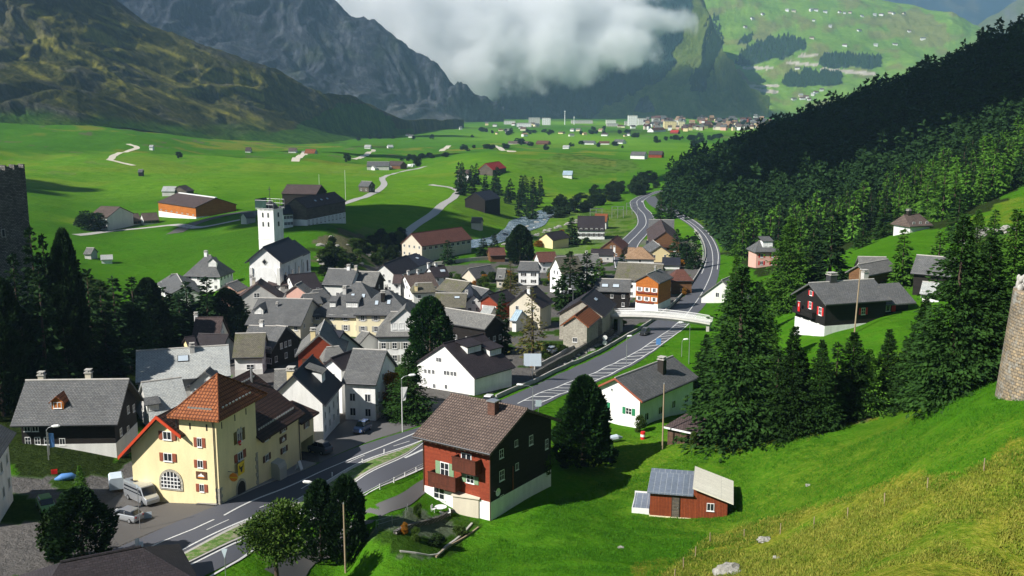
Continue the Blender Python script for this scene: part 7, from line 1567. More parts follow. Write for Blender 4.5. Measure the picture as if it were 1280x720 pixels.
# ---- single trees named one by one
for a in [
 ("spruce", 922, 550, 332, 104, "tallest front spruce left of the black chalet, bare split trunk foot showing"), ("spruce", 985, 545, 408, 62, "spruce just right of the tallest front spruce"), ("spruce", 1022, 538, 425, 52, "slim spruce below the black chalet's left corner"),
 ("spruce", 1062, 522, 415, 62, "pointed spruce standing below the black chalet, left of the grass gap"), ("spruce", 1106, 514, 412, 52, "spruce right below the bright grass gap"), ("spruce", 1150, 506, 372, 62, "spruce left of the tall pair by the round tower"),
 ("spruce", 1188, 498, 268, 96, "taller left spruce of the big pair before the round tower"), ("spruce", 1228, 478, 296, 90, "right spruce of the big pair before the round tower"), ("lightspruce", 1262, 420, 262, 84, "light green spruce behind the round tower"), ("lightspruce", 1216, 360, 262, 44, "slim light spruce behind the big pair"),
 ("spruce", 1001, 538, 442, 44, "small spruce between the two front spruces left of the wooden pole"), ("midspruce", 1042, 528, 428, 40, "low dense spruce right below the tall wooden pole"), ("lightspruce", 1084, 519, 436, 44, "light green spruce under the grass gap"), ("spruce", 1128, 510, 424, 44, "spruce at the right rim of the grass gap"),
 ("midspruce", 968, 548, 436, 44, "short spruce at the meadow edge beside the tallest front one"), ("spruce", 1168, 500, 398, 52, "short spruce under the left one of the big pair"), ("spruce", 1210, 489, 384, 56, "short spruce between the big pair"), ("lightspruce", 1240, 474, 380, 44, "light spruce touching the round tower's left edge"),
 ("lightspruce", 984, 388, 272, 62, "bright green spruce left of the black chalet"), ("dark", 1036, 362, 264, 52, "dark spruce behind the black chalet's left roof"), ("dark", 1014, 358, 278, 34, "narrow dark spruce touching the bright green one"), ("spruce", 945, 470, 352, 62, "spruce behind the tallest front spruce"), ("lightspruce", 916, 432, 318, 40, "slim light green tree by the end of the footbridge"),
 ("lightspruce", 958, 492, 392, 46, "light green spruce tucked between the front spruces"), ("spruce", 880, 505, 418, 40, "lower spruce beside the bungalow roof"), ("midlight", 1127, 358, 286, 36, "light spruce behind the black chalet's right roof"), ("midspruce", 1078, 309, 278, 20, "small spruce left on the bright hillside bank"), ("midspruce", 1104, 297, 256, 26, "small spruce beside the lone white hillside house"),
 ("midlight", 1172, 345, 290, 34, "spruce above the white conservatory"), ("midlight", 1240, 322, 262, 32, "light spruce beside the rock outcrop"), ("midspruce", 1196, 300, 240, 26, "spruce right of the lone white hillside house"), ("midlight", 1275, 350, 268, 46, "light spruce at the right edge above the round tower"),
 ("tower", 729, 582, 473, 70, "dense cone shaped conifer right of the red timber house"), ("bush", 676, 606, 556, 40, "small round tree against the red house's dark gable"), ("thuja", 538, 462, 373, 46, "tall round topped cypress in mid village"),
 ("larch", 638, 376, 326, 32, "yellowish larch in mid village"), ("larch", 666, 446, 360, 48, "tall thin larch by the road sign panel"), ("dark", 627, 442, 366, 28, "dark slim spruce beside the tall thin larch"), ("midspruce", 712, 386, 314, 36, "left spruce of the pair by the tall narrow white house"), ("midspruce", 733, 384, 316, 38, "right spruce of the pair by the tall narrow white house"),
 ("midlight", 749, 352, 324, 20, "small light spruce right of the paired spruces"), ("midspruce", 778, 356, 318, 26, "spruce behind the slate roof with two skylights"), ("spruce", 512, 524, 436, 52, "green spruce beside the autumn tree above the main road"), ("autumn", 486, 516, 468, 44, "orange and yellow autumn tree by the speckled slate roof"),
 ("midspruce", 826, 274, 240, 16, "left dark spruce where the valley road splits"), ("midspruce", 839, 274, 246, 16, "right dark spruce where the valley road splits"), ("dark", 846, 330, 286, 20, "dark spruce left by the bypass bend"), ("dark", 858, 332, 294, 18, "dark spruce in the middle by the bypass bend"), ("dark", 869, 336, 290, 18, "dark spruce closest to the bypass bend"),
 ("dark", 715, 306, 272, 24, "dark spruce beside the beige cottage with the black roof"), ("dark", 560, 330, 300, 18, "left dark spruce in front of the long barracks"), ("dark", 604, 322, 296, 18, "dark spruce by the red-brown cottage"), ("dark", 618, 320, 292, 16, "slim dark spruce behind the red-brown cottage"), ("darkthuja", 650, 330, 282, 30, "broad dark tree beside the river lane"), ("dark", 645, 322, 290, 20, "dark spruce before the broad dark tree by the river"),
 ("broad", 346, 722, 630, 92, "round broadleaf tree in the bottom foreground"), ("darkthuja", 402, 700, 602, 46, "left of two dark cypresses at the foreground road"), ("darkthuja", 432, 700, 596, 50, "right of two dark cypresses at the foreground road"),
 ("darkthuja", 104, 702, 612, 74, "black rounded tree at the car park's left"), ("lightspruce", 104, 640, 582, 26, "little bright green conifer tip above the black rounded tree"), ("darkbush", 75, 700, 640, 50, "low dark bush by the gravel yard, bottom left"),
 ("dark", 262, 432, 346, 46, "tall dark spruce left of the blue-grey hall"), ("darkthuja", 285, 425, 362, 44, "broad dark tree touching the blue-grey hall"), ("dark", 236, 415, 352, 40, "dark spruce below the left white houses"), ("darkbush", 205, 412, 372, 60, "dark bushy tree under the far left white house"),
 ("bush", 520, 676, 660, 16, "small garden shrub on the terrace below the red timber house"), ("autumn", 506, 668, 654, 12, "orange potted shrub on the red house's terrace"), ("bush", 522, 648, 628, 12, "little conifer tub on the red house's terrace"), ("darkbush", 545, 682, 668, 30, "low dark vegetable bed shrub below the garden shed"), ("bush", 575, 668, 658, 22, "leafy plant row beside the beige garden shed"), ("bush", 800, 540, 520, 16, "round bush at the bungalow corner"), ("bush", 867, 560, 540, 12, "small bush at the board shed's corner"), ("autumn", 826, 378, 352, 22, "yellowish small tree beside the orange timber house")]: tree(*a)
r_ = random.Random(4)
# grove on the left in shade
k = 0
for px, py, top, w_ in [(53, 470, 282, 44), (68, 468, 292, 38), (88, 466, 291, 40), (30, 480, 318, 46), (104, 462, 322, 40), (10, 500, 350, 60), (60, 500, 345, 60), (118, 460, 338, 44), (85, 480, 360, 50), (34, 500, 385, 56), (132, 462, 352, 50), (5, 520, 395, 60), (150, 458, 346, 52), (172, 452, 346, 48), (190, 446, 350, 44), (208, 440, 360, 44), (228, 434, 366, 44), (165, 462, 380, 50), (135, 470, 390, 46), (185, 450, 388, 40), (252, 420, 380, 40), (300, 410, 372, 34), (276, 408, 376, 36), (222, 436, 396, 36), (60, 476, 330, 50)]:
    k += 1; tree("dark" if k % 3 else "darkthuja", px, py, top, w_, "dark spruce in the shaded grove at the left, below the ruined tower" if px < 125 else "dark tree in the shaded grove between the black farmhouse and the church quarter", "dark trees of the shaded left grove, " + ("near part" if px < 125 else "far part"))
tree("bush", 8, 470, 378, 50, "sunlit light green tree at the left edge below the ruin"); 
# grove by the red roofed barn
for k in range(34):
    px = r_.uniform(572, 676); py = r_.uniform(238, 276) if px > 600 else r_.uniform(226, 262); 
    if 596 < px < 632 and py > 244: continue
    if py > 262 and px < 640: continue
    tree("forest", px, py, py - r_.uniform(20, 34), r_.uniform(9, 14), "black spruce of the grove between the red roofed barn and the river", "black spruces around the river bend")
# bushes on the river banks and at the valley road
for k in range(48):
    t_ = r_.random(); px = 690 + 125 * t_ + r_.uniform(-8, 8); py = 264 - 34 * t_ + r_.uniform(-6, 12)
    if abs(px - 800) < 22 and py > 246: continue
    tree("darkbush", px, py, py - r_.uniform(6, 15), r_.uniform(10, 20), "dark green bush on the bank between the river and the valley road", "bushes on the river bank by the valley road")
for k in range(44):
    px = r_.uniform(395, 510); py = 342 - (px - 395) * .22 + r_.uniform(-26, 6)
    tree(r_.choice(["darkbush", "darkbush", "bush"]), px, py, py - r_.uniform(8, 17), r_.uniform(10, 20), "bush on the rocky bank right of the church", "bushes on the rocky bank right of the church")
for k in range(46):      # garden shrubs along the retaining wall of the main road
    px, py = r_.choice([(r_.uniform(640, 780), None), (r_.uniform(560, 640), None)]); py = 470 - (px - 640) * .42 + r_.uniform(-14, 2) if px > 640 else 352 + r_.uniform(-4, 10)
    tree(r_.choice(["bush", "bush", "darkbush", "autumn"]), px, py, py - r_.uniform(6, 13), r_.uniform(9, 18), "garden shrub between the village houses and the main road" if px > 640 else "garden shrub in the middle of the village", "garden shrubs beside the main road" if px > 640 else "garden shrubs in mid village")
for k in range(34):
    px = r_.uniform(640, 870); py = r_.uniform(296, 372)
    tree(r_.choice(["bush", "darkbush", "darkbush", "autumn"]), px, py, py - r_.uniform(5, 11), r_.uniform(7, 14), "small garden shrub among the houses by the valley road", "garden shrubs among the houses by the valley road")
# hedgerow trees of the far fields
for k in range(130):
    row = r_.choice([(560, 170, 800, 168), (575, 188, 640, 184), (600, 165, 700, 168), (730, 160, 800, 172), (860, 182, 900, 172), (640, 180, 780, 184), (860, 150, 950, 158), (420, 176, 560, 172), (500, 200, 560, 196), (810, 178, 880, 172), (870, 156, 950, 160)])
    t_ = r_.random(); px = row[0] + (row[2] - row[0]) * t_ + r_.uniform(-3, 3); py = row[1] + (row[3] - row[1]) * t_ + r_.uniform(-2, 2)
    p = at(px, py); h = r_.uniform(3, 6) * p.y / F
    tree_at("darkbush", p.x, p.y, h, r_.uniform(.9, 2.0), "dark hedgerow tree of the far fields before the town", "hedgerow trees of the far fields", p.z, True)
for px, py, top, w_, lb in ((522, 208, 197, 12, "round dark tree beside the silage bales farm"), (434, 203, 192, 10, "dark tree at the right end of the small rocky rise"), (683, 187.5, 180, 8, "round dark tree on the brown knoll's crest"), (115, 288, 265, 40, "wide dark bush on the mound left of the brown roofed farmhouse"), (224, 198, 190, 9, "small dark tree in the left pasture")):
    tree("darkbush", px, py, top, w_, lb)
# ---- forest on the right slope
FO = ground_poly([(826, 258), (842, 262), (872, 276), (902, 300), (925, 330), (950, 318), (1000, 318), (1060, 305), (1125, 272), (1185, 276), (1235, 252), (1290, 226), (1500, 190), (1500, 40), (1280, 60), (1170, 110), (1060, 150), (940, 193), (862, 217), (836, 236)])
fx = np.array([p[0] for p in FO]); fy = np.array([p[1] for p in FO]); g_ = np.random.RandomState(8)
step = 5.6; gx, gy = np.meshgrid(np.arange(fx.min(), fx.max(), step), np.arange(fy.min(), fy.max(), step)); gx = gx + g_.uniform(-.48, .48, gx.shape) * step; gy = gy + g_.uniform(-.48, .48, gy.shape) * step
ok = pip(gx, gy, FO) & (gx / gy < .62); X_, Y_ = gx[ok], gy[ok]; Z_ = ground(X_, Y_); order = np.argsort(Y_ - X_ * .15); X_, Y_, Z_ = X_[order], Y_[order], Z_[order]
PXs = 640 + F * X_ / (Y_ * cP - (Z_ - CAMZ) * sP); keep = (PXs < 1300); X_, Y_, Z_ = X_[keep], Y_[keep], Z_[keep]
print("forest trees", len(X_)); NI = 190
GRP = "spruces at the lower edge of the forest on the right slope"
for k in range(NI):
    lit = Y_[k] < 420 and r_.random() < .55; h = r_.uniform(10, 17)  # sunlit trees get a brighter needle colour, the sun painted in
    tree_at("forestlit" if lit else "forest", X_[k], Y_[k], h, r_.uniform(.85, 1.25), "sunlit spruce at the lower edge of the forest on the right slope" if lit else "dark spruce at the lower edge of the forest on the right slope", GRP, Z_[k])
def merged(name, pts, hs, arrs, mat, seed, label=None):
    """one mesh of many low trees, for a wood that reads as one mass"""
    g = np.random.RandomState(seed); Vs, Fs, off = [], [], 0
    for k in range(len(pts)):
        V, Fq = arrs[g.randint(len(arrs))]; a = g.rand() * 6.283; c, s = math.cos(a), math.sin(a); h = hs[k]; w_ = h * g.uniform(.85, 1.3)
        Vs.append(np.c_[(V[:, 0] * c - V[:, 1] * s) * w_ + pts[k][0], (V[:, 0] * s + V[:, 1] * c) * w_ + pts[k][1], V[:, 2] * h + pts[k][2]]); Fs.append(Fq + off); off += len(V)
    o = link(name, numpy_mesh(name, np.concatenate(Vs), np.concatenate(Fs), mat, False)); o["kind"] = "stuff"
    if label: o["label"] = label
    return o
mass = [spruce_arrays(s, r=.19, whorls=11, per=5, cards=4, cl=.17, base=.05) for s in (71, 72, 73)]
merged("forest", np.c_[X_, Y_, Z_][NI:], g_.uniform(10, 20, len(X_) - NI) + (g_.rand(len(X_) - NI) < .1) * 6, mass, M_DSPR, 9, "dark spruce forest covering the right slope")
# ---- woods on the far mountains
M_FARW = leaf_mat("hazy_spruce_wood", (.006, .018, .016), (.026, .062, .056), .01, 0)  # distance haze put into the needle colour as blue
def cone_arrays(n=6):
    V = [(0, 0, 1.0)] + [(math.cos(2 * math.pi * i / n) * .26, math.sin(2 * math.pi * i / n) * .26, .05) for i in range(n)]; return np.array(V), np.array([(0, 1 + i, 1 + (i + 1) % n) for i in range(n)])
def sheet_wood(name, XYZ, test, n, hmin, hmax, mat, seed, label):
    X, Y, Z = XYZ; g = np.random.RandomState(seed); dep = Y * cP - (Z - CAMZ) * sP; PX = 640 + F * X / dep; PY = 360 - F * (Y * sP + (Z - CAMZ) * cP) / dep
    m_ = np.argwhere(test(PX, PY)); sel = m_[g.randint(len(m_), size=n)]; sel = sel[(sel[:, 0] < X.shape[0] - 1) & (sel[:, 1] < X.shape[1] - 1)]; a, b_2 = sel[:, 0], sel[:, 1]; u, v = g.rand(len(a)), g.rand(len(a))
    lerp = lambda Q: Q[a, b_2] * (1 - u) * (1 - v) + Q[a + 1, b_2] * u * (1 - v) + Q[a, b_2 + 1] * (1 - u) * v + Q[a + 1, b_2 + 1] * u * v
    P = np.c_[lerp(X), lerp(Y), lerp(Z)]; P[:, 2] -= 2; V, Fq = cone_arrays(); hs = g.uniform(hmin, hmax, len(P))
    VV = (V[None] * (hs[:, None, None] * [1.2, 1.2, 1]) + P[:, None]).reshape(-1, 3); FF = (Fq[None] + (np.arange(len(P)) * len(V))[:, None, None]).reshape(-1, 3)
    o = link(name, numpy_mesh(name, VV, FF, mat, False)); o["kind"] = "stuff"; o["label"] = label
grass_poly = [(735, 150), (765, 128), (800, 112), (832, 100), (846, 60), (864, 15), (868, -40), (1000, -40), (1000, 168), (730, 168)]
def mid_t(PX, PY): return (PX > 590) & (PX < 960) & (PY < 150) & (PY > -60) & (~band(PX, PY, grass_poly, 5).astype(bool)) & ((fbm(PX / 22, PY / 22, 4) < .16) | (PX > 760))
sheet_wood("mountain_forest", mid_xyz, mid_t, 26000, 13, 24, M_FARW, 3, "haze-tinted spruce forest on the steep mountain under the cloud")
def past_t(PX, PY):
    r = np.zeros(PX.shape, bool)
    for k, pl in enumerate(FOREST_PATCH): r |= band(PX, PY, pl, 3, k).astype(bool)
    return r | (band(PX, PY, [(868, 110), (880, 60), (892, 20), (902, 30), (896, 70), (882, 112)], 4).astype(bool))
sheet_wood("gully_wood", mid_xyz, lambda PX, PY: band(PX, PY, [(862, 118), (876, 60), (888, 20), (900, 30), (896, 70), (880, 118)], 4).astype(bool), 900, 13, 22, M_DSPR, 7, "dark strip of spruces down the gully right of the cloudy mountain")
sheet_wood("pasture_woods", past_xyz, past_t, 3600, 14, 26, M_DSPR, 5, "dark patches of spruce wood on the far high pasture")
# ---- grass that stands up in the foreground
def tufts(name, poly, n, hmin, hmax, mat, seed, blades=7, label=None, spread=.22, thin=.9):
    g = np.random.RandomState(seed); P = ground_poly(poly); xs = [p[0] for p in P]; ys = [p[1] for p in P]; c = np.c_[g.uniform(min(xs), max(xs), n * 3), g.uniform(min(ys), max(ys), n * 3)]
    c = c[pip(c[:, 0], c[:, 1], P)]; d_ = fbm(c[:, 0] / 3.2, c[:, 1] / 3.2, 3); c = c[d_ + g.rand(len(c)) * .5 + thin * fbm(c[:, 0] / 9 + 3, c[:, 1] / 7, 3) > .05][:n]; n = len(c); z = ground(c[:, 0], c[:, 1])
    B = np.repeat(np.c_[c, z], blades, 0); B[:, :2] += g.normal(size=(len(B), 2)) * spread; h = np.repeat(g.uniform(hmin, hmax, n), blades) * g.uniform(.6, 1.2, len(B)); D = g.normal(size=B.shape) * .38 + [0, 0, 1]; D /= np.linalg.norm(D, axis=1)[:, None]
    V, Fq = tri_cards(B, D, h * .22, h, g); o = link(name, numpy_mesh(name, V, Fq, mat, False)); o["kind"] = "stuff"
    if label: o["label"] = label
M_DRY = leaf_mat("dry_grass", (.09, .18, .012), (.42, .39, .075), .5, .3, 0); M_GR = leaf_mat("meadow_grass", (.03, .12, .006), (.085, .26, .015), .8, .25, 0)
tufts("dry_grass", [(800, 735), (850, 700), (905, 657), (1010, 634), (1120, 608), (1200, 592), (1290, 562), (1290, 735)], 12000, .12, .34, M_DRY, 1, 7, "yellow dry grass on the slope at the bottom right")
tufts("meadow_grass", [(480, 735), (640, 660), (760, 600), (880, 560), (1010, 545), (1180, 505), (1290, 470), (1290, 600), (1010, 640), (850, 705), (790, 735)], 26000, .08, .24, M_GR, 2, 6, "lush green meadow grass around the red-brown hut")
# ================================================================ ROADSIDE THINGS
M_PCON = plain("pale_concrete", (.62, .60, .55), .85, .15, .8, .2)
S8 = .78                                   # the village is built at about this scale
def paint(name, c, rough=.3, metal=.0):
    m, t, b = new_mat(name); b.inputs["Base Color"].default_value = (*c, 1); b.inputs["Roughness"].default_value = rough; b.inputs["Metallic"].default_value = metal; b.inputs["Coat Weight"].default_value = .5; return m
CP = dict(silver=paint("silver_paint", (.5, .52, .54), .3, .6), white=paint("white_car_paint", (.8, .8, .8)), black=paint("black_car_paint", (.02, .022, .025)), red=paint("red_car_paint", (.4, .015, .02)), green=paint("green_car_paint", (.12, .28, .05)), grey=paint("grey_car_paint", (.10, .11, .13)), blue=paint("blue_car_paint", (.05, .09, .2)))
M_TYRE = plain("tyre_rubber", (.02, .02, .02), .9, .1); M_LAMPW = plain("headlight_glass", (.7, .7, .7), .2, .1); M_LAMPR = plain("tail_light", (.5, .02, .02), .3, .1)
def loft_body(sections, mat, name, parent):
    """car body from cross-sections: (x, half width, z bottom, z top, top narrowing)"""
    V, Fq = [], []; n = 10
    for x, hw, zb, zt, nr in sections:
        ring = [(-hw * .92, zb), (-hw, zb + (zt - zb) * .25), (-hw, zb + (zt - zb) * .6), (-hw * (1 - (1 - nr) * .5), zb + (zt - zb) * .9), (-hw * nr, zt), (hw * nr, zt), (hw * (1 - (1 - nr) * .5), zb + (zt - zb) * .9), (hw, zb + (zt - zb) * .6), (hw, zb + (zt - zb) * .25), (hw * .92, zb)]
        V += [(x, y, z) for y, z in ring]
    for i in range(len(sections) - 1):
        for k in range(n): Fq.append((i * n + k, i * n + (k + 1) % n, (i + 1) * n + (k + 1) % n, (i + 1) * n + k))
    Fq += [tuple(range(n)), tuple(range(len(V) - 1, len(V) - 1 - n, -1))]
    return MB().add(V, Fq).build(name, mat, parent, smooth=False)
def car(px, py, toward, col, label, kind='car', dz=0.0, group=None):
    """toward: photo pixel that the nose points to"""
    p = at(px, py); q_ = at(*toward); rz = math.atan2(q_.y - p.y, q_.x - p.x)
    e = .6; nx_ = (gh(p.x + e * math.cos(rz), p.y + e * math.sin(rz)) - gh(p.x - e * math.cos(rz), p.y - e * math.sin(rz))) / (2 * e)
    r = thing({"car": "car", "van": "van", "suv": "car"}[kind], Matrix.Translation((p.x, p.y, p.z + .07 + dz)) @ Matrix.Rotation(rz, 4, 'Z') @ Matrix.Rotation(-math.atan(nx_), 4, 'Y') @ Matrix.Scale(S8, 4), label, "van" if kind == "van" else "car", group)
    if kind == 'van':
        L_ = 2.9; body = [(-L_, .95, .35, 2.3, .85), (-L_ + .1, 1.0, .3, 2.5, .86), (1.0, 1.0, .3, 2.5, .86), (1.55, 1.0, .3, 2.35, .84), (2.15, .98, .3, 1.35, .9), (2.75, .93, .3, 1.05, .9), (L_, .86, .4, .8, .95)]
        loft_body(body, CP[col], "body", r)
        for s in (-1, 1):
            MB().add([(-2.6, s * 1.01, 1.35), (1.0, s * 1.01, 1.35), (1.0, s * .97, 2.0), (-2.6, s * .97, 2.0), (-2.6, s * .98, 1.35), (1.0, s * .98, 1.35), (1.0, s * .94, 2.0), (-2.6, s * .94, 2.0)], [(0, 1, 2, 3), (7, 6, 5, 4), (0, 4, 5, 1), (2, 6, 7, 3), (1, 5, 6, 2), (0, 3, 7, 4)]).build("side_window", M_GLASS, r)
            MB().add([(1.1, s * 1.01, 1.35), (2.0, s * 1.0, 1.35), (1.6, s * .97, 2.0), (1.1, s * .97, 2.0), (1.1, s * .98, 1.35), (2.0, s * .97, 1.35), (1.6, s * .94, 2.0), (1.1, s * .94, 2.0)], [(0, 1, 2, 3), (7, 6, 5, 4), (0, 4, 5, 1), (2, 6, 7, 3), (1, 5, 6, 2), (0, 3, 7, 4)]).build("cab_window", M_GLASS, r)
        MB().add([(1.65, -.8, 2.25), (1.65, .8, 2.25), (2.2, .88, 1.42), (2.2, -.88, 1.42), (1.55, -.8, 2.2), (1.55, .8, 2.2), (2.1, .88, 1.38), (2.1, -.88, 1.38)], [(0, 3, 2, 1), (4, 5, 6, 7), (0, 1, 5, 4), (2, 3, 7, 6), (1, 2, 6, 5), (3, 0, 4, 7)]).build("windscreen", M_GLASS, r)
        MB().box(-1.8, -.6, -.5, .5, 2.5, 2.56).build("roof_hatch", P_["black"], r); ax, wr_, hw, fr = (-1.8, 1.85), .36, .93, L_
        MB().box(-L_ - .02, -L_ + .06, -.75, .75, 1.4, 2.05).build("rear_window", M_GLASS, r)
    else:
        up = .18 if kind == 'suv' else 0; L_ = 2.1
        loft_body([(-L_, .72, .35, .85 + up, .95), (-L_ + .12, .84, .25, 1.0 + up, .92), (-1.2, .88, .22, 1.0 + up, .92), (.7, .88, .22, .95 + up, .92), (1.5, .86, .22, .84 + up, .92), (L_ - .15, .80, .25, .72 + up, .9), (L_, .66, .35, .6 + up, .95)], CP[col], "body", r)
        loft_body([(-L_ + .25, .68, .9 + up, 1.02 + up, .9), (-1.35, .74, .9 + up, 1.42 + up * 1.6, .8), (-.2, .76, .9 + up, 1.48 + up * 1.6, .8), (.35, .76, .9 + up, 1.42 + up * 1.6, .8), (1.15, .72, .85 + up, .96 + up, .9)], M_GLASS, "cabin_glass", r)
        MB().add([(-1.35, -.62, 1.50 + up * 1.6), (.3, -.63, 1.52 + up * 1.6), (.3, .63, 1.52 + up * 1.6), (-1.35, .62, 1.50 + up * 1.6), (-1.45, -.64, 1.38 + up * 1.6), (.4, -.64, 1.40 + up * 1.6), (.4, .64, 1.40 + up * 1.6), (-1.4, .62, 1.38 + up * 1.6)], [(0, 1, 2, 3), (7, 6, 5, 4), (0, 4, 5, 1), (1, 5, 6, 2), (2, 6, 7, 3), (3, 7, 4, 0)]).build("roof", CP[col], r)
        m = MB()
        for s in (-1, 1):
            for x in (-.45,): m.box(x - .04, x + .04, s * .72 - .03, s * .72 + .06, .95 + up, 1.38 + up * 1.6)
            m.build("door_pillar", CP[col], r); m = MB()
        ax, wr_, hw, fr = (-1.25, 1.3), .32, .80, L_
    for x in ax:
        for s in (-1, 1):
            w_ = MB().tube([(x, s * (hw + .08), wr_), (x, s * (hw - .14), wr_)], wr_, 14).build("wheel", M_TYRE, r); MB().tube([(x, s * (hw + .10), wr_), (x, s * (hw + .06), wr_)], wr_ * .6, 10).build("rim", M_METAL, w_)
    for s in (-1, 1):
        MB().box(fr - .14, fr - .01, s * .58 - .14, s * .58 + .14, .55, .72).build("headlight", M_LAMPW, r); MB().box(-fr + .0, -fr + .1, s * .6 - .12, s * .6 + .12, .7, .9).build("tail_light", M_LAMPR, r)
    return r
car(178, 627, (232, 648), "silver", "silver minibus with dark side windows parked beside the yellow inn", 'van')
car(158, 650, (120, 640), "silver", "silver car parked below the minibus on the car park")
car(233 - 175, 637, (66, 652), "green", "green car on the gravel lane at the lower left"); car(400, 566, (385, 562), "grey", "grey car parked at the far end of the yellow inn", 'suv'); car(453, 540, (440, 548), "blue", "dark blue car parked on the asphalt yard above the main road", 'suv')
car(389, 640, (360, 655), "white", "white car half hidden by the dark cypresses on the side carriageway"); car(806, 419, (790, 428), "black", "black car driving toward the viewer just below the footbridge", 'suv'); car(528, 516, (540, 508), "red", "red car parked behind the red timber house's roof, by the autumn tree")
car(518, 508, (530, 500), "red", "darker red car parked in the row in front of the white gabled hall"); car(803, 253, (806, 262), "white", "tiny white car on the far split of the valley road")
car(672, 352, (664, 356), "black", "black car parked in front of the white villa"); car(690, 441, (700, 436), "white", "white car parked by the stone barn's garden"); car(831, 326, (838, 322), "blue", "blue car parked before the dark garage row"); car(740, 456 - 130, (748, 322), "white", "white car in the lane behind the long pale grey roof")
car(612, 504, (618, 500), "white", "white car at the roadside corner of the white gabled hall")
# ---- footbridge
A_ = atY(766, 393, 206); B_ = atY(889, 403, 198.5); B_.z = A_.z; fr_ = Frame((A_.x, A_.y, A_.z), B_ - A_); LB = (B_ - A_).length
br = thing("footbridge", fr_.M, "pale concrete footbridge with white railings arching over the main road", "bridge"); n = 24; V = []
def arcz(t_): return .6 * (1 - (2 * t_ - 1) ** 2) + .0
V = []; w2 = 1.3
for i in range(n + 1):
    t_ = i / n; z = arcz(t_); V += [(LB * t_, -w2, z), (LB * t_, w2, z), (LB * t_, w2, z - .28), (LB * t_, w2 * .5, z - .85), (LB * t_, -w2 * .5, z - .85), (LB * t_, -w2, z - .28)]
Fq = [(i * 6 + k, i * 6 + (k + 1) % 6, (i + 1) * 6 + (k + 1) % 6, (i + 1) * 6 + k) for i in range(n) for k in range(6)] + [tuple(range(6)), tuple(range(n * 6 + 5, n * 6 - 1, -1))]
MB().add(V, Fq).build("deck", M_PCON, br)
for s in (-1, 1):
    m = MB(); pts = [(LB * i / n, s * (w2 - .05), arcz(i / n) + .95) for i in range(n + 1)]; m.tube(pts, .05, 6); m.tube([(p[0], p[1], p[2] - .4) for p in pts], .03, 5); m.tube([(p[0], p[1], p[2] - .75) for p in pts], .03, 5)
    for i in range(0, n * 4 + 1): t_ = i / (n * 4); m.box(LB * t_ - .025, LB * t_ + .025, s * (w2 - .05) - .025, s * (w2 - .05) + .025, arcz(t_), arcz(t_) + .95)
    m.build("railing", P_["white"], br)
for x in (1.6, LB - .5): MB().box(x - .3, x + .3, -.8, .8, -7, arcz(x / LB) - .8).build("pillar", M_CONC, br)
# ---- lamps, poles, signs
def lamp(px, py, top, side, label, arm=1.4, thick=.07):
    p = at(px, py); h = atY(px, top, p.y).z - p.z; r = thing("street_lamp", frameM(p.x, p.y, p.z, 0), label, "street lamp")
    MB().tube([(0, 0, 0), (0, 0, h * .6), (0, 0, h - .35), (side * arm * .35, 0, h - .05), (side * arm, 0, h + .1)], [thick, thick * .8, thick * .65, thick * .5, thick * .45], 8).build("post", M_METAL, r)
    MB().tube([(side * (arm - .1), 0, h + .1), (side * (arm + .15), 0, h + .12), (side * (arm + .65), 0, h + .16), (side * (arm + .8), 0, h + .14)], [.08, .16, .15, .05], 8).build("lamp_head", P_["white"], r); return r
for a in [(87, 692, 650, -1, "street lamp with a white head at the bottom left, beside the black rounded tree", .3), (398, 650, 604, -1, "street lamp leaning out of the dark cypresses over the carriageway", .6), (666, 514, 482, -1, "street lamp on the verge beside the red timber house's roof ridge"),
          (503, 535, 470, 1, "street lamp in front of the green spruce and the autumn tree", 1.0), (625, 485, 474, -1, "low lamp before the white hall's side wall", .7), (783, 456, 421, 1, "slim lamp post between the retaining wall and the hatched road", .1), (861, 455, 404, -1, "lamp post on the grass bank below the footbridge", 1.2),
          (716, 392, 362, -1, "lamp post before the paired spruces", .3), (322, 560, 536, 1, "lamp on the inn's dark wing", .6), (61, 575, 534, 1, "lamp in front of the black farmhouse wall", .7), (665, 300, 285, 1, "thin lamp by the river lane", .4), (1062 - 210, 446, 425, 1, "short lamp on the bank near the bungalow", .3)]: lamp(*a)
def post_thing(name, px, py, top, rad_, mat, label, cat, lean=0):
    p = at(px, py); h = atY(px, top, p.y).z - p.z; r = thing(name, Matrix.Translation(p), label, cat); MB().tube([(0, 0, -.3), (lean * .5, 0, h * .5), (lean, 0, h)], [rad_, rad_ * .9, rad_ * .75], 8).build("shaft", mat, r); MB().tube([(lean, 0, h), (lean, 0, h + .18)], [rad_ * .8, .03], 8).build("cap", M_METAL, r); return r
WOODP = plain("pole_wood", (.34, .26, .17), .9, .3, 3)
post_thing("utility_pole", 1068, 416, 337, .13, WOODP, "tall wooden pole in front of the black chalet", "pole", .35); post_thing("utility_pole", 828, 562, 480, .10, WOODP, "wooden pole at the left of the weathered board shed", "pole"); post_thing("utility_pole", 432, 716, 630, .09, WOODP, "wooden pole in the bottom foreground before the dark cypresses", "pole")
post_thing("flagpole", 432, 250, 213, .09, P_["white"], "left thin white pole in the meadow above the lane", "pole"); post_thing("flagpole", 399, 232, 218, .09, P_["white"], "second thin white pole in the far meadow", "pole"); post_thing("utility_pole", 541, 320, 297, .1, M_METAL, "thin pole before the long barracks", "pole"); post_thing("utility_pole", 139, 455, 432, .06, M_METAL, "thin pole in the shaded grove above the black farmhouse", "pole")
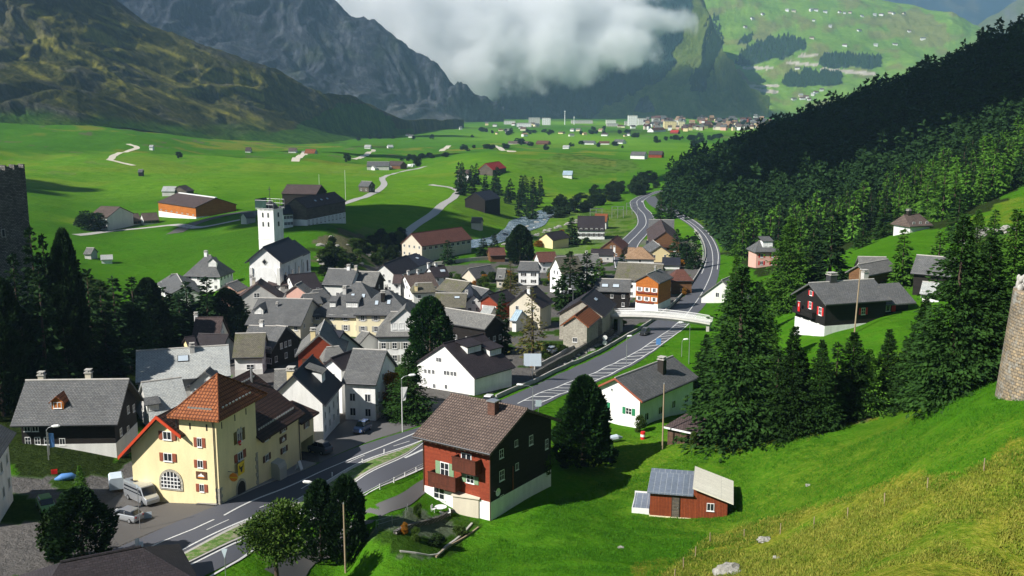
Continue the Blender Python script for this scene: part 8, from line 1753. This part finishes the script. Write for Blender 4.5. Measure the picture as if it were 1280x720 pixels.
p = at(503, 540); h = atY(503, 484, p.y).z - p.z; r = thing("flagpole", Matrix.Translation(p), "white flagpole with a limp white flag at the spruce by the main road", "flag"); MB().tube([(0, 0, 0), (0, 0, h)], .05, 8).build("pole", P_["white"], r); MB().add([(.05, 0, h), (.75, .1, h), (.55, .2, h - 1.0), (.45, .1, h - 1.7), (.05, 0, h - 1.8), (.05, .03, h), (.75, .13, h), (.55, .23, h - 1.0), (.45, .13, h - 1.7), (.05, .03, h - 1.8)], [(0, 1, 2, 3, 4), (9, 8, 7, 6, 5), (0, 5, 6, 1), (1, 6, 7, 2), (2, 7, 8, 3), (3, 8, 9, 4), (4, 9, 5, 0)]).build("flag_cloth", P_["white"], r)
def sign(px, py, top, shape, w_, h_, col, label, rz=0, n=1):
    p = at(px, py); z = atY(px, top, p.y).z - p.z; r = thing("road_sign", frameM(p.x, p.y, p.z, rz), label, "sign"); MB().tube([(0, .04, 0), (0, .04, z)], .035, 6).build("post", M_METAL, r)
    for k in range(n):
        zz = z - h_ / 2 - k * (h_ + .08)
        if shape == 'tri': MB().prism([(-w_ / 2, zz + h_ / 2), (w_ / 2, zz + h_ / 2), (0, zz - h_ / 2)], -.02, .01, 'y').build("board", P_[col], r)
        elif shape == 'disc': MB().tube([(0, -.03, zz), (0, 0, zz)], w_ / 2, 16).build("board", P_[col], r)
        else: MB().box(-w_ / 2, w_ / 2, -.03, .0, zz - h_ / 2, zz + h_ / 2).build("board", P_[col], r)
    return r
P_["signblue"] = plain("sign_blue", (.10, .25, .55), .5, .1)
P_["panel"] = plain("sign_back", (.55, .63, .70), .5, .1)
sign(665.5, 477, 442, 'box', 2.7, 2.0, "panel", "big pale blue-grey road sign panel seen from behind, beside the tall larch"); sign(96, 692, 671, 'tri', .8, .75, "panel", "triangular sign by the bottom left lamp"); sign(173, 699, 673, 'box', .35, 1.5, "white", "white twin signboards at the bottom left road edge", .3); sign(177.5, 699, 677, 'box', .35, 1.4, "panel", "grey signboard leaning by the white twin signboards", .3)
sign(282, 722, 686, 'tri', .5, .8, "panel", "triangular sign on the verge at the bottom of the road"); sign(823, 434, 423, 'box', .9, 1.2, "signblue", "light blue sign on the right verge above the bungalow"); sign(756, 434, 419, 'disc', .9, .9, "white", "white round sign by the retaining wall", 0, 2); sign(185, 648, 640, 'box', .7, 1.1, "panel", "grey information board on the car park verge", .3); sign(673, 516, 500, 'box', .8, .9, "panel", "small pale sign beside the lamp near the red timber house", .2)
sign(175, 662, 606, 'box', .12, .3, "panel", "thin metal pole standing between minibus and silver car")
p = at(803.5, 549); r = thing("barrel", Matrix.Translation(p), "red and white barrel beside the bungalow's corner", "barrel"); MB().tube([(0, 0, 0), (0, 0, .35), (0, 0, 1.0)], .3, 14).build("body", P_["brightred"], r); MB().tube([(0, 0, .36), (0, 0, .68)], .31, 14).build("band", P_["white"], r)
p = at(766, 552); r = thing("boat_cover", frameM(p.x, p.y, p.z, .5), "flat silver-white sheeted trailer load beside the bungalow garden", "trailer"); MB().tube([(-1.4, 0, .25), (-.7, 0, .4), (.6, 0, .42), (1.4, 0, .3)], [.12, .42, .45, .15], 10).build("sheet", P_["panel"], r)
# ---- fences, walls, guard rails
def ground_wall(name, pts, h, th, mat, label, cat, cap=None, posts=None, step=1.2, sink=.4):
    P = world_line(pts, step); Nn = normals(P); z = ground(P[:, 0], P[:, 1]); r = thing(name, Matrix.Identity(4), label, cat); n = len(P)
    V = np.concatenate([np.c_[P - Nn * th / 2, z - sink], np.c_[P - Nn * th / 2, z + h], np.c_[P + Nn * th / 2, z + h], np.c_[P + Nn * th / 2, z - sink]]).tolist()
    Fq = [(i + a * n, i + 1 + a * n, i + 1 + b_2 * n, i + b_2 * n) for i in range(n - 1) for a, b_2 in ((0, 1), (1, 2), (2, 3))] + [(0, n, 2 * n, 3 * n), (n - 1, 4 * n - 1, 3 * n - 1, 2 * n - 1)]
    MB().add(V, Fq).build("wall_body", mat, r)
    if cap: Q = P; Vc = np.concatenate([np.c_[P - Nn * (th / 2 + .08), z + h + .01], np.c_[P - Nn * (th / 2 + .08), z + h + .12], np.c_[P + Nn * (th / 2 + .08), z + h + .12], np.c_[P + Nn * (th / 2 + .08), z + h + .01]]).tolist(); MB().add(Vc, Fq[:-2] + [(i + 3 * n, i + 1 + 3 * n, i + 1, i) for i in range(n - 1)] + Fq[-2:]).build("coping", cap, r)
    return r
ground_wall("parapet", [(620, 499), (655, 484), (700, 463), (737, 447), (772, 428), (806, 408), (826, 394), (843, 379), (862, 358), (875, 338), (882, 318), (878, 301), (868, 287)], .62, .22, M_CONC, "low concrete parapet along the village side of the main road", "wall")
ground_wall("retaining_wall", [(668, 474), (700, 455), (737, 435), (766, 418)], 1.15, .5, Wm["rubble"], "rough grey boulder wall above the main road, left of the footbridge", "wall", None)
ground_wall("garden_wall", [(668, 462), (700, 446), (735, 426), (768, 404)], .8, .2, M_CONC, "thin concrete garden wall running up to the footbridge", "wall")
ground_wall("terrace_wall", [(494, 668), (530, 655), (565, 640)], .35, .35, Wm["rubble"], "low rubble wall of the red timber house's terrace", "wall"); ground_wall("terrace_wall", [(500, 690), (535, 695), (560, 682), (590, 655)], .14, .2, M_CONC, "low concrete kerb around the vegetable plot by the meadow", "wall")
ground_wall("field_wall", [(598, 660), (560, 684), (545, 697)], .15, .15, WOODP, "low timber edging of the plot beside the meadow", "wall")
ground_wall("river_wall", [(470, 343), (510, 336), (560, 330), (610, 325)], 1.2, .4, M_CONC, "pale retaining wall along the lane below the barracks", "wall")
def post_fence(pts, spacing, h, label, rail=True, mat=None, prad=.06, cat="fence"):
    P = world_line(pts, spacing); z = ground(P[:, 0], P[:, 1]); r = thing("fence", Matrix.Identity(4), label, cat); mat = mat or WOODP
    for k in range(len(P)): rr = random.Random(k); MB().tube([(P[k][0], P[k][1], z[k] - .3), (P[k][0] + rr.uniform(-.05, .05), P[k][1], z[k] + h * rr.uniform(.9, 1.08))], prad, 6).build("post", mat, r)
    if rail:
        for f_ in (.95, .5): MB().tube([(P[k][0], P[k][1], z[k] + h * f_) for k in range(len(P))], prad * .45, 5).build("rail", mat, r)
    return r
post_fence([(446, 627), (480, 610), (495, 602), (531, 584), (570, 566)], 2.4, .55, "white guard rail with short posts along the lower carriageway", True, P_["white"], .07)
post_fence([(843, 726), (866, 700), (901, 675), (949, 671), (990, 665), (1031, 656), (1085, 640), (1138, 620), (1185, 606), (1240, 584), (1300, 560)], 3.4, 1.0, "thin wire fence with weathered posts along the dry grass edge", False, WOODP, .045)
post_fence([(415, 596), (450, 581), (480, 567)], 3.0, .5, "row of short white bollards on the upper verge", False, P_["white"], .07); post_fence([(470, 662), (498, 655), (510, 640)], 1.2, .9, "grey railing around the red house's terrace", True, M_METAL, .03)
post_fence([(655, 268), (700, 272), (760, 268), (800, 262)], 12, 1.2, "fence along the lane between the river and the substation", True, M_METAL, .06)
# boulders in the meadow
def boulder(px, py, w_, label):
    p = at(px, py); s = w_ / F * p.y / 2; bm = bmesh.new(); bmesh.ops.create_icosphere(bm, subdivisions=3, radius=1); V = np.array([v.co[:] for v in bm.verts]); n = fbm(V[:, 0] * 1.3 + px, V[:, 1] * 1.3 + V[:, 2], 4)
    for v, k in zip(bm.verts, n): v.co *= 1 + .55 * k; v.co.x *= s; v.co.y *= s * .8; v.co.z *= s * .5
    me = bpy.data.meshes.new("boulder"); bm.to_mesh(me); bm.free(); me.materials.append(M_BLD); o = link("boulder", me, None, Matrix.Translation((p.x, p.y, p.z + s * .08))); tag(o, label, "rock")
M_BLD = plain("lichen_rock", (.30, .29, .26), .95, .55, 2.5, 1.0, fine=9)
for a in ((956, 676, 20, "flat pale boulder at the upper edge of the dry grass"), (971, 698, 11, "small grey boulder in the dry grass right of the flat pale one"), (911, 716, 40, "largest boulder cut by the bottom edge of the picture"), (776, 685, 9, "small boulder in the green meadow left of the dry grass"), (1228, 296, 46, "big rock outcrop on the upper right hillside"), (1262, 290, 26, "smaller rock right of the hillside outcrop"), (1205, 304, 16, "low rock left of the hillside outcrop"), (1010, 607, 8, "tiny boulder high in the meadow")): boulder(*a)
r_ = random.Random(12)
for k in range(40): boulder(r_.uniform(400, 500), r_.uniform(296, 338), r_.uniform(4, 13), "pale boulder strewn on the rocky bank right of the church"); SC.collection.objects[-1]["group"] = "boulders on the rocky bank"
for k in range(46): t_ = r_.random(); boulder(610 + 130 * t_, 306 - 44 * t_ + r_.choice([-7, 8]) + r_.uniform(-2, 2), r_.uniform(4, 9), "grey boulder at the edge of the foaming river"); SC.collection.objects[-1]["group"] = "boulders along the river"
for k in range(60): t_ = r_.random(); boulder(690 + 84 * t_, 466 - 46 * t_ + r_.uniform(-8, 0), r_.uniform(4, 8), "rough block on the stone slope between road and garden wall"); SC.collection.objects[-1]["group"] = "blocks of the stone slope above the main road"
# silage bales
for k, (px, py) in enumerate([(499, 210.5), (503, 210.5), (507, 210), (512, 209.5), (516, 209)]):
    p = at(px, py); s = 3.0; r = MB().tube([(-s * .5, 0, s * .5), (s * .5, 0, s * .5)], s * .5, 12).build("silage_bale", P_["white"], None, M=frameM(p.x, p.y, p.z, k)); tag(r, "white wrapped silage bale in the row by the dark farm wing", "bale", "silage bales by the meadow farm")
# terrace furniture at the red timber house
p = at(551, 641); r = thing("garden_table", Matrix.Translation(p), "round white garden table on the red house's terrace", "table"); MB().tube([(0, 0, .62), (0, 0, .66)], .62, 16).build("table_top", P_["white"], r); MB().tube([(0, 0, 0), (0, 0, .62)], .05, 8).build("pedestal", P_["white"], r); MB().tube([(0, 0, 0), (0, 0, .05)], .28, 12).build("foot", P_["white"], r)
def chair(px, py, rz, label):
    p = at(px, py); r = thing("garden_chair", frameM(p.x, p.y, p.z, rz), label, "chair")
    MB().box(-.2, .2, -.2, .2, .34, .38).build("seat", P_["white"], r); MB().box(-.2, .2, .18, .21, .38, .75).build("backrest", P_["white"], r)
    for x in (-.17, .17):
        for y in (-.17, .17): MB().tube([(x, y, 0), (x, y, .34)], .02, 5).build("leg", P_["white"], r)
chair(542, 640, 1.2, "white garden chair left of the round terrace table"); chair(560, 645, -1.0, "white garden chair right of the round terrace table")
# steel frames of the little substation by the river
for k, (px, py, lb) in enumerate([(745, 276, "left steel portal frame of the substation by the river"), (772, 273, "middle steel portal frame of the substation by the river"), (790, 268, "right steel portal frame of the substation by the valley road")]):
    p = at(px, py); r = thing("portal_frame", frameM(p.x, p.y, p.z, .2), lb, "substation frame")
    for x in (-3.2, 0, 3.2): MB().tube([(x, 0, 0), (x, 0, 6.5)], .16, 5).build("column", M_METAL, r)
    for z in (6.3, 4.6): MB().tube([(-3.4, 0, z), (3.4, 0, z)], .13, 5).build("beam", M_METAL, r)
# garden clutter around the left houses
for k, (px, py, c, lb) in enumerate([(83, 600, "signblue", "blue tarpaulin heap in the shaded garden before the black farmhouse"), (68, 592, "brightred", "red garden crate in the shaded garden at left"), (146, 612, "panel", "pale grey trailer box left of the silver minibus"), (62, 569, "signblue", "light blue banner before the black farmhouse")]):
    p = at(px, py); r = thing("tarpaulin" if k == 0 else "crate" if k == 1 else "trailer" if k == 2 else "banner", frameM(p.x, p.y, p.z, .4), lb, ["tarpaulin", "crate", "trailer", "banner"][k])
    if k == 0: MB().tube([(-1.1, 0, .2), (-.4, 0, .35), (.5, 0, .38), (1.1, 0, .2)], [.1, .4, .35, .1], 8).build("sheet", P_[c], r, smooth=True)
    elif k == 1: MB().box(-.3, .3, -.2, .2, 0, .06).box(-.3, .3, -.2, -.17, .06, .4).box(-.3, .3, .17, .2, .06, .4).box(-.3, -.27, -.17, .17, .06, .4).box(.27, .3, -.17, .17, .06, .4).build("box", P_[c], r)
    elif k == 2:
        MB().prism([(-.7, .35), (.7, .35), (.7, 1.4), (.55, 1.55), (-.55, 1.55), (-.7, 1.4)], -1.0, 1.0, 'y').build("box", P_[c], r)
        for s in (-1, 1): MB().tube([(s * .74, 0, .25), (s * .6, 0, .25)], .25, 10).build("wheel", M_TYRE, r)
    else: MB().tube([(0, 0, 0), (0, 0, 2.6)], .04, 6).build("pole", M_METAL, r); MB().add([(.05, 0, 2.5), (.55, .05, 2.4), (.6, .0, .9), (.1, .03, .8), (.05, .03, 2.5), (.55, .08, 2.4), (.6, .03, .9), (.1, .06, .8)], [(0, 1, 2, 3), (7, 6, 5, 4), (0, 4, 5, 1), (1, 5, 6, 2), (2, 6, 7, 3), (3, 7, 4, 0)]).build("cloth", P_[c], r)
